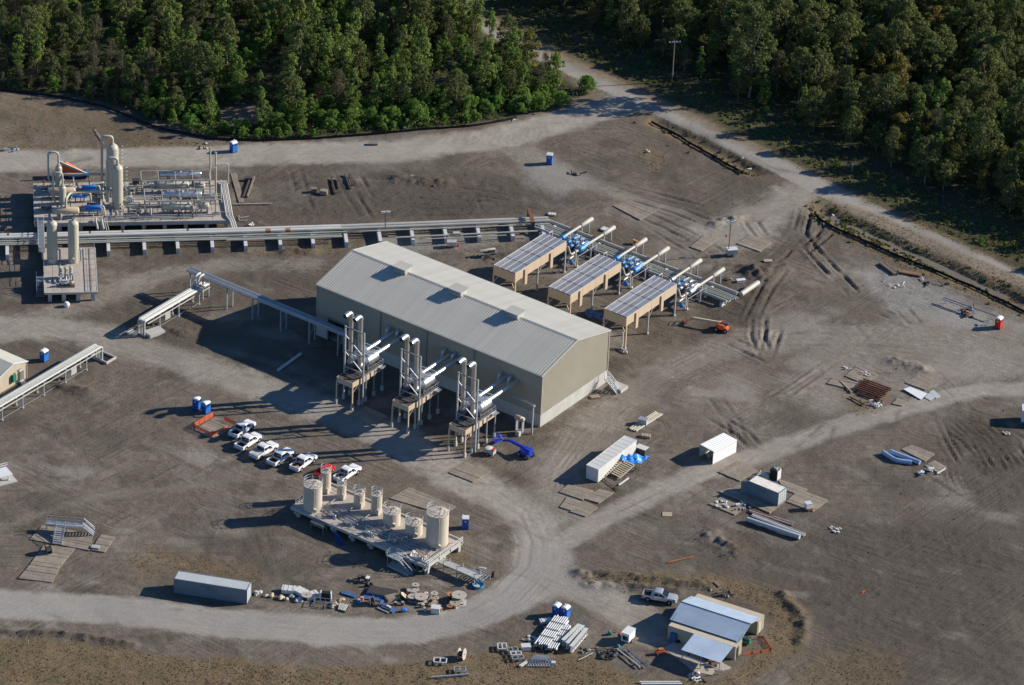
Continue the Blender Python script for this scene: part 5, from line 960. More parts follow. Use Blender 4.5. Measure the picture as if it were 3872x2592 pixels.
for k in range(8): MB().box((.1, 1.4 - k * .3, -.22 - k * .22), (1.2, .28, .05)).build('tread', 'galv_dark', v, False)
for x in (-.55, .75): MB().beam((x, 1.6, 0), (x, -1.0, -1.9), .06, .25).build('stringer', 'galv', v, False); MB().rail([(x, 1.6, 0), (x, -1.0, -1.9)], 1.0, 1.4, .03).build('handrail', 'galv', v, False); MB().b2(x - .05, x + .05, 3.25, 3.35, -2.2, 1.0).build('post', 'galv', v, False)
a, b = Q1(320, 800, 2.2), Q1(330, 1055, 2.2); v = thing('gangway', 'narrow steel gangway with rails bridging the pipeline between two decks', 'gangway', (b.x, b.y, 2.2)); d = a - b
MB().beam((0, 0, 0), d, 1.1, .08).build('floor', 'galv_dark', v, False)
for s in (-.55, .55): MB().rail([(s, 0, .05), (d.x + s, d.y, .05)], 1.05, 1.6, .04).build('handrail', 'pipe_green', v, False)
single(MB().lathe([(.05, -.1), (.4, -.05), (.58, .35), (.55, .65), (.3, .95), (.05, 1.0)], (0, 0, 0), 18), 'white_tank', 'white_paint', 'small white ball-shaped tank on the ground below the lower deck', 'tank', Q1(527, 1485))
# ================================================================ TANK BATTERY
t = thing('tank_deck', 'long raised concrete deck on piers carrying eight cream tanks', 'platform', BF(0, 0), YAW)
deck_on_piers(t, -15.3, 13.1, -50.0, -40.2, 1.8, .5, [(x, y) for x in np.arange(-14.2, 13, 3.85) for y in (-49.3, -45, -40.9)])
for x in np.arange(-14.2, 13, 3.85): MB().b2(x - .25, x + .25, -50.3, -49.6, .9, 1.3).build('corbel', 'concrete', t, False)
MB().b2(-15.2, 13.0, -40.3, -40.05, 1.8, 2.05).build('rear_kerb', 'concrete', t, False)
for z in (2.1, 2.45, 2.8): MB().beam((13.3, -49.8, z), (13.3, -40.4, z + .05), .08).build('end_rail', 'pipe_white', t, False)
for k in range(4): MB().b2(13.24, 13.36, -49.8 + k * 3.1, -49.7 + k * 3.1, 1.5, 2.8).build('rail_post', 'pipe_white', t, False)
MB().rail([(-15.2, -49.0, 1.8), (-15.2, -46.0, 1.8)], .9, 1, .03).build('handrail', 'galv', t, False); MB().rail([(-12.9, -40.3, 1.9), (-9.8, -40.3, 1.9)], 1.2, 1.5, .035).build('handrail', 'galv', t, False)
def tank(u, v, r, top, label):
    t = thing('storage_tank', label, 'tank', BF(u, v, 1.8), YAW, 'cream tanks on the tank deck'); h = top - 1.8
    MB().lathe([(r, 0), (r, h), (r * 1.02, h), (r * 1.02, h + .05)], (0, 0, 0), 30).build('shell', 'cream_tank', t); MB().lathe([(r * 1.0, h + .04), (r * .5, h + .04 + r * .1), (.06, h + .04 + r * .16)], (0, 0, 0), 30).build('roof', 'cream_tank', t)
    for f in (.33, .66): MB().lathe([(r, h * f - .03), (r + .015, h * f), (r, h * f + .03)], (0, 0, 0), 30).build('weld_seam', 'cream_tank', t)
    n = 18; mb = MB(); rr_ = r * 1.02
    for z in (h + .55, h + 1.05): mb.tube([(rr_ * math.cos(a), rr_ * math.sin(a), z) for a in np.linspace(0, 2 * math.pi, n + 1)], .035, 5, False)
    mb.build('guard_ring', 'galv', t)
    for k in range(0, 8): a = 2 * math.pi * k / 8; MB().beam((rr_ * math.cos(a), rr_ * math.sin(a), h), (rr_ * math.cos(a), rr_ * math.sin(a), h + 1.05), .05).build('guard_post', 'galv', t, False)
    MB().cyl((0, 0, h), (0, 0, h + 1.7), .05, 6).build('vent_pole', 'galv', t); MB().cyl((.1, r * .45, h + .1), (.1, r * .45, h + .45), .22, 12).build('hatch', 'cream_tank', t)
    for k in range(4 if r > 1.3 else 2): a = .4 + k * 1.55; MB().beam((0, 0, h + .2), (r * .95 * math.cos(a), r * .95 * math.sin(a), h + .12), .05).build('roof_pipe', 'galv_dark', t, False)
    MB().b2(r * .55, r * .55 + .55, -r * .9, -r * .9 + .5, .05, 1.1).build('manway', 'cream_tank', t, False) if r < 1 else MB().cyl((r * .6, -r * .6, .6), (r * .88, -r * .88, .6), .38, 14).build('manway', 'cream_tank', t)
    MB().tube(bend([(r * .7, -r * .72, h - .2), (r * .78, -r * .8, h - .4), (r * .78, -r * .8, .3)], .2), .05, 6).build('gauge_pipe', 'cream_tank', t); return t
for a in ((12.25, -48.1, 1.56, 6.5, 'wide tall cream tank at the left front corner of the tank deck'), (14.0, -42.4, .88, 5.65, 'narrow tall cream tank at the left rear, in front of the red car'), (10.7, -42.3, .79, 4.3, 'smallest cream tank, second from left in the rear row'), (6.85, -42.4, .95, 4.3, 'short narrow cream tank, third from left in the rear row'), (3.36, -42.2, .93, 5.3, 'tall narrow cream tank, fourth from left in the rear row'), (-.7, -43.3, 1.46, 4.2, 'squat wide cream tank beside the tall narrow one'), (-5.4, -43.4, 1.46, 4.0, 'squat wide cream tank next to the biggest tank'), (-10.2, -43.4, 1.85, 7.85, 'biggest tallest cream tank at the right end of the tank deck')): tank(*a)
t = thing('tank_piping', 'bundle of thin grey pipes and valves along the tank deck', 'piping', BF(0, 0, 1.8), YAW); rr = random.Random(5)
for k in range(8): y = -47.6 + k * .33; MB().cyl((-12.6 + k * .3 + (k % 3), y, .3 + .06 * (k % 2)), (12 - .4 * k, y, .3 + .06 * (k % 2)), .06, 6).build('pipe', ('pipe_grey', 'galv_dark', 'galv')[k % 3], t)
for x in np.arange(-10, 12, 3): MB().b2(x - .08, x + .08, -47.8, -44.9, .02, .22).build('pipe_rest', 'galv_dark', t, False)
for u, v, r in ((14, -42.4, .9), (10.7, -42.3, .8), (6.85, -42.4, .95), (3.36, -42.2, .9), (-.7, -43.3, 1.4), (-5.4, -43.4, 1.4)): MB().tube(bend([(-u, v - r, .4), (-u, -45.0, .4), (-u + .1, -45.6, .3)], .2), .06, 6).build('branch_pipe', 'galv', t); MB().cyl((-u, v - r - .4, .4), (-u, v - r - .4, .85), .1, 8).build('valve', 'galv', t)
for i, q in enumerate((Q5(545, 665, 1.8), Q5(700, 740, 1.8), Q5(900, 835, 1.8), Q5(1130, 915, 1.8))):
    t = thing('chemical_pump', ('grey pump set with hoop at the left front of the tank deck', 'grey pump set with hoop, second from left on the tank deck', 'grey pump set with hoop, third from left on the tank deck', 'grey pump set with hoop nearest the deck stair')[i], 'pump', q, YAW)
    MB().b2(-1.0, .9, -.5, .5, 0, .12).build('base', 'galv_dark', t, False); MB().vessel((-.8, -.1, .45), (.1, -.1, .45), .22, 12).build('motor', 'galv', t); MB().vessel((.2, -.1, .4), (.7, -.1, .4), .26, 12).build('pump_case', 'galv', t); MB().tube(bend([(.9, .3, 0), (.9, .3, 1.3), (-.9, .3, 1.3), (-.9, .3, .1)], .4), .05, 6).build('hoop', 'galv', t)
    for k in range(4): x, y = rr.uniform(-1.2, 1), rr.uniform(-.8, .7); MB().tube(bend([(x, y, 0), (x, y, .5), (x + .7, y + .2, .5), (x + .7, y + .2, 0)], .15), .05, 6).build('pipe', 'galv_dark', t)
    MB().box((-.3, -.55, .6), (.5, .15, .18)).build('white_box', 'white_dirty', t, False)
q = Q5(1400, 1065, 1.8); t = thing('valve_crate', 'white crate of tan piping at the near corner of the tank deck', 'crate', q, YAW)
for x in (-1.5, .75): MB().prism([(-.75, 0), (.75, 0), (.75, .35), (0, .9), (-.75, .35)], -.04, .04).build('gable_end', 'white_dirty', t, False).location = (x, 0, 0); 
for c in t.children: c.rotation_euler.z = math.pi / 2
MB().b2(-1.5, 2.2, -.8, .8, 0, .15).build('tray', 'white_dirty', t, False)
for k in range(12): x, y = rr.uniform(-1.2, 2), rr.uniform(-.6, .7); MB().tube(bend([(x, y, .1), (x, y, rr.uniform(.6, 1.1)), (x + .4, y + .2, .7), (x + .4, y + .2, .1)], .15), .06, 6).build('pipe', 'tan_paint', t)
# stair with landing at the deck front
q = Q5(1160, 1050, 1.8); t = thing('deck_stair', 'steel stair and landing going down from the tank deck front', 'stair', (q.x, q.y, 0), YAW)
MB().b2(-1.2, 1.2, -.8, .8, 1.65, 1.75).build('landing', 'galv', t, False); MB().rail([(-1.2, .7, 1.75), (-1.2, -.8, 1.75)], 1.05, 1.4, .035).build('handrail', 'galv', t, False); MB().rail([(-.4, .75, 1.75), (.9, .75, 1.75)], 1.0, 1.2, .035).build('handrail', 'galv', t, False)
for k in range(8): MB().box((1.4 + k * .32, 0, 1.5 - k * .2), (.3, 1.3, .05)).build('tread', 'galv_dark', t, False)
for y in (-.68, .68): MB().beam((1.2, y, 1.7), (4.0, y, -.1), .06, .26).build('stringer', 'galv', t, False); MB().beam((1.2, y, 2.7), (4.0, y, .95), .07).build('handrail', 'galv', t, False); MB().beam((4.0, y, -.1), (4.0, y, .95), .06).build('rail_post', 'galv', t, False); MB().b2(-1.15, -1.05, y - .05, y + .05, -.2, 1.7).build('post', 'galv', t, False); MB().b2(1.05, 1.15, y - .05, y + .05, -.2, 1.7).build('post', 'galv', t, False)
single(MB().slab([Q5(1075, 1140, .12), Q5(1275, 1245, .12), Q5(1335, 1190, .12), Q5(1140, 1090, .12)][::-1], .25), 'stair_pad', 'concrete', 'flat concrete pad under the tank deck stair', 'concrete pad')
# catwalk to the lower right
a, b = BF(-13.4, -46.5, 1.35), Q5(1985, 1262, 1.2); t = thing('catwalk', 'grated catwalk on posts leading from the tank deck to the road', 'catwalk', (a.x, a.y, 0)); d = b - a; L = math.hypot(d.x, d.y); t.rotation_euler.z = math.atan2(d.y, d.x)
MB().b2(-.8, L, -.75, .75, 1.25, 1.35).build('grating', 'pipe_grey', t, False)
for y in (-.8, .8): MB().b2(-.8, L, y - .05, y + .05, 1.15, 1.4).build('side_beam', 'galv', t, False)
for x in (1.2, L * .5, L - .4):
    for y in (-.8, .8): MB().b2(x - .08, x + .08, y - .08, y + .08, -.2, 1.9).build('post', 'galv', t, False)
MB().b2(-1.2, -.7, -1.6, 1.6, .3, 1.3).build('head_pipe', 'pipe_white', t, False)
q = Q5(1975, 1270); t = thing('loading_tray', 'grey slatted drip tray with two white arms at the catwalk end', 'tray', q, YAW)
for k in range(7): MB().box((-1.5 + k * .5, 0, .75), (.12, 2.2, .1)).build('slat', 'galv', t, False)
for y in (-1.1, 1.1): MB().b2(-1.7, 1.7, y - .05, y + .05, .65, .85).build('side', 'galv', t, False); MB().b2(-1.6, -1.5, y - .05, y + .05, -.1, .7).build('leg', 'galv', t, False); MB().b2(1.5, 1.6, y - .05, y + .05, -.1, .7).build('leg', 'galv', t, False)
for x, y in ((-1.2, -1.5), (-.3, 1.5)): MB().beam((x - .7, y, 1.0), (x + .6, y, 1.35), .3, .1).build('white_arm', 'white_paint', t, False)
q = Q5(1975, 1350); t = thing('kiddie_pool', 'round bright blue plastic pool on the ground beside the catwalk end', 'pool', q); MB().lathe([(.85, 0), (.95, .45), (1.0, .47), (.98, .5), (.86, .46), (.78, .06)], (0, 0, 0), 26).build('shell', 'pool_blue', t); MB().lathe([(.8, .15), (.4, .155), (.02, .155)], (0, 0, 0), 20).build('water', 'pipe_green', t)
t = thing('barrel', 'dark brown barrel standing at the road edge beyond the catwalk', 'barrel', Q5(2120, 1250)); MB().lathe([(.29, 0), (.31, .3), (.29, .6), (.31, .62), (.29, .92), (.24, .92), (.24, .88)], (0, 0, 0), 14).build('drum', 'wood_dark', t); MB().lathe([(.31, .3), (.32, .33), (.31, .36)], (0, 0, 0), 14).build('hoop', 'rust', t)
# awning and tarp under the deck front
q = Q5(405, 790); t = thing('awning', 'small sloped metal awning over a workbench under the tank deck', 'awning', q, YAW); MB().add([(-1.4, -.6, 1.3), (1.4, -.6, 1.3), (1.4, .5, 1.75), (-1.4, .5, 1.75)], [(0, 1, 2, 3), (3, 2, 1, 0)]).build('roof_sheet', 'pipe_grey', t, False); MB().b2(-1.2, 1.2, -.4, .4, .75, .85).build('bench', 'wood_pale', t, False)
for x in (-1.3, 1.3):
    for y in (-.5, .4): MB().b2(x - .04, x + .04, y - .04, y + .04, -.1, 1.3).build('leg', 'galv', t, False)
def cloth(name, m_, label, cat, corners, seed, amp=.25, n=14, par=None):
    r = np.random.default_rng(seed); A, B, C, D = [Vector(c) for c in corners]; o = sum((A, B, C, D), Vector()) / 4; vs = []; fs = []
    for i in range(n + 1):
        for j in range(n + 1):
            u, v = i / n, j / n; p = A * (1 - u) * (1 - v) + B * u * (1 - v) + C * u * v + D * (1 - u) * v; p = p - o; w = math.sin(u * 9 + seed) * math.cos(v * 7 + seed * 2) * .5 + math.sin((u * 1.3 + v) * 13 + seed) * .3 + r.normal() * .12
            vs.append((p.x + r.normal() * .04, p.y + r.normal() * .04, p.z + w * amp))
    for i in range(n):
        for j in range(n): a = i * (n + 1) + j; fs.append((a, a + 1, a + n + 2, a + n + 1))
    mb = MB().add(vs, fs); ob = mb.build(name, m_, None, True, o); return tag(ob, label, cat)
cloth('blue_tarp', 'tarp_dark', 'dark blue tarp hanging from the tank deck edge in the shade', 'tarp', (Q5(545, 800, 1.3), Q5(600, 830, 1.3), Q5(655, 945, .1), Q5(590, 940, .1)), 3, .15, 10)
# ================================================================ VEHICLES
def wheel(t, x, y, r=.39, w=.26):
    g = MB().lathe([(r * .62, -w / 2), (r * .95, -w / 2), (r, -w / 2 + .05), (r, w / 2 - .05), (r * .95, w / 2), (r * .62, w / 2)], (0, 0, 0), 18, (0, 1, 0)).build('wheel', 'rubber', t); g.location = (x, y, r - .03)
    for s in (-1, 1): MB().lathe([(r * .6, 0), (r * .5, .02), (.05, .03)], (0, s * (w / 2 - .02), 0), 14, (0, s, 0)).build('rim', 'galv', g)
def loft(secs):                                        # secs: list of (x, [(y,z)...]) closed rings
    mb = MB(); n = len(secs[0][1]); vs = []; fs = []
    for x, ring in secs: vs += [(x, y, z) for y, z in ring]
    for i in range(len(secs) - 1):
        for j in range(n): fs.append((i * n + j, i * n + (j + 1) % n, (i + 1) * n + (j + 1) % n, (i + 1) * n + j))
    fs += [tuple(range(n - 1, -1, -1)), tuple((len(secs) - 1) * n + j for j in range(n))]; return mb.add(vs, fs)
def bring(w, z0, z1, b=.1, tw=None):
    tw = w if tw is None else tw
    return [(-w + b, z0), (w - b, z0), (w, z0 + b), (w, z1 - b * 2.2), (tw - b, z1), (-tw + b, z1), (-w, z1 - b * 2.2), (-w, z0 + b)]
def pickup(paint, label, loc, rz, group, bed='open'):
    t = thing('pickup_truck', label, 'pickup truck', loc, rz, group); W = .98
    loft([(2.88, bring(W * .80, .5, .86)), (2.8, bring(W * .93, .42, 1.0)), (2.55, bring(W, .4, 1.1)), (1.55, bring(W, .4, 1.16)), (1.1, bring(W, .4, 1.18)), (-.78, bring(W, .4, 1.16))]).build('body', paint, t)
    # bed: sides, floor, tailgate
    for s in (-1, 1): MB().b2(-2.72, -.78, s * .87 if s > 0 else -W, W if s > 0 else -.87, .48, 1.13).build('bed_side', paint, t, False)
    MB().b2(-2.72, -.78, -.87, .87, .52, .62).build('bed_floor', 'bedliner', t, False); tg = MB().b2(-2.80, -2.70, -W + .03, W - .03, .52, 1.12).build('tailgate', paint, t, False); MB().b2(-2.82, -2.795, -.16, .16, .9, 1.0).build('handle', 'black', tg, False)
    # cab
    cab = loft([(1.42, bring(.86, 1.1, 1.2, .04)), (.48, bring(.88, 1.1, 1.84, .06, .82)), (.25, bring(.89, 1.1, 1.93, .06, .82)), (-.70, bring(.89, 1.1, 1.93, .06, .82)), (-.86, bring(.88, 1.1, 1.86, .06, .80)), (-.98, bring(.88, 1.1, 1.2, .05))]).build('cab', paint, t)
    MB().add([(1.40, -.78, 1.215), (1.40, .78, 1.215), (.56, .74, 1.80), (.56, -.74, 1.80)], [(0, 1, 2, 3)]).build('windshield', 'glass', t, False).location = (.03, 0, .045)
    MB().add([(-.98, .76, 1.22), (-.98, -.76, 1.22), (-.875, -.72, 1.80), (-.875, .72, 1.80)], [(0, 1, 2, 3)]).build('rear_window', 'glass', t, False).location = (-.03, 0, 0)
    for s in (-1, 1):
        for x0, x1, x2, x3 in ((1.05, .04, .04, .50), (-.06, -.84, -.78, -.06)): MB().add([(x0, s * .90, 1.24), (x1, s * .90, 1.24), (x2, s * .90, 1.72), (x3, s * .90, 1.72)], [(0, 1, 2, 3) if s < 0 else (3, 2, 1, 0)]).build('side_window', 'glass', t, False)
        MB().b2(2.72, 2.86, s * .55 - .22, s * .55 + .22, .78, .94).build('headlight', 'lamp_clear', t, False); MB().b2(-2.78, -2.68, s * .9 - .085, s * .9 + .09, .72, 1.08).build('taillight', 'lamp_red', t, False); MB().box((.78, s * 1.08, 1.25), (.12, .22, .2)).build('mirror', 'black', t, False)
        for x in (1.78, -1.78): wheel(t, x, s * .86); MB().lathe([(.36, -.02), (.47, .02)], (x, s * (W - .01), .4), 16, (0, s, 0)).build('wheel_arch', 'black', t)
    MB().b2(2.78, 2.98, -.9, .9, .42, .62).build('bumper', 'galv', t, False); MB().b2(-2.96, -2.78, -.88, .88, .45, .62).build('bumper', 'galv', t, False); MB().b2(2.84, 2.885, -.32, .32, .68, .92).build('grille', 'black', t, False)
    if bed == 'toolbox': MB().b2(-1.35, -.85, -.85, .85, .85, 1.22).build('toolbox', 'silver', t, False)
    if bed == 'rack':
        for k in range(7): MB().b2(-2.6, -1.0, -.7 + k * .22, -.62 + k * .22, 1.1, 1.18).build('rack_rail', 'white_dirty', t, False)
    if bed == 'junk':
        for k in range(7): MB().box((-2.4 + .2 * k, random.uniform(-.5, .5), .75), (.3, .35, .3), random.random()).build('cargo', random.choice(['tan_bag', 'orange', 'grey_box', 'black', 'rust_orange']), t, False)
    return t
def side(q, d=.86, h=math.radians(55.2)): n = Vector((-math.sin(h), math.cos(h), 0)); return q + n * d     # from the visible wheel line to the truck's centre line
TR = math.radians(55.2); gr = 'pickup trucks parked in a row'
for q, p, bed, lb, a in (((733, 500), 'truck_white', 'open', 'white pickup truck nearest the orange fence, end of the row', 3), ((797, 623), 'truck_white', 'toolbox', 'white pickup truck second from the orange fence', 0), ((948, 712), 'truck_white', 'rack', 'white pickup truck with a slatted bed cover, third in the row', -2), ((1115, 778), 'truck_white', 'toolbox', 'white pickup truck fourth from the orange fence', 0), ((1338, 830), 'truck_white', 'junk', 'white pickup truck left of the red car with clutter in its bed', 2), ((1772, 940), 'truck_white', 'junk', 'white pickup truck right of the red car, partly behind the tanks', 0)):
    pickup(p, lb, side(Q4(*q)), TR + math.radians(a), gr, bed)
pickup('truck_silver', 'silver pickup truck parked alone beside the metal-roofed shed', side(Q6(1362, 278), .86, math.radians(-12)), math.radians(-12), None, 'toolbox')
t = thing('red_car', 'bright red car parked between two white pickups behind the tanks', 'car', side(Q4(1545, 905), .8), TR)
W = .86; loft([(2.15, bring(W * .8, .3, .55)), (2.05, bring(W * .93, .26, .66)), (1.6, bring(W, .25, .78)), (.8, bring(W, .25, .88)), (-1.5, bring(W, .25, .92)), (-2.0, bring(W * .95, .27, .88)), (-2.2, bring(W * .86, .32, .72))]).build('body', 'car_red', t)
loft([(1.0, bring(W * .9, .8, .88, .03)), (.35, bring(W * .88, .8, 1.32, .06, W * .68)), (-.9, bring(W * .88, .8, 1.36, .06, W * .68)), (-1.75, bring(W * .86, .8, .92, .04))]).build('cabin', 'car_red', t)
MB().add([(.93, -.66, .93), (.93, .66, .93), (.40, .54, 1.29), (.40, -.54, 1.29)], [(0, 1, 2, 3)]).build('windshield', 'glass', t, False).location = (.04, 0, .02); MB().add([(-1.62, .62, .99), (-1.62, -.62, .99), (-.98, -.52, 1.32), (-.98, .52, 1.32)], [(0, 1, 2, 3)]).build('rear_window', 'glass', t, False).location = (-.04, 0, .02)
for s in (-1, 1):
    MB().add([(.80, s * .79, .92), (-1.3, s * .79, .95), (-.85, s * .66, 1.28), (.32, s * .66, 1.27)], [(0, 1, 2, 3) if s < 0 else (3, 2, 1, 0)]).build('side_window', 'glass', t, False); MB().b2(2.0, 2.12, s * .5 - .18, s * .5 + .18, .5, .62).build('headlight', 'lamp_clear', t, False); MB().b2(-2.2, -2.12, s * .55 - .16, s * .55 + .16, .58, .72).build('taillight', 'lamp_red', t, False)
    for x in (1.35, -1.35): wheel(t, x, s * .76, .32, .22)
def boomlift(paint, label, loc, rz, arms, basket, rz2=0):
    t = thing('boom_lift', label, 'boom lift', loc, rz); MB().b2(-1.2, 1.2, -.75, .75, .45, .75).build('chassis', paint, t, False); MB().lathe([(1.05, 0), (1.1, .35), (.95, .75), (.5, .85)], (0, 0, .75), 18).build('turret', paint, t); MB().box((-.5, 0, 1.55), (1.3, .9, .35)).build('engine_cover', 'steel_dark' if paint == 'orange' else paint, t, False)
    for x in (-.85, .85):
        for y in (-.8, .8): wheel(t, x, y, .45, .32)
    for a, b, w in arms: MB().beam(a, b, w, w * 1.15).build('boom', paint if paint != 'orange' else 'tan_bag', t, False)
    x, y, z = basket; mb = MB()
    for zz in (0, .55, 1.1):
        for p, q in (((-.4, -.8), (.4, -.8)), ((.4, -.8), (.4, .8)), ((.4, .8), (-.4, .8)), ((-.4, .8), (-.4, -.8))): mb.beam((x + p[0], y + p[1], z + zz), (x + q[0], y + q[1], z + zz), .06)
    for p in ((-.4, -.8), (.4, -.8), (.4, .8), (-.4, .8)): mb.beam((x + p[0], y + p[1], z), (x + p[0], y + p[1], z + 1.1), .06)
    mb.b2(x - .4, x + .4, y - .8, y + .8, z - .06, z); mb.build('basket', paint if paint != 'orange' else 'rust', t, False); return t
boomlift('lift_blue', 'bright blue boom lift with its arm lowered beside the right exhaust unit', Q2(1460, 1525), math.radians(140), [((.3, 0, 1.5), (3.6, .2, 1.7), .4), ((3.5, .2, 1.7), (5.0, .3, 1.1), .3), ((4.9, .3, 1.1), (6.0, .3, 1.9), .2)], (6.3, .3, .5))
boomlift('orange', 'orange boom lift with its arm lowered in the mud right of the coolers', Q3(1815, 975), math.radians(163), [((.2, 0, 1.5), (5.5, 0, 1.35), .34), ((5.4, 0, 1.35), (6.3, 0, .7), .25)], (6.8, 0, .3))
t = thing('welding_cart', 'welding machine cart with red and white cover beside the blue lift', 'welding cart', Q2(1225, 1515), math.radians(-30)); MB().b2(-.9, .9, -.5, .5, .35, 1.1).build('engine_box', 'pipe_green', t, False); MB().lathe([(.75, 0), (.7, .15), (.1, .3)], (-.2, 0, 1.15), 12).build('cover', 'white_dirty', t); MB().b2(-.5, .8, -.35, .3, 1.2, 1.32).build('red_panel', 'john_red', t, False); MB().beam((.9, 0, .45), (1.8, 0, .4), .08).build('drawbar', 'galv', t, False); MB().tube(bend([(-.6, .5, .5), (.6, .6, 1.0), (.9, -.4, 1.2)], .4), .06, 6).build('cable', 'black', t)
for y in (-.6, .6): wheel(t, -.1, y, .3, .18)
t = thing('quad_bike', 'dark quad bike with white panels parked below the tank deck', 'quad bike', QE(1095, 140), math.radians(-18)); loft([(1.0, bring(.2, .45, .75, .05)), (.5, bring(.28, .4, .85, .06)), (-.2, bring(.2, .45, .72, .05)), (-.9, bring(.3, .5, .85, .06))]).build('body', 'black', t); MB().b2(-1.05, -.35, -.45, .45, .85, .9).build('rear_rack', 'steel_dark', t, False); MB().b2(.45, 1.0, -.42, .42, .82, .95).build('front_fender', 'white_paint', t, False); MB().beam((.3, -.45, 1.15), (.3, .45, 1.15), .05).build('handlebar', 'black', t, False); MB().b2(-.4, .2, -.16, .16, .72, .9).build('seat', 'black', t, False)
for x in (.75, -.75):
    for y in (-.45, .45): wheel(t, x, y, .31, .24)
t = thing('tyre_pair', 'two old black tyres lying on the ground below the quad bike', 'tyres', QE(1155, 205))
for x, y, a in ((-.3, 0, .3), (.45, .2, .9)): MB().lathe([(.2, -.12), (.4, -.12), (.44, 0), (.4, .12), (.2, .12)], (x, y, .3), 14, (math.sin(a), 1, .2)).build('tyre', 'rubber', t)
# light towers, cable-hung lamps
def light_tower(loc, h, label, trailer):
    t = thing('light_tower', label, 'light tower', loc, math.radians(15)); MB().cyl((0, 0, 0), (0, 0, h), .09, 8).build('mast', 'steel_dark', t); MB().beam((-.7, 0, h), (.7, 0, h), .08).build('crossbar', 'galv', t, False)
    for x in (-.65, -.2, .3, .7): MB().box((x, -.1, h + random.uniform(-.35, .2)), (.4, .2, .36)).build('lamp_head', 'lamp_clear', t, False)
    if trailer: MB().b2(-.3, 1.6, -.65, .65, .4, 1.4).build('generator_box', 'grey_box', t, False); MB().b2(-.35, 1.65, -.7, .7, 1.4, 1.48).build('lid', 'white_dirty', t, False); [wheel(t, .7, y, .33, .2) for y in (-.75, .75)]; MB().beam((-.3, 0, .4), (-1.4, 0, .35), .08).build('drawbar', 'galv', t, False); MB().lathe([(.18, 0), (.2, .4), (.1, .5)], (-.5, .5, 3.8), 10).build('red_box', 'john_red', t)
    else: MB().b2(-.5, .5, -.4, .4, -.1, .3).build('base', 'steel_dark', t, False)
light_tower(Q3(1862, 425), 7.2, 'tall light tower on a grey trailer in the churned ground', True); light_tower(QB(1135, 735), 5.2, 'thin light mast with blue-white lamps behind the pipeline', False)
# portable toilets
def john(loc, rz, label, paint, flat=False, roofm='john_roof', grp='blue portable toilets'):
    t = thing('portable_toilet', label, 'portable toilet', loc, rz, grp); w, h = .56, 2.0
    MB().b2(-w, w, -w, w, .08, h).build('cabin', paint, t, False); MB().b2(-w - .04, w + .04, -w - .04, w + .04, -.05, .1).build('skid_base', 'black', t, False)
    if flat: MB().b2(-w - .03, w + .03, -w - .03, w + .03, h, h + .16).build('roof', roofm, t, False); [MB().b2(-w, w, -.42 + k * .26, -.34 + k * .26, h + .16, h + .2).build('roof_rib', roofm, t, False) for k in range(4)]
    else: MB().prism([((w + .03) * math.cos(a), h - .02 + .34 * math.sin(a)) for a in np.linspace(0, math.pi, 9)], -w - .03, w + .03).build('roof', roofm, t)
    d = MB().b2(-.42, .42, -w - .035, -w, .16, h - .12).build('door', 'john_dark' if paint != 'john_red' else 'john_red', t, False); MB().b2(.3, .36, -w - .06, -w - .036, .95, 1.1).build('latch', 'white_paint', d, False); MB().b2(-.16, .16, -w - .045, -w - .036, 1.45, 1.7).build('sign', 'white_dirty', d, False)
    for s in (-1, 1): MB().b2(s * w - .03, s * w + .03, -.4, .4, 1.55, 1.8).build('vent_grille', 'black', t, False)
    MB().cyl((-.4, .42, h - .1), (-.4, .42, h + .42), .05, 8).build('vent_pipe', 'john_roof', t); return t
R_ = math.radians
for q, rz, fl, lb in ((G(883, 574), -50, 0, 'blue portable toilet with rounded white roof beside the upper road'), (G(2077, 620), -8, 1, 'blue portable toilet with flat white roof on the bare ground right of centre'), (G(167, 1364), -35, 0, 'bright blue portable toilet beside the small building at left'), (G(744, 1545), -28, 0, 'blue portable toilet by the orange fence, left of the pair'), (G(779, 1560), -42, 0, 'blue portable toilet by the orange fence, right of the pair'), (G(1759, 1997), 2, 1, 'blue portable toilet with flat roof right of the biggest tank'), (G(2104, 2328), -30, 0, 'blue portable toilet above the pipe stacks, left of the pair'), (G(2138, 2336), -30, 0, 'blue portable toilet above the pipe stacks, right of the pair')):
    john(q, R_(rz), lb, 'john_blue', fl)
john(G(3775, 1240), R_(-30), 'bright red portable toilet with white roof near the right edge', 'john_red', False, grp=None)
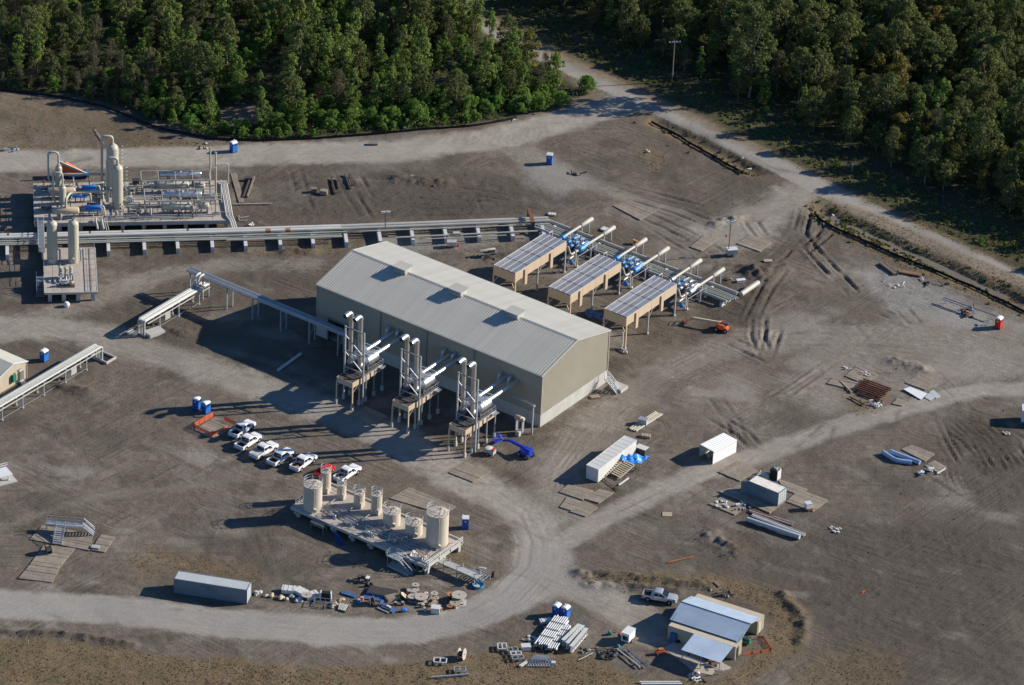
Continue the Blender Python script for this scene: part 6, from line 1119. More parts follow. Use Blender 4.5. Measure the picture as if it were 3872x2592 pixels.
# ================================================================ CONTAINERS AND SHEDS
def corr_box(t, L, W, H, m_side, m_roof, name='container', pitch=.28, doors=True, ends=(1, 1), m_end=None):
    m_end = m_end or m_side  # m_end lets the sunlit end be painted paler than the shaded sides
    z0 = .12; MB().corr((0, .03, z0), (L, 0, 0), (0, 0, H - z0 - .1), (0, -1, 0), pitch, .035).build('side_wall', m_side, t, False); MB().corr((L, W - .03, z0), (-L, 0, 0), (0, 0, H - z0 - .1), (0, 1, 0), pitch, .035).build('side_wall', m_side, t, False)
    if ends[1]: MB().corr((L - .03, 0, z0), (0, W, 0), (0, 0, H - z0 - .1), (1, 0, 0), pitch, .03).build('end_wall', m_end, t, False)
    if ends[0]: MB().corr((.03, W, z0), (0, -W, 0), (0, 0, H - z0 - .1), (-1, 0, 0), pitch, .03).build('end_wall', m_side, t, False)
    MB().corr((0, 0, H - .06), (L, 0, 0), (0, W, 0), (0, 0, 1), pitch, .03).build('roof', m_roof, t, False); MB().b2(0, L, .04, W - .04, .05, .2).build('floor', 'wood_dark', t, False)
    mb = MB()
    for y in (0, W):
        for z in (.12, H - .06): mb.b2(-.03, L + .03, y - .05, y + .05, z - .07, z + .06)
        for x in (0, L): mb.b2(x - .07, x + .07, y - .07, y + .07, 0, H)
    for x in (0, L):
        for z in (.12, H - .06): mb.b2(x - .05, x + .05, 0, W, z - .07, z + .06)
    mb.build('frame', m_side, t, False)
    if doors:
        for y in (W * .25, W * .75): d = MB().b2(L + .02, L + .07, y - W * .23, y + W * .23, .2, H - .15).build('door', m_end, t, False); MB().b2(L + .071, L + .1, y - .03, y + .03, .25, H - .2).build('lock_rod', 'galv', d, False)
def marks(t, x0, z0, s, n1, n2, seed):                  # faint two-row lettering on the long side, not legible in the photo
    rr = random.Random(seed); mb = MB()
    for row, n, dx in ((0, n1, 0), (1, n2, .55 * s)):
        x = x0 + dx; 
        for k in range(n):
            w = rr.uniform(.14, .24) * s; z = z0 - row * .34 * s - k * .012
            mb.b2(x, x + .06 * s, -.045, -.038, z, z + .24 * s)
            if rr.random() < .8: mb.b2(x + w - .06 * s, x + w, -.045, -.038, z, z + .24 * s)
            mb.b2(x + .06 * s, x + w - .06 * s, -.045, -.038, z + rr.choice((0, .09, .18)) * s, z + rr.choice((.2, .24)) * s) if rr.random() < .7 else None
            x += w + .07 * s
    mb.build('lettering', 'teal_mark', t, False)
t = thing('shipping_container', 'long pale grey shipping container beside the bottom left road', 'container', (-52.918, -56.729, 0), R_(-11.15)); corr_box(t, 12.19, 2.44, 2.78, 'container_shaded', 'container_paint', m_end='container_paint'); marks(t, 4.3, 2.0, 1.25, 6, 7, 1)
t = thing('storage_container', 'white storage container with rusty roof standing on timber mats at right', 'container', (41.266, -18.3, .12), R_(-34.9)); corr_box(t, 6.06, 2.44, 2.59, 'container_shaded', 'container_rusty', m_end='container_paint'); marks(t, 1.7, 1.75, 1.1, 6, 6, 2)
d = MB().b2(-.05, 0, -1.25, 0, .2, 2.5).build('open_door', 'container_shaded', t, False); d.location = (0, -.02, 0); d.rotation_euler.z = R_(-52)
t = thing('storage_trailer', 'long white box trailer on the ground beside the blue tarp', 'trailer', (13.68, -15.663, 0), R_(57.38)); W = 2.42
MB().b2(0, 12.02, -W, 0, .1, 2.68).build('box_body', 'white_dirty', t, False); MB().b2(-.03, 12.05, -W - .03, .03, 2.69, 2.75).build('roof', 'white_dirty', t, False)
for y in (-W, 0): MB().b2(-.05, 12.07, y - .05, y + .05, 2.6, 2.79).build('top_rail', 'white_dirty', t, False)
for x in (0, 12.02): MB().b2(x - .06, x + .06, -W, 0, 2.6, 2.78).build('end_rail', 'white_paint', t, False)
for k in range(1, 10): MB().b2(k * 1.2 - .03, k * 1.2 + .03, -W + .05, -.05, 2.75, 2.765).build('roof_seam', 'reel_grey', t, False)
MB().b2(-.07, 0, -W + .1, -W + .18, .2, 2.5).build('corner_post', 'white_paint', t, False)
a, b, c, d = Q7(1150, 362, 2.6), Q7(1265, 407, 2.6), Q7(1437, 320, 2.6), Q7(1318, 262, 2.6)
t = thing('open_shelter', 'white open-ended metal shelter at the right of the yard track', 'shelter', (b.x, b.y, 0)); ex = (c - b); rz = math.atan2(ex.y, ex.x); L = ex.length; W = (a - b).length; t.rotation_euler.z = rz
MB().corr((0, W, 2.58), (0, -W, 0), (L, 0, 0), (0, 0, 1), .45, .05).build('roof', 'white_paint', t, False); MB().corr((0, 0, 0), (0, 0, 2.45), (L, 0, 0), (0, -1, 0), .45, .05).build('side_wall', 'white_paint', t, False); MB().corr((0, W, 2.45), (0, 0, -2.45), (L, 0, 0), (0, 1, 0), .45, .05).build('side_wall', 'white_paint', t, False)
for x in (.08, L * .5, L - .08):
    for y in (.08, W - .08): MB().b2(x - .05, x + .05, y - .05, y + .05, -.1, 2.45).build('post', 'galv', t, False)
    MB().beam((x, 0, 2.47), (x, W, 2.47), .1).build('rafter', 'galv', t, False)
MB().beam((0, -.02, 2.5), (L, -.02, 2.5), .14).build('eave_trim', 'white_paint', t, False); MB().box((1.4, W * .6, .5), (.9, .6, .9)).build('stored_box', 'wood_pale', t, False)
a, b = QG(2058, 415, 2.6), QG(2068, 615); t = thing('site_trailer', 'white box trailer cut by the right edge of the photo', 'trailer', (b.x + .2, b.y, .3), R_(-3)); corr_box(t, 7, 2.4, 2.5, 'white_paint', 'white_paint', pitch=.6, doors=False); MB().b2(-.3, 1.2, -.5, -.1, .1, .25).build('step', 'green_paint', t, False); [wheel(t, x, .2, .38, .22) for x in (1.6, 2.5)]
# small building at the left edge
q = Q8(245, 1008, 3.2); t = thing('control_building', 'small cream metal building with grey ribbed roof at the left edge', 'building', (q.x, q.y, 0), YAW); W, H = 7.2, 3.2
MB().corr((-12, -W, 0), (12, 0, 0), (0, 0, H), (0, -1, 0), .3, .025).build('wall', 'shed_beige', t, False); mb = MB(); vs = []
g1 = MB().prism([(-W, 0), (0, 0), (0, H), (-W / 2, H + 1.1), (-W, H)], -.05, .05).build('gable_wall', 'shed_beige', t, False); g1.rotation_euler.z = math.pi / 2
MB().corr((-12, 0, 0), (12, 0, 0), (0, 0, H), (0, 1, 0), .3, .025).build('wall', 'shed_beige', t, False)
for y, s in ((-W, 1), (0, -1)): MB().corr((-12, y - s * .25, H - .02), (12.2, 0, 0), (0, s * (W / 2 + .25), 1.15), (0, -s * 1.1, W / 2), .35, .04).build('roof', 'roof_metal', t, False)
MB().beam((.12, -W - .2, H), (.12, -W / 2, H + 1.12), .08, .2).build('rake_trim', 'white_paint', t, False); MB().beam((.12, .2, H), (.12, -W / 2, H + 1.12), .08, .2).build('rake_trim', 'white_paint', t, False)
for k in range(4): MB().tube(bend([(.2, -1.6 - .28 * k, 2.7), (.55, -1.6 - .28 * k, 2.5), (.55, -1.6 - .28 * k, .4), (1.6, -1.9 - .28 * k, .2)], .3), .09, 8).build('conduit', 'silver', t)
MB().b2(.1, .6, -4.2, -3.4, 1.0, 2.4).build('cabinet', 'green_paint', t, False); MB().b2(.08, .3, -3.3, -2.6, .9, 2.5).build('panel', 'shed_beige', t, False); MB().b2(.05, .17, -.25, -.13, 0, H - .1).build('downspout', 'shed_beige', t, False)
# white structure at the left edge
q = QK(60, 560); t = thing('white_platform', 'corner of a white steel platform with rails at the left edge', 'platform', q, R_(32)); MB().b2(-6, .3, -1.6, 1.0, 1.0, 1.2).build('deck', 'white_paint', t, False)
for y in (-1.5, .0): MB().b2(-.5, -.2, y - .15, y + .15, -.1, 1.0).build('leg', 'white_paint', t, False)
for z in (1.6, 2.0): MB().cyl((-6, .9, z), (.5, .9, z), .06, 6).build('rail', 'white_paint', t)
MB().b2(-5, .8, -2.5, 1.5, -.1, .12).build('pad', 'concrete', t, False)
# metal-roofed shed at the lower right: two containers under one span roof, and a lean-to
A, B = Q6(1442, 456, 2.6), Q6(1985, 632, 2.6); ang = math.atan2(B.y - A.y, B.x - A.x); t = thing('work_shed', 'work shed with blue-grey metal roof spanning two beige containers, lower right', 'shed', (A.x, A.y, 0), ang); L = (B - A).length; W = 10.9
for y0 in (0, W - 2.44):
    MB().corr((0, y0, 0), (L, 0, 0), (0, 0, 2.5), (0, -1, 0), .28, .035).build('side_wall', 'shed_beige', t, False); MB().corr((L, y0 + 2.44, 0), (-L, 0, 0), (0, 0, 2.5), (0, 1, 0), .28, .035).build('side_wall', 'shed_beige', t, False)
    MB().corr((0, y0 + 2.44, 0), (0, -2.44, 0), (0, 0, 2.5), (-1, 0, 0), .28, .03).build('end_wall', 'shed_beige', t, False); MB().corr((0, y0, 2.52), (L, 0, 0), (0, 2.44, 0), (0, 0, 1), .28, .03).build('container_roof', 'shed_beige', t, False)
    MB().corr((L, y0, 0), (0, 2.44, 0), (0, 0, 2.5), (1, 0, 0), .28, .03).build('end_wall', 'shed_beige', t, False); MB().b2(L + .03, L + .06, y0 + .35, y0 + 1.2, .1, 2.1).build('door', 'black' if y0 == 0 else 'shed_beige', t, False)
y0, y1, ym = 1.35, W - 1.5, W * .5 - .2
for a, b in ((y0, ym), (y1, ym)): MB().corr((-.4, a, 2.75), (L + .5, 0, 0), (0, b - a, 1.25), (0, -(1.25) * (1 if b > a else -1), abs(b - a)), .35, .016).build('span_roof', 'shed_roof', t, False)
MB().cyl((-.4, ym, 4.03), (L + .1, ym, 4.03), .07, 6).build('ridge', 'galv_dark', t)
for x in (0, L * .5, L - .2): MB().beam((x, y0, 2.7), (x, ym, 3.92), .12).build('truss', 'galv_dark', t, False); MB().beam((x, y1, 2.7), (x, ym, 3.92), .12).build('truss', 'galv_dark', t, False)
lc = [Q6(1545, 655, 2.5), Q6(1862, 762, 2.5), Q6(1985, 620, 2.75), Q6(1650, 525, 2.75)]; t2 = thing('lean_to', 'lean-to with flat blue-grey metal roof in front of the work shed', 'lean-to', (lc[0].x, lc[0].y, 0), ang); inv = Matrix.Rotation(-ang, 3, 'Z'); P = [inv @ (p - Vector((lc[0].x, lc[0].y, 0))) for p in lc]
MB().corr(P[0], P[1] - P[0], P[3] - P[0], (0, -.1, 1), .35, .016).build('roof', 'shed_roof', t2, False)
for x in (.2, P[1].x * .5, P[1].x - .2): MB().b2(x - .06, x + .06, .1, .22, -.1, 2.45).build('post', 'galv_dark', t2, False)
MB().cyl((.5, -.3, 1.9), (P[1].x + .8, -.5, 1.5), .09, 8).build('stored_pipe', 'white_dirty', t2); MB().cyl((.9, -.1, 1.7), (P[1].x + .3, -.3, 1.5), .07, 8).build('stored_pipe', 'galv', t2)
for k in range(7): MB().box((random.uniform(.8, P[1].x - .5), random.uniform(.6, P[3].y - .4), random.uniform(.25, .5)), (random.uniform(.4, 1.1), random.uniform(.4, .8), random.uniform(.5, 1)), random.random()).build('stored_crate', random.choice(['wood_pale', 'steel_dark', 'grey_box', 'plank_blue', 'rust']), t2, False)
single(MB().slab([Q6(1400, 640, .05), Q6(1650, 830, .05), Q6(1850, 870, .05), Q6(1950, 800, .05), Q6(1560, 560, .05)][::-1], .2), 'concrete_apron', 'concrete_deck', 'dusty concrete apron in front of the work shed', 'apron')
# orange barrier fences
def barrier(pts_, label, h=1.0, m_='orange'):
    t = thing('barrier_fence', label, 'fence', (pts_[0].x, pts_[0].y, 0)); o = Vector((pts_[0].x, pts_[0].y, 0))
    for a, b in zip(pts_, pts_[1:]):
        a, b = a - o, b - o; n = max(2, int((b - a).length / 1.2)); mb = MB(); mid = [a + (b - a) * k / n for k in range(n + 1)]; z = [h * random.uniform(.8, 1.02) for _ in mid]
        for k in range(n):
            for g in range(6): f0, f1 = g / 6 + .02, g / 6 + .13; mb.quad(mid[k] + Vector((0, 0, .03 + z[k] * f0)), mid[k + 1] + Vector((0, 0, .03 + z[k + 1] * f0)), mid[k + 1] + Vector((.03, .04, .03 + z[k + 1] * f1)), mid[k] + Vector((.03, .04, .03 + z[k] * f1)))
        mb.build('mesh_panel', m_, t, False)
        for k in range(n + 1): MB().b2(-.03, .03, -.03, .03, -.1, h * 1.1).build('post', 'wood_pale', t, False).location = mid[k]
barrier([Q4(420, 325), Q4(225, 430), Q4(222, 455), Q4(400, 535), Q4(555, 455)], 'orange mesh barrier fence round timber mats beside the parked trucks'); barrier([Q4(640, 430), Q4(515, 370)], 'short orange mesh barrier behind the end pickup truck')
barrier([Q6(2160, 565), Q6(2205, 570), Q6(2268, 670), Q6(2050, 705)], 'bright orange barrier fence at the right end of the work shed', .6)
# ================================================================ TIMBER MATS
MATN = [0]
def mats(corners, label, nb=6, h=.13, m_='wood_mat', z=.05):
    A, B, C, D = [Vector((p.x, p.y, 0)) for p in corners]; t = thing('timber_mat', label, 'timber mat', (A.x, A.y, z)); o = A
    for k in range(nb):
        f0, f1 = k / nb + .003, (k + 1) / nb - .003; dz = random.uniform(-.012, .012); q = [A.lerp(D, f0), B.lerp(C, f0), B.lerp(C, f1), A.lerp(D, f1)]; j = random.uniform(-.07, .07)
        mb = MB().slab([p - o + Vector((j * .5, j, h + dz)) for p in q], h + .25); mb.build('plank', m_, t, False)
    return t
for c, lb, n in (
    ((Q4(225, 465), Q4(410, 545), Q4(640, 430), Q4(430, 340)), 'timber mat laid inside the orange barrier fence', 7),
    ((QK(250, 1105), QK(760, 1200), QK(790, 1060), QK(360, 985)), 'dark timber mat under the aluminium stair at lower left', 7), ((QK(770, 1195), QK(885, 1215), QK(975, 1085), QK(855, 1062)), 'pale timber mat right of the aluminium stair', 5), ((QK(255, 1315), QK(495, 1350), QK(640, 1180), QK(375, 1150)), 'pale timber mat beneath the cable reel at lower left', 6), ((QK(155, 1435), QK(440, 1470), QK(495, 1358), QK(250, 1322)), 'pale timber mat nearest the road at lower left', 5),
    ((Q7(125, 710), Q7(300, 770), Q7(380, 700), Q7(190, 655)), 'weathered timber mat at the corner by the white trailer', 5), ((Q7(130, 820), Q7(225, 850), Q7(300, 780), Q7(185, 748)), 'small weathered timber mat left of the track junction', 4), ((Q7(205, 855), Q7(320, 890), Q7(412, 820), Q7(310, 775)), 'weathered timber mat nearest the track junction', 4), ((Q7(300, 755), Q7(420, 790), Q7(530, 715), Q7(420, 690)), 'timber mat in front of the white trailer', 4),
    ((Q7(1300, 705), Q7(1680, 865), Q7(1800, 775), Q7(1500, 650)), 'long timber mat carrying the white storage container', 6), ((Q7(1590, 550), Q7(1460, 630), Q7(1300, 560), Q7(1440, 480)), 'timber mat set in the track left of the container', 5), ((Q7(1800, 780), Q7(2000, 855), Q7(2110, 770), Q7(1900, 690)), 'pale timber mat right of the white storage container', 6), ((Q7(1800, 700), Q7(1900, 735), Q7(1960, 690), Q7(1730, 610)), 'grey timber mat behind the white storage container', 4), ((Q7(1230, 800), Q7(1420, 880), Q7(1510, 815), Q7(1330, 740)), 'timber mat strewn with scrap left of the container', 5),
    ((QG(305, 250), QG(540, 305), QG(610, 245), QG(360, 195)), 'grey timber mat at the left of the scrap heap', 5), ((QG(470, 180), QG(650, 255), QG(770, 170), QG(580, 85)), 'large grey timber mat behind the rusty pipes', 6), ((QG(1020, 245), QG(1200, 310), QG(1310, 260), QG(1140, 175)), 'grey timber mat right of the rusty pipes', 5), ((QG(1140, 178), QG(1300, 255), QG(1355, 225), QG(1200, 160)), 'pale timber mat at the far right of the scrap heap', 4), ((QG(900, 435), QG(990, 455), QG(1045, 420), QG(950, 385)), 'small broken pale mat below the scrap heap', 3),
    ((QG(985, 850), QG(1200, 960), QG(1290, 890), QG(1080, 810)), 'muddy pale timber mat behind the blue ducts', 5), ((QG(1200, 1000), QG(1320, 1060), QG(1400, 1010), QG(1290, 950)), 'broken pale timber mat below the blue ducts', 4),
    ((Q5(1680, 235), Q5(1920, 330), Q5(2100, 220), Q5(1850, 130)), 'large timber mat in the yard below the right exhaust unit', 6), ((Q5(1100, 490), Q5(1640, 650), Q5(1750, 570), Q5(1290, 380)), 'long timber mat behind the squat tanks', 7),
    ((QA(200, 1160), QA(390, 1240), QA(520, 1150), QA(320, 1060)), 'timber mat in the shade between two exhaust units', 5),
    ((Q3(1010, 60), Q3(1210, 165), Q3(1340, 90), Q3(1130, 20)), 'half-buried timber mat behind the manifolds', 5), ((Q3(1580, 365), Q3(1665, 395), Q3(1780, 310), Q3(1690, 270)), 'pale half-buried timber mat left of the light tower', 4), ((Q3(1925, 340), Q3(2095, 400), Q3(2180, 330), Q3(2020, 270)), 'half-buried timber mat right of the light tower', 5),
    ((QB(40, 300), QB(100, 505), QB(140, 505), QB(85, 290)), 'narrow dark mat beside the process deck', 3), ((QB(1300, 345), QB(1490, 370), QB(1520, 325), QB(1320, 305)), 'timber mat on the low mud heap above the pipeline', 4)): mats(c, lb, n)
mat('container_blue', (.28, .38, .55), .4, .1, .2, .8, .3, (.6, .65, .7))
# ================================================================ YARD CLUTTER
def reel(loc, r, w, label, axis=(0, 0, 1), m_='reel_grey', rz=0.0, drum='wood_dark', grp=None, tilt=0.0):
    t = thing('cable_reel', label, 'cable reel', loc, rz, grp); ax = Vector(axis).normalized(); c = Vector((0, 0, w / 2 + .02)) if abs(ax.z) > .7 else Vector((0, 0, r))
    for s in (-1, 1): MB().lathe([(.08, -.03), (r, -.03), (r, .03), (.08, .03)], c + ax * s * w / 2, 22, ax).build('flange', m_, t); 
    MB().lathe([(r * .5, -w / 2), (r * .5, w / 2)], c, 16, ax).build('drum', drum, t); MB().lathe([(.06, -.05), (.13, -.05), (.13, .05), (.06, .05)], c + ax * (w / 2 + .02), 10, ax).build('hub', 'steel_dark', t)
    if tilt: t.rotation_euler.x = tilt
    return t
for i, (q, r, w, ax, m_, lb) in enumerate((
    ((1672, 232), .62, .9, (0, 0, 1), 'reel_grey', 'light grey reel lying flat at the top of the reel group'), ((1632, 275), .85, .6, (.1, 0, 1), 'reel_grey', 'blue-grey reel lying flat, leftmost of the top two'), ((1880, 322), .62, .8, (0, 0, 1), 'reel_grey', 'grey reel on its end standing apart at centre right'), ((1635, 350), .78, .7, (0, 0, 1), 'reel_grey', 'grey reel lying flat left of the big tan reel'), ((1735, 360), 1.1, .8, (0, 0, 1), 'reel_grey', 'big tan-grey reel lying flat in the middle of the group'), ((1185, 395), .75, .7, (.95, -.3, .1), 'wood_pale', 'pale reel standing on edge left of the blue cradle'),
    ((1530, 340), .7, .8, (.6, -.2, .8), 'tan_bag', 'tan reel tipped over beside the planks'), ((1855, 405), .65, .9, (.95, -.25, .1), 'wood_pale', 'pinkish reel standing on edge near the white box'), ((2155, 350), 1.25, 1.0, (0, 0, 1), 'reel_grey', 'widest grey reel lying flat at the right end'), ((2110, 415), .9, .6, (.05, 0, 1), 'wood_pale', 'pale reel lying flat below the widest reel'), ((2050, 445), .5, .5, (0, 0, 1), 'rust_orange', 'small rust brown reel lying flat near the road'), ((2055, 335), .6, .9, (0, .2, 1), 'rust_orange', 'orange-brown reel standing on end beside the widest reel'),
    ((2180, 395), .8, .5, (.1, .1, 1), 'white_dirty', 'whitish reel lying flat at the far right'), ((1600, 300), .5, .6, (.9, 0, .3), 'wood_pale', 'small pale reel on its side behind the tan one'), ((1900, 355), .5, .5, (0, 0, 1), 'wood_pale', 'small pale reel below the grey one at centre right'), ((465, 345), .85, .9, (0, 0, 1), 'reel_grey', 'grey reel standing on end beside the white crates'))):
    reel(QE(*q), r, w, lb, ax, m_, random.random() * 6, grp='cable reels in the roadside store')
reel(QI(1800, 835), .95, .9, 'large wooden reel standing on edge in the grass by the road', (.93, -.3, .1), 'reel_grey', 0, 'wood_dark'); reel(QK(410, 1215), .85, .8, 'dark cable reel standing on edge beside the aluminium stair', (.9, .35, .1), 'bark_dark', 0, 'tan_bag'); reel(Q3(1170, 340), .55, .8, 'orange-brown reel sitting behind the middle manifold', (.3, .2, 1), 'rust_orange', 0, 'rust_orange')
def crate(loc, d, rz, label, m_, cat='crate', lid=None, name='crate', slats=0):
    t = thing(name, label, cat, loc, rz); MB().b2(-d[0] / 2, d[0] / 2, -d[1] / 2, d[1] / 2, .06, d[2]).build('body', m_, t, False); MB().b2(-d[0] / 2 - .04, d[0] / 2 + .04, -d[1] / 2 - .04, d[1] / 2 + .04, d[2], d[2] + .07).build('lid', lid or m_, t, False)
    for y in (-d[1] * .35, d[1] * .35): MB().b2(-d[0] / 2, d[0] / 2, y - .06, y + .06, -.05, .07).build('runner', 'wood_dark', t, False)
    for k in range(slats): x = -d[0] / 2 + d[0] * (k + .5) / slats; MB().b2(x - .05, x + .05, -d[1] / 2 - .05, d[1] / 2 + .05, d[2] + .07, d[2] + .12).build('slat', lid or m_, t, False)
    return t
crate(QE(270, 262), (2.2, 1.5, .75), R_(-6), 'white ribbed crate at the left end of the roadside store', 'white_dirty', slats=3); crate(QE(405, 290), (2.2, 1.5, .8), R_(-38), 'white ribbed crate turned askew, middle of three', 'white_dirty', slats=3); crate(QE(520, 325), (2.2, 1.4, .75), R_(32), 'white ribbed crate leaning right, third of three', 'white_dirty', slats=3)
for q, m_, lb in (((50, 312), 'tan_bag', 'tan sack heap right of the long container'), ((180, 332), 'tan_bag', 'pale tan sack heap below the white crates'), ((275, 338), 'pipe_green', 'grey-green sack heap below the white crates'), ((385, 358), 'white_dirty', 'white sack heap in front of the white crates'), ((770, 418), 'tan_bag', 'small tan bundle beside the steel rack frame'), ((855, 360), 'wood_pale', 'pale timber offcuts beside the blue planks')):
    t = thing('sack_heap', lb, 'sacks', QE(*q), random.random())
    for k in range(6): MB().lathe([(.05, 0), (.34, .08), (.36, .2), (.2, .36), (.03, .4)], (random.uniform(-.7, .7), random.uniform(-.35, .35), random.uniform(-.03, .2)), 8).build('sack', m_, t)
t = thing('sack_heap', 'white bundle at the right end of the long container', 'sacks', QI(165, 310), .3)
for k in range(5): MB().box((random.uniform(-.5, .5), random.uniform(-.3, .3), random.uniform(.15, .4)), (.5, .4, .35), random.random()).build('bundle', 'white_dirty', t, False)
t = thing('tool_cabinet', 'white framed cabinet with open black front in the roadside store', 'cabinet', QE(680, 350), R_(-4)); MB().b2(-.75, .75, -.1, .5, 0, 1.35).build('case', 'black', t, False)
for x in (-.85, .8): MB().b2(x - .1, x + .1, -.3, .6, -.05, 1.5).build('side', 'white_dirty', t, False)
MB().b2(-.9, .9, -.2, .55, 1.35, 1.42).build('top', 'black', t, False)
def frame_rack(loc, w, d, h, rz, label, m_='galv', name='steel_rack'):
    t = thing(name, label, 'frame', loc, rz)
    for z in (h, h * .35):
        for p, q in (((0, 0), (w, 0)), ((w, 0), (w, d)), ((w, d), (0, d)), ((0, d), (0, 0))): MB().beam((*p, z), (*q, z), .08).build('rail', m_, t, False)
    for p in ((0, 0), (w, 0), (w, d), (0, d), (w / 2, 0), (w / 2, d)): MB().beam((*p, -.05), (*p, h), .08).build('leg', m_, t, False)
    return t
frame_rack(QE(545, 420), 3.4, 1.2, .95, R_(-6), 'thin dark steel rack frame on the ground by the road', 'galv_dark')
t = thing('tube_bundle', 'short white tubes fanned on a pallet beside the road', 'tubes', QE(868, 450), R_(70)); MB().b2(-.8, .9, -.8, .8, 0, .14).build('pallet', 'wood_dark', t, False)
for k in range(6): MB().cyl((-.7, -.6 + .22 * k, .22), (.8, -.5 + .26 * k, .45), .09, 8).build('tube', 'white_dirty' if k % 2 else 'pipe_green', t)
for a, b, w, n, m_, lb in (((860, 268), (1020, 318), .9, 3, 'plank_blue', 'narrow dull blue planks lying left in the roadside store'), ((1095, 318), (1300, 348), 1.3, 4, 'plank_blue', 'wide dull blue planks lying in the middle of the roadside store'), ((1250, 440), (1380, 500), .5, 2, 'galv_dark', 'thin grey bars lying by the road below the blue cradle')):
    p, q = QE(*a), QE(*b); d = q - p; t = thing('planks', lb, 'planks', p, math.atan2(d.y, d.x))
    for k in range(n): MB().b2(0, d.length, -w / 2 + w * k / n, -w / 2 + w * (k + .92) / n, .1 + .02 * (k % 2), .2).build('plank', m_, t, False)
    for f in (.2, .8): MB().b2(d.length * f - .06, d.length * f + .06, -w / 2, w / 2, -.05, .1).build('bearer', 'wood_dark', t, False)
t = thing('grating_stack', 'stack of dark steel gratings with blue edges in the roadside store', 'gratings', QE(1310, 285), R_(-14))
for k in range(5): MB().b2(-2.4, 2.4, -1.1, 1.1, .06 + .11 * k, .14 + .11 * k).build('grating', 'steel_dark' if k < 4 else 'grating', t, False)
MB().b2(-2.45, 2.45, -1.16, -1.1, .05, .55).build('blue_edge', 'plank_blue', t, False)
for k in range(9): MB().b2(-2.35, 2.35, -1.0 + .24 * k, -.96 + .24 * k, .58, .61).build('bar', 'steel_dark', t, False)
crate(QE(1410, 345), (1.9, 1.3, .55), R_(28), 'pale timber stack between the blue planks and the reels', 'wood_pale', 'timber', slats=5, name='timber_stack')
t = thing('pipe_cradle', 'bright blue steel cradle lying by the road', 'cradle', QE(1360, 445), R_(-38)); MB().b2(-1.6, 1.0, -.3, .3, .3, .5).build('beam', 'plank_blue', t, False); MB().lathe([(.5, -.1), (.6, -.1), (.6, .1), (.5, .1)], (-1.3, 0, .5), 12, (1, 0, 0)).build('ring', 'plank_blue', t); MB().b2(.9, 1.6, -.6, .6, .1, .3).build('foot', 'plank_blue', t, False); MB().box((.3, 0, .58), (.8, .4, .12)).build('white_pad', 'white_dirty', t, False)
single(MB().vessel((-.5, 0, .3), (.5, 0, .3), .3, 12), 'blue_drum', 'john_blue', 'small blue drum lying at the right end of the blue cradle', 'drum', QE(1545, 478), R_(20))
crate(QE(1895, 485), (1.4, 1.2, 1.0), R_(-5), 'white box with open front at the road edge of the store', 'white_dirty', 'box', name='white_box')
for q, m_, lb in (((1790, 302), 'john_roof', 'small white-topped drum among the reels'), ((1450, 405), 'wood_dark', 'dark spool lying between planks and reels'), ((1530, 405), 'bark_dark', 'dark stump-like spool beside the reels'), ((1755, 430), 'tan_bag', 'small tan spool near the road edge'), ((1780, 470), 'reel_grey', 'grey spool left of the white box'), ((1950, 470), 'rust_orange', 'orange-brown spool right of the white box'), ((2115, 440), 'grey_box', 'grey drum below the pale reel'), ((1080, 350), 'orange', 'small orange drum beside the pale reel'), ((1045, 375), 'valve_blue', 'small blue and white drum beside the pale reel')):
    t = thing('small_drum', lb, 'drum', QE(*q), random.random() * 3); MB().lathe([(.3, 0), (.32, .05), (.28, .1), (.28, .5), (.32, .55), (.3, .6)], (0, 0, 0), 12).build('body', m_, t); MB().lathe([(.22, .6), (.02, .62)], (0, 0, 0), 12).build('top', 'reel_grey', t)
# aluminium stair platform at the lower left
q = QK(575, 1040); t = thing('aluminium_stair', 'aluminium walkway with two stair flights lying on timber mats, lower left', 'stair', (q.x, q.y, .15), R_(-4)); z = 1.5
MB().b2(-3.6, 2.6, -.5, .5, z - .12, z).build('walkway', 'galv', t, False)
for y in (-.55, .55): MB().b2(-3.6, 2.6, y - .05, y + .05, z - .25, z + .05).build('side_beam', 'silver', t, False)
MB().rail([(-3.6, .55, z), (2.6, .55, z)], 1.0, 1.5, .03).build('handrail', 'galv', t, False); MB().rail([(-3.6, -.55, z), (-2.0, -.55, z)], 1.0, 1.5, .03).build('handrail', 'galv', t, False)
for x in (-3.5, -.2, 2.5):
    for y in (-.5, .5): MB().b2(x - .05, x + .05, y - .05, y + .05, -.15, z - .2).build('leg', 'galv', t, False)
for k in range(9): MB().b2(-1.75, -.35, -.8 - k * .4, -.5 - k * .4, z - .15 - k * .16, z - .1 - k * .16).build('tread', 'galv', t, False); MB().b2(2.75 + k * .18, 2.95 + k * .18, -.6, .6, z - .15 - k * .17, z - .1 - k * .17).build('tread', 'galv', t, False)
for x in (-1.8, -.3): MB().beam((x, -.5, z), (x, -4.1, -.05), .06, .2).build('stringer', 'galv', t, False); MB().beam((x, -.5, z + .95), (x, -4.1, .9), .06).build('handrail', 'silver', t, False)
for y in (-.65, .65): MB().beam((2.6, y, z), (4.4, y, -.05), .06, .2).build('stringer', 'galv', t, False); MB().beam((2.6, y, z + .95), (4.4, y, .9), .09).build('handrail', 'white_paint', t, False); MB().beam((2.8, y, z + .5), (4.4, y, .5), .09).build('handrail', 'white_paint', t, False)
crate(QK(810, 1170, .15), (1.3, .8, .22), R_(-8), 'small dark grey plate on the timber mat right of the aluminium stair', 'grey_box', 'plate', name='grey_plate')
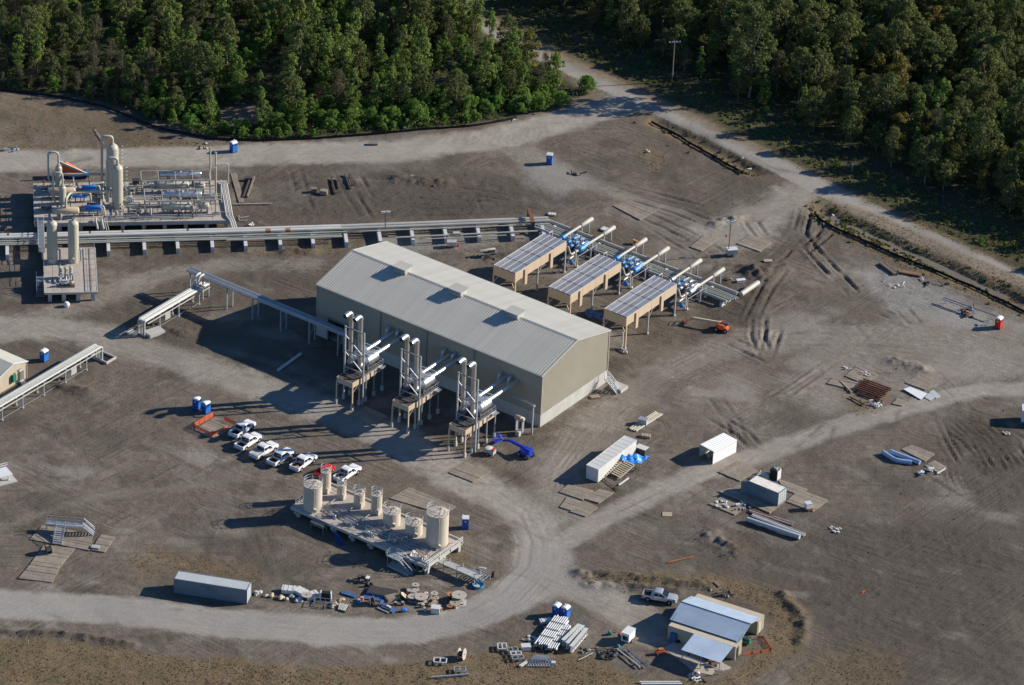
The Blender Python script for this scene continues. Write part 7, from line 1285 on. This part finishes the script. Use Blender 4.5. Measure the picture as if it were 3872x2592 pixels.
# loose things by the white trailer
def slatted(loc, rz, label, n, L, W, tilt):
    t = thing('stair_section', label, 'stair section', loc, rz)
    for k in range(n): MB().box((L * (k + .5) / n, W / 2, .5 + tilt * (k + .5) / n), (L / n * .55, W, .05)).build('tread', 'tan_bag', t, False)
    for y in (0, W): MB().beam((0, y, .4), (L, y, .4 + tilt), .07, .22).build('stringer', 'pipe_grey', t, False)
    for x, h in ((.1, .4), (L - .1, .4 + tilt)):
        for y in (0, W): MB().b2(x - .05, x + .05, y - .05, y + .05, -.1, h).build('leg', 'galv_dark', t, False)
slatted(Q7(570, 620), R_(50), 'tan slatted steel stair section outside the white trailer', 9, 4.0, 1.9, 1.0); slatted(Q7(470, 600), R_(50), 'dark slatted stair section against the white trailer', 9, 4.6, 1.5, 1.0)
cloth('blue_tarp', 'tarp_blue', 'crumpled bright blue tarp draped over stair frames beside the white trailer', 'tarp', (Q7(545, 455, 1.7), Q7(690, 505, 1.2), Q7(815, 440, 1.0), Q7(640, 425, 2.0)), 8, .42, 18)
t = thing('scaffold_frame', 'thin dark scaffold tubes under the blue tarp', 'scaffold', Q7(700, 530), R_(-30))
for k in range(7): a = Vector((random.uniform(-2, 2), random.uniform(-1.2, 1.2), 0)); MB().beam(a, a + Vector((random.uniform(-1, 1), random.uniform(-.8, .8), 1.5)), .06).build('tube', 'steel_dark', t, False)
for k in range(4): MB().beam((-2, -1.2 + .8 * k, 1.1), (2, -1.0 + .8 * k, 1.2), .06).build('tube', 'galv_dark', t, False)
crate(Q7(735, 415), (2.0, 1.3, 1.1), R_(-32), 'dark bin of scrap beside the far end of the white trailer', 'steel_dark', 'bin', 'white_dirty', 'scrap_bin'); crate(Q7(765, 300), (1.6, .8, .4), R_(-10), 'small stack of pale lumber behind the white trailer', 'wood_pale', 'timber', slats=4, name='timber_stack'); crate(Q7(745, 205), (1.5, 1.1, 1.1), R_(-20), 'grey metal box on legs at the top of the loose pipes', 'grey_box', 'box', 'galv', 'grey_box')
def beams(a, b, n, gap, r, m_, label, name='loose_beams', cat='beams', box=True, z=.12):
    d = b - a; t = thing(name, label, cat, a, math.atan2(d.y, d.x)); L = math.hypot(d.x, d.y)
    for k in range(n):
        j = random.uniform(-.25, .25) if n > 1 else 0; y = (k - (n - 1) / 2) * gap
        (MB().b2(j, L + j, y - r, y + r, z, z + 2 * r) if box else MB().cyl((j, y, z + r), (L + j, y, z + r), r, 10)).build('beam' if box else 'pipe', m_ if isinstance(m_, str) else m_[k % len(m_)], t, box is False)
    for f in (.15, .8): MB().b2(L * f - .08, L * f + .08, -(n * gap) / 2 - .1, (n * gap) / 2 + .1, -.08, z).build('bearer', 'wood_dark', t, False)
    return t
beams(Q7(665, 255), Q7(860, 130), 4, .45, .1, ('white_dirty', 'tan_bag'), 'pale loose beams lying beyond the white trailer'); beams(Q7(565, 662), Q7(638, 610), 1, .3, .11, 'white_dirty', 'single short white beam in front of the stair sections', 'white_beam', 'beam'); beams(Q7(430, 595), Q7(560, 700), 1, .3, .06, 'wood_dark', 'dark thin bar lying below the stair sections', 'dark_bar', 'bar')
beams(Q7(1510, 925), Q7(1900, 1058), 1, .5, .42, 'container_paint', 'long wide white trough lying below the storage container', 'white_trough', 'trough', False); beams(Q7(1545, 880), Q7(1935, 1030), 3, .42, .1, ('galv', 'pipe_white', 'galv'), 'three long grey beams beside the white trough'); beams(Q7(1690, 900), Q7(1845, 950), 4, .3, .09, ('rust', 'galv'), 'short rusty and grey beams above the long beams'); beams(Q7(1530, 850), Q7(1700, 905), 3, .4, .09, ('rust', 'pipe_grey'), 'short dark beams between mat and trough')
beams(Q7(930, 1232), Q7(1120, 1190), 1, .3, .09, 'rust_orange', 'single rust orange plank on the dark ground', 'rusty_plank', 'plank')
t = thing('welding_machine', 'tall black machine cabinet with cluttered white top behind the container', 'machine', Q7(1718, 605), R_(-32)); MB().b2(-.75, .75, -.6, .6, .05, 1.9).build('cabinet', 'black', t, False); MB().b2(.72, .8, -.62, .62, .05, 1.95).build('side_panel', 'white_dirty', t, False)
for k in range(8): MB().box((random.uniform(-.7, .7), random.uniform(-.5, .5), 2.0), (.3, .22, .22), random.random()).build('part', random.choice(['white_dirty', 'white_paint', 'galv']), t, False)
t = thing('green_net', 'heap of dull green netting beside the black machine cabinet', 'netting', Q7(1658, 590)); MB().lathe([(.9, 0), (.8, .4), (.4, .8), (.05, .95)], (0, 0, 0), 9).build('heap', 'pipe_green', t); MB().lathe([(.5, 0), (.4, .3), (.05, .5)], (.8, -.2, 0), 8).build('fold', 'green_paint', t)
t = thing('white_hopper', 'white bin with a rusty base on the mat right of the container', 'bin', Q7(1962, 830, .15), .4); MB().b2(-.5, .5, -.5, .5, .3, 1.2).build('bin', 'white_paint', t, False); MB().b2(-.35, .55, -.75, -.45, -.05, .35).build('base', 'rust', t, False); MB().b2(-.55, .55, -.55, .55, 1.2, 1.27).build('lid', 'white_dirty', t, False)
def scrap(loc, label, n, cols, spread=1.0, s=.5, cat='scrap', name='scrap_heap'):
    t = thing(name, label, cat, loc, random.random() * 3)
    for k in range(n):
        p = (random.gauss(0, spread * .5), random.gauss(0, spread * .4), random.uniform(.05, .35)); m_ = random.choice(cols); j = k % 3
        if j == 0: MB().box(p, (s * random.uniform(.5, 1.4), s * random.uniform(.3, .8), s * random.uniform(.15, .6)), random.random() * 3).build('scrap_box', m_, t, False)
        elif j == 1: a = random.random() * 6.3; L = s * random.uniform(.8, 1.8); MB().cyl(p, (p[0] + math.cos(a) * L, p[1] + math.sin(a) * L, p[2] + random.uniform(-.05, .4)), .08 * s / .5, 8).build('scrap_tube', m_, t)
        else: MB().lathe([(.02, 0), (s * .5, .06), (s * .42, .22), (.03, s * .5)], (p[0], p[1], 0), 8).build('scrap_lump', m_, t)
    return t
WH = ['white_dirty', 'white_paint', 'galv', 'pipe_white']
scrap(Q7(2170, 985), 'small heap of white scrap on the dark field', 9, WH, 1.3); scrap(Q7(1340, 800, .15), 'white pipe scrap on the mat left of the container', 12, WH + ['galv_dark'], 2.2, .6); scrap(Q7(1450, 815, .15), 'white fittings scrap nearer the container shadow', 10, WH + ['black'], 1.6, .5); scrap(Q7(1605, 595), 'white fittings on the ground behind the container', 8, WH, 1.4, .5)
single(MB().slab([(-.9, -.6, .12), (.8, -.75, .12), (.9, .6, .1), (-.7, .7, .1)], .1), 'loose_board', 'wood_pale', 'single pale square board on the dark ground left of the container', 'board', Q7(922, 872), .1)
scrap(QF(925, 1425), 'white pipe scrap at the front of the right scrap heap', 14, WH, 1.6, .6); scrap(QF(850, 1160, .15), 'white bracket scrap on the grey mat at right', 7, WH, 1.0, .5); scrap(QF(680, 1105), 'tiny white scrap at the left edge of the grey mat', 4, WH, .6, .4)
p, q = QF(815, 1290), QF(985, 1370); t = thing('rusty_pipes', 'rack of seven long rusty brown pipes in the weeds at right', 'pipes', QF(900, 1290), R_(-32))
for k in range(7): MB().cyl((-2.8 + random.uniform(-.2, .2), -2.1 + .62 * k, .5), (2.9 + random.uniform(-.2, .2), -2.1 + .62 * k, .5), .15, 8).build('pipe', 'rust', t)
for x in (-2, 2): MB().b2(x - .12, x + .12, -2.6, 2.2, -.05, .35).build('rest', 'wood_dark', t, False)
beams(QF(700, 1355), QF(830, 1425), 1, .4, .14, 'rust', 'single rusty pipe lying below the rusty pipe rack', 'rusty_pipe', 'pipe', False); beams(QF(775, 1320), QF(980, 1400), 2, .5, .12, 'rust', 'two rusty pipes in front of the rusty pipe rack', 'rusty_pipe', 'pipes', False); beams(QF(620, 1220), QF(720, 1320), 1, .3, .1, 'wood_pale', 'thin pale pole across the grey mat at right', 'pale_pole', 'pole')
for c, lb in (((QF(1155, 1280, .35), QF(1305, 1370, .15), QF(1360, 1318, .15), QF(1210, 1262, .35)), 'large white sheet leaning at the right of the rusty pipes'), ((QF(1335, 1350, .2), QF(1385, 1378, .1), QF(1425, 1350, .1), QF(1375, 1310, .2)), 'small pale grey sheet right of the white one'), ((QF(1375, 1305, .2), QF(1435, 1360, .1), QF(1475, 1342, .1), QF(1410, 1285, .2)), 'rightmost small pale grey sheet')):
    o = c[0].copy(); single(MB().slab([p - o for p in c], .05), 'metal_sheet', 'white_paint' if 'large' in lb else 'container_paint', lb, 'sheet', o)
t = thing('pipe_stand_line', 'long grey pipe resting on low stands at the right edge', 'pipe', QF(1480, 560), 0); d = QF(1925, 668) - QF(1480, 510); t.rotation_euler.z = math.atan2(d.y, d.x); L = math.hypot(d.x, d.y)
MB().cyl((0, .6, 1.1), (L, .6, 1.1), .12, 10).build('pipe', 'galv_dark', t); MB().cyl((0, 0, 1.0), (L * .6, 0, 1.0), .09, 8).build('pipe', 'galv_dark', t)
for x in (.6, L * .35, L * .6, L - .8):
    for y in (-.3, .9): MB().beam((x, y, -.05), (x, .3 + (y - .3) * .3, 1.0), .09).build('stand_leg', 'galv', t, False)
scrap(QF(1690, 640), 'rusty pump and wheels under the long pipe on stands', 12, ['rust', 'black', 'steel_dark', 'white_dirty', 'rust_orange'], 1.5, .8, 'pump', 'pump_heap')
t = thing('board_stand', 'pale tilted board on thin legs left of the red toilet', 'board', QF(1890, 735), R_(15)); MB().beam((-.6, 0, 1.1), (.5, .2, 1.4), .8, .05).build('board', 'wood_pale', t, False); [MB().beam((x, 0, 1.1), (x * 2, y, -.05), .06).build('leg', 'steel_dark', t, False) for x, y in ((-.5, -.3), (.5, -.5), (.4, .5))]
beams(QF(965, 225), QF(1090, 320), 3, .35, .16, ('wood_dark', 'bark', 'wood_dark'), 'pile of dark weathered timbers on the grey gravel', 'old_timbers', 'timbers'); beams(QF(1110, 295), QF(1300, 330), 3, .35, .14, ('wood_dark', 'rust_orange', 'bark'), 'second pile of dark timbers right on the grey gravel', 'old_timbers', 'timbers')
scrap(QF(1340, 385), 'black and white round scrap on the grey gravel', 6, ['black', 'black', 'white_paint'], .8, .7); scrap(QF(1070, 405), 'pale broken concrete lumps on the grey gravel', 8, ['concrete', 'sleeper_concrete'], 1.8, .6, 'rubble', 'rubble'); scrap(QF(1490, 405), 'small dark lump at the edge of the grey gravel', 3, ['wood_dark', 'steel_dark'], .5, .6)
def duct(pts_, label):
    o = pts_[0].copy(); mb = MB().tube(bend([p - o for p in pts_], 1.0), .42, 12); return single(mb, 'fabric_duct', 'container_blue', label, 'duct', o)
duct([QG(815, 870, .4), QG(930, 945, .4), QG(1080, 965, .4)], 'bent pale blue duct lying on the ground at right, nearer one'); duct([QG(880, 862, .4), QG(1030, 920, .4), QG(1155, 965, .4)], 'straight pale blue duct lying on the ground at right, farther one')
scrap(QG(1170, 1060), 'white box scrap below the blue ducts', 5, ['white_paint', 'white_dirty'], .7, 1.0); scrap(QG(1228, 1035, .15), 'white bag scrap on the broken mat at right', 5, ['white_paint', 'white_dirty'], .7, .8); beams(QG(1310, 1075), QG(1385, 1030), 1, .3, .1, 'white_dirty', 'short white bar on the broken mat at right', 'white_bar', 'bar'); scrap(QG(1950, 710), 'white valve scrap under the trailer at the right edge', 5, ['white_paint', 'tan_bag'], .6, .6)
# rusty marker and small bits
scrap(G(3268, 2242), 'tiny red marker lying alone on the dark field', 3, ['john_red', 'orange'], .3, .35, 'marker', 'red_marker')
# stacks of tubes and beams above the bottom edge
def stack(a, b, rows, gap, r, label, m_='pipe_grey', straps=(.25, .5, .75), w0=0, name='pipe_stack'):
    d = b - a; t = thing(name, label, 'pipes', a, math.atan2(d.y, d.x)); L = math.hypot(d.x, d.y)
    for lay, n in enumerate(rows):
        for k in range(n): y = (k - (n - 1) / 2) * gap + (lay % 2) * 0; j = random.uniform(-.35, .35); MB().cyl((j, y, .3 + r + lay * r * 2.1), (L + j, y, .3 + r + lay * r * 2.1), r, 10).build('pipe', m_, t)
    for f in straps: MB().b2(L * f - .05, L * f + .05, -max(rows) * gap / 2 - .1, max(rows) * gap / 2 + .1, .3 + 2.1 * r * len(rows), .36 + 2.1 * r * len(rows)).build('strap', 'wood_dark', t, False); MB().b2(L * f - .12, L * f + .12, -max(rows) * gap / 2 - .2, max(rows) * gap / 2 + .2, -.05, .3).build('bearer', 'wood_dark', t, False)
    return t
stack(QD(440, 950), QD(790, 470), (8, 8, 7), .34, .15, 'big stack of long grey tubes below the toilet pair', 'galv'); stack(QD(620, 990), QD(870, 580), (5, 5), .34, .15, 'second stack of grey tubes right of the big stack', 'galv'); beams(QD(720, 900), QD(1000, 620), 2, .4, .14, ('pipe_green', 'galv'), 'two dark green tubes right of the tube stacks', 'green_tubes', 'tubes', False)
for i, (a, b) in enumerate((((810, 900), (1100, 620)), ((880, 950), (1160, 640)), ((950, 1010), (1220, 690)))):
    a, b = QD(*a), QD(*b); d = b - a; L = math.hypot(d.x, d.y); t = thing('steel_girder', ('white channel girder, leftmost of three beside the tube stack', 'white channel girder in the middle of three', 'white channel girder nearest the toolbox trailer')[i], 'girder', a, math.atan2(d.y, d.x))
    MB().b2(0, L, -.06, .06, .15, 1.25).build('web', 'white_dirty', t, False); MB().b2(0, L, -.3, .3, 1.25, 1.33).build('flange', 'white_dirty', t, False); MB().b2(0, L, -.3, .3, .1, .18).build('flange', 'white_dirty', t, False)
    for k in range(8): x = .3 + (L - .6) * k / 7; MB().b2(x - .04, x + .04, -.26, .26, .2, 1.25).build('stiffener', 'white_dirty', t, False)
    MB().add([(L, -.3, 1.3), (L, .3, 1.3), (L + .5, 0, 1.8)], [(0, 1, 2), (2, 1, 0)]).build('end_plate', 'white_dirty', t, False)
    for f in (.2, .8): MB().b2(L * f - .15, L * f + .15, -.5, .5, -.05, .1).build('bearer', 'wood_dark', t, False)
def hframe(loc, rz, label, w=1.7, d=1.2, m_='white_dirty', h=.55):
    t = thing('equipment_stand', label, 'frame', loc, rz, None)
    for p, q in (((0, 0), (w, 0)), ((w, 0), (w, d)), ((w, d), (0, d)), ((0, d), (0, 0)), ((w * .5, 0), (w * .5, d))): MB().beam((*p, h), (*q, h), .16, .2).build('rail', m_, t, False)
    for p in ((.1, .1), (w - .1, .1), (w - .1, d - .1), (.1, d - .1)): MB().beam((*p, -.05), (*p, h), .14).build('leg', m_, t, False)
hframe(QI(1575, 885), R_(-2), 'pale grey H-shaped frame in the grass near the wooden reel', 2.0, 1.3); hframe(QI(1742, 960), R_(4), 'pale grey frame in the grass near the bottom edge', 1.8, 1.3, 'galv'); hframe(QI(2095, 780), R_(6), 'pale frame, leftmost beside the road below the tube stack', 1.4, 1.6); hframe(QI(2175, 800), R_(18), 'pale frame second in the group by the tube stack', 1.7, 1.0, 'galv'); hframe(QI(2200, 830), R_(12), 'pale frame third in the group by the tube stack', 1.7, .9); hframe(QI(2215, 865), R_(16), 'pale frame lowest in the group by the tube stack', 1.8, .9, 'galv')
beams(QI(1555, 995), QI(1860, 970), 1, .4, .13, 'galv', 'long grey beam lying in the grass at the bottom edge', 'long_beam', 'beam'); crate(QD(175, 950), (1.5, 1.1, .8), R_(10), 'white case in the grass left of the tube stack', 'white_dirty', 'case', name='white_case'); crate(QD(520, 480), (1.9, 1.0, .5), R_(20), 'short stack of white sheets above the tube stack', 'white_dirty', 'sheets', slats=3, name='sheet_stack')
scrap(QD(300, 780), 'white bracket scrap left of the tube stack', 9, WH, 1.2, .7); beams(QI(2275, 900), QI(2345, 855), 2, .3, .1, 'white_dirty', 'short white bars left of the stair pile', 'white_bars', 'bars')
t = thing('ladder_pile', 'pile of galvanised stair sections and ladders in the grass', 'ladders', QD(420, 1200), R_(4))
for k in range(4):
    y = -.9 + .55 * k; z = .15 + .12 * k; MB().b2(-2.2 + .3 * k, 2.0 - .15 * k, y - .04, y + .04, z, z + .14).build('stringer', 'galv', t, False); MB().b2(-2.2 + .3 * k, 2.0 - .15 * k, y + .46, y + .54, z, z + .14).build('stringer', 'galv', t, False)
    for j in range(9): x = -1.9 + .3 * k + j * .42; MB().b2(x - .05, x + .05, y, y + .5, z + .02, z + .1).build('rung', 'white_dirty' if k == 0 else 'galv', t, False)
MB().add([(-1.6, .4, .6), (1.2, .2, .7), (1.6, 1.3, .75), (-.8, 1.5, .8)], [(0, 1, 2, 3), (3, 2, 1, 0)]).build('grating_panel', 'galv_dark', t, False); MB().b2(1.8, 2.5, -.4, .2, 0, .5).build('white_block', 'white_dirty', t, False)
t = thing('tool_trailer', 'small white box trailer standing left of the lean-to', 'trailer', QD(1940, 800), R_(62)); MB().b2(-1.0, 1.2, -.7, .7, .45, 1.95).build('box', 'white_paint', t, False); MB().b2(-1.05, 1.25, -.75, .75, 1.95, 2.02).build('roof', 'white_paint', t, False); MB().b2(-1.03, -1.0, -.5, .45, .7, 1.5).build('window', 'glass', t, False); MB().beam((1.2, 0, .5), (2.2, 0, .45), .1).build('drawbar', 'galv', t, False); [wheel(t, 0, y, .3, .2) for y in (-.75, .75)]
t = thing('green_drum', 'dark green round drum left of the white tool trailer', 'drum', QD(1635, 690)); MB().lathe([(.36, 0), (.4, .3), (.3, .55), (.05, .62)], (0, 0, 0), 14).build('body', 'green_paint', t); MB().cyl((0, 0, .6), (0, 0, .72), .07).build('cap', 'pipe_white', t)
scrap(QD(1830, 680), 'orange cones and tape behind the white tool trailer', 6, ['orange', 'tan_bag', 'rust_orange'], .9, .5, 'cones', 'orange_cones')
t = thing('hose_heap', 'heap of black hoses and plastic below the white tool trailer', 'hoses', QD(1640, 1040), .3)
for k in range(16): r = random.uniform(.35, .8); c = Vector((random.gauss(0, 1.1), random.gauss(0, .7), .12 + .05 * (k % 5))); MB().tube([c + Vector((r * math.cos(a), r * math.sin(a), random.uniform(-.02, .1))) for a in np.linspace(0, 6.0, 13)], .08, 6).build('hose', 'black' if k % 5 else 'steel_dark', t)
for k in range(6): MB().lathe([(.02, 0), (.5, .1), (.4, .4), (.05, .6)], (random.gauss(0, 1.1), random.gauss(0, .6), 0), 8).build('bundle', random.choice(['black', 'steel_dark', 'bark_dark']), t)
beams(QD(1750, 980), QD(2150, 1290), 1, .3, .13, 'pipe_white', 'long pale pipe pointing away from the hose heap', 'pale_pipe', 'pipe', False, .35); beams(QD(1880, 960), QD(2240, 1280), 2, .5, .08, ('galv', 'plank_blue'), 'two thin blue-grey pipes right of the pale pipe', 'thin_pipes', 'pipes', False, .3); single(MB().lathe([(.26, 0), (.28, .2), (.2, .4), (.05, .45)], (0, 0, 0), 12), 'teal_drum', 'pool_blue', 'small teal drum at the top of the hose heap', 'drum', QD(1780, 905))
beams(QD(1085, 1150), QD(1340, 1020), 1, .3, .06, 'pipe_green', 'thin green pipe lying in the grass below the girders', 'green_pipe', 'pipe', False); scrap(QD(1200, 990), 'black netting scrap right of the girders', 7, ['black', 'steel_dark', 'pipe_green'], 1.3, .6)
scrap(Q6(1655, 890), 'white pump scrap at the bottom edge below the shed', 12, WH + ['black'], 1.4, .7); beams(Q6(1210, 935), Q6(1540, 935), 2, .5, .14, 'white_dirty', 'long white beams cut by the bottom edge', 'white_beams', 'beams'); t = thing('orange_machine', 'small orange machine in front of the lean-to', 'machine', Q6(1375, 690), .3); MB().b2(-.7, .7, -.4, .4, .25, .7).build('body', 'orange', t, False); MB().b2(-.3, .5, -.3, .3, .7, 1.05).build('engine', 'rust_orange', t, False); [wheel(t, x, y, .22, .14) for x in (-.5, .5) for y in (-.4, .4)]
t = thing('green_compressor', 'dark green machine beside the right end of the work shed', 'machine', Q6(2065, 605), R_(-25)); MB().b2(-.8, .8, -.45, .45, .25, .8).build('body', 'green_paint', t, False); MB().vessel((-.8, -.2, 1.0), (.8, -.2, 1.0), .22).build('tank', 'green_paint', t); MB().b2(-.2, .5, -.1, .35, .8, 1.1).build('motor', 'black', t, False)
scrap(Q6(1880, 200), 'dark timber and wire scrap on the mound behind the shed', 12, ['wood_dark', 'bark', 'steel_dark'], 2.2, .8, 'timber'); scrap(Q6(1560, 590), 'coiled black cables on the shed front wall', 8, ['black', 'rust', 'steel_dark'], .9, .6, 'cables', 'cable_coil'); t = thing('grey_cabinet', 'blue-grey cabinet at the left end of the shed', 'cabinet', Q6(1480, 590), R_(-28)); MB().b2(-.5, .5, -.3, .3, 0, 1.6).build('case', 'plank_blue', t, False); MB().b2(-.45, .45, -.34, -.3, .1, 1.5).build('door', 'plank_blue', t, False)
# upper yard bits
crate(QB(632, 425), (1.0, .9, .8), R_(5), 'brown timber box on the mud above the pipeline, left of two', 'bark', 'box', name='timber_box'); crate(QB(702, 440), (1.3, 1.0, .8), R_(-8), 'brown timber box on the mud above the pipeline, right of two', 'wood_mat', 'box', name='timber_box')
for a, b, lb in (((755, 335), (785, 445), 'dark timber pole on the mud, leftmost of five'), ((797, 335), (805, 405), 'short dark timber pole, second of five'), ((848, 305), (890, 410), 'dark timber pole, third of five'), ((880, 310), (910, 388), 'dark timber pole, rightmost of five')): beams(QB(*b), QB(*a), 1, .3, .13, 'wood_dark', lb, 'timber_pole', 'pole')
beams(QB(145, 470), QB(195, 330), 2, .7, .16, ('bark', 'wood_dark'), 'two dark beams beside a dark box right of the process deck', 'old_timbers', 'timbers'); crate(QB(162, 345), (1.1, .9, .7), R_(12), 'dark box on old timbers right of the process deck', 'steel_dark', 'box', name='dark_box')
beams(QB(60, 520), QB(335, 515), 1, .3, .13, 'pipe_grey', 'pale pipe lying right of the process deck', 'pale_pipe', 'pipe', False); t = thing('pipe_bracket', 'two bent white rails beside the process deck corner', 'bracket', QB(110, 620), 0); MB().tube(bend([(-.5, 1.2, .2), (0, .2, .2), (1.6, .8, .4)], .2), .07, 6).build('rail', 'white_dirty', t); MB().tube(bend([(-.4, .2, .2), (0, -.8, .2), (1.4, -.6, .3)], .2), .07, 6).build('rail', 'white_dirty', t)
scrap(QB(195, 660), 'white coil on the mud at the process deck corner', 5, ['white_dirty', 'pipe_white'], .6, .6, 'coil', 'white_coil'); crate(Q3(560, 125), (1.4, .8, .25), R_(-5), 'pale pallet on the mud near the pipeline corner', 'white_dirty', 'pallet', slats=3, name='pallet'); crate(Q3(960, 240), (1.8, 1.2, .3), R_(-30), 'white board on a dark frame behind the left manifold', 'white_dirty', 'board', name='white_board'); crate(Q3(1955, 618), (1.6, .7, .45), R_(18), 'white box beside the end of the pipe bank', 'white_paint', 'box', name='white_box'); crate(Q3(2155, 470), (1.5, .9, .25), R_(10), 'pale block on the mud below the light tower', 'wood_pale', 'block', name='pale_block'); scrap(Q3(600, 550), 'small red and white cooler box under the left air cooler', 3, ['john_red', 'white_paint'], .35, .5, 'cooler box', 'cooler_box'); scrap(Q3(1870, 605), 'brown crate scrap behind the right manifold', 4, ['rust', 'wood_pale'], .8, .5)
t = thing('pipe_machine', 'dark pipe machine with wheels standing behind the hall', 'machine', QB(1860, 880), R_(20)); MB().b2(-1.8, 1.8, -.5, .5, .5, .8).build('frame', 'galv_dark', t, False); MB().vessel((-1.6, .2, 1.1), (1.6, .2, 1.2), .3).build('pipe', 'pipe_green', t); [wheel(t, x, y, .4, .24) for x in (-1.2, 1.2) for y in (-.6, .6)]; MB().beam((-2.6, -.4, .7), (-1.4, -.2, 1.3), .08).build('yellow_bar', 'yellow', t, False); MB().b2(.2, 1.4, -.4, .3, .8, 1.3).build('engine', 'steel_dark', t, False)
t = thing('generator_cart', 'small white generator cart behind the hall', 'generator', QB(1610, 815), R_(5)); MB().b2(-.9, .8, -.5, .5, .4, 1.2).build('body', 'white_dirty', t, False); MB().b2(-.95, .85, -.55, .55, 1.2, 1.27).build('lid', 'grey_box', t, False); [wheel(t, .1, y, .3, .18) for y in (-.55, .55)]; MB().lathe([(.2, 0), (.2, .5)], (1.2, .2, .1), 10).build('red_drum', 'john_red', t)
beams(QB(520, 858), QB(600, 862), 1, .2, .07, 'yellow', 'yellow pipe marker in the trench below the pipeline', 'yellow_pipe', 'pipe', False); crate(QB(1050, 90), (1.8, .8, .35), R_(5), 'grey log block beside the upper road', 'bark', 'block', name='log_block'); scrap(QB(1455+0, 0+345), 'broken branches beside the mud heap mat', 8, ['bark', 'wood_dark'], 2.0, .8, 'branches', 'branches'); scrap(G(2170, 660), 'grey timber stump on the gravel beside the flat-roofed toilet', 7, ['bark', 'reel_grey', 'wood_dark'], 1.0, .8, 'timber', 'timber_scrap'); scrap(G(2450, 572), 'pale rubble lump in the weeds near the upper junction', 4, ['concrete', 'wood_pale'], .8, .6, 'rubble', 'rubble')
crate(Q2(1915, 1140), (1.5, .9, .2), R_(20), 'broken pallet at the foot of the gable wall', 'wood_pale', 'pallet', slats=4, name='pallet')
beams(G(1050, 1405), G(1140, 1340), 2, .35, .09, 'pipe_white', 'two pale bars on the ground in the hall shadow', 'pale_bars', 'bars')
# utility pole, posts and stakes
g = G(2541, 310); t = thing('utility_pole', 'tall grey utility pole with one crossarm in the dark wood', 'utility pole', g, R_(12)); MB().cyl((0, 0, -.3), (0, 0, 9.2), .16, 8, .1).build('pole', 'bark', t); MB().beam((-1.2, -.15, 8.9), (1.2, -.15, 8.9), .14).build('crossarm', 'galv', t, False)
for x in (-1.05, -.4, .4, 1.05): MB().lathe([(.05, 0), (.07, .1), (.03, .2)], (x, -.15, 8.97), 8).build('insulator', 'white_paint', t)
single(MB().cyl((0, 0, -.2), (0, 0, 1.6), .05, 6).box((0, 0, 1.5), (.3, .08, .35)), 'marker_post', 'white_paint', 'white marker post on the verge below the dark wood', 'post', G(3222, 648))
for i, (x, y, h) in enumerate(((107, 2440, .8), (268, 2460, .8), (435, 2482, .8), (585, 2497, .8), (736, 2523, .8), (792, 2532, 1.9), (910, 2545, .8), (1074, 2568, .8))):
    t = thing('survey_stake', 'tall white survey stake with an orange top in the grass' if h > 1 else ('leftmost short white stake in the dry grass', 'second short white stake from the left', 'third short white stake from the left', 'fourth short white stake from the left', 'short white stake left of the tall one', '', 'short white stake right of the tall one', 'rightmost short white stake in the dry grass')[i], 'stake', G(x, y), 0, 'white stakes in the dry grass'); MB().b2(-.04, .04, -.04, .04, -.1, h).build('shaft', 'white_paint', t, False); MB().b2(-.05, .05, -.05, .05, h, h + .08).build('tip', 'yellow' if h > 1 else 'white_dirty', t, False)
for x, y, lb in ((1943, 455, 'small blue and white bag at the silt fence end'), (1530, 488, 'white bag on the silt fence'), (2840, 640, 'white sandbag at the end of the short silt fence'), (2810, 600, 'white sheet scrap beside the upper ditch'), (3150, 815, 'white bag beside the muddy ditch')): scrap(G(x, y), lb, 3, ['white_paint', 'white_dirty'] + (['valve_blue'] if 'blue' in lb else []), .3, .45, 'bag', 'plastic_bag')
beams(G(392, 545), G(358, 492), 1, .3, .06, 'white_dirty', 'thin white pole leaning behind the process deck', 'white_pole', 'pole', False); scrap(G(45, 570), 'blue-white scrap lying at the upper left road edge', 6, ['container_blue', 'galv'], 1.6, .7); scrap(G(770, 552), 'grey timber scrap left of the upper toilet', 6, ['reel_grey', 'bark'], 1.4, .7, 'timber', 'timber_scrap')
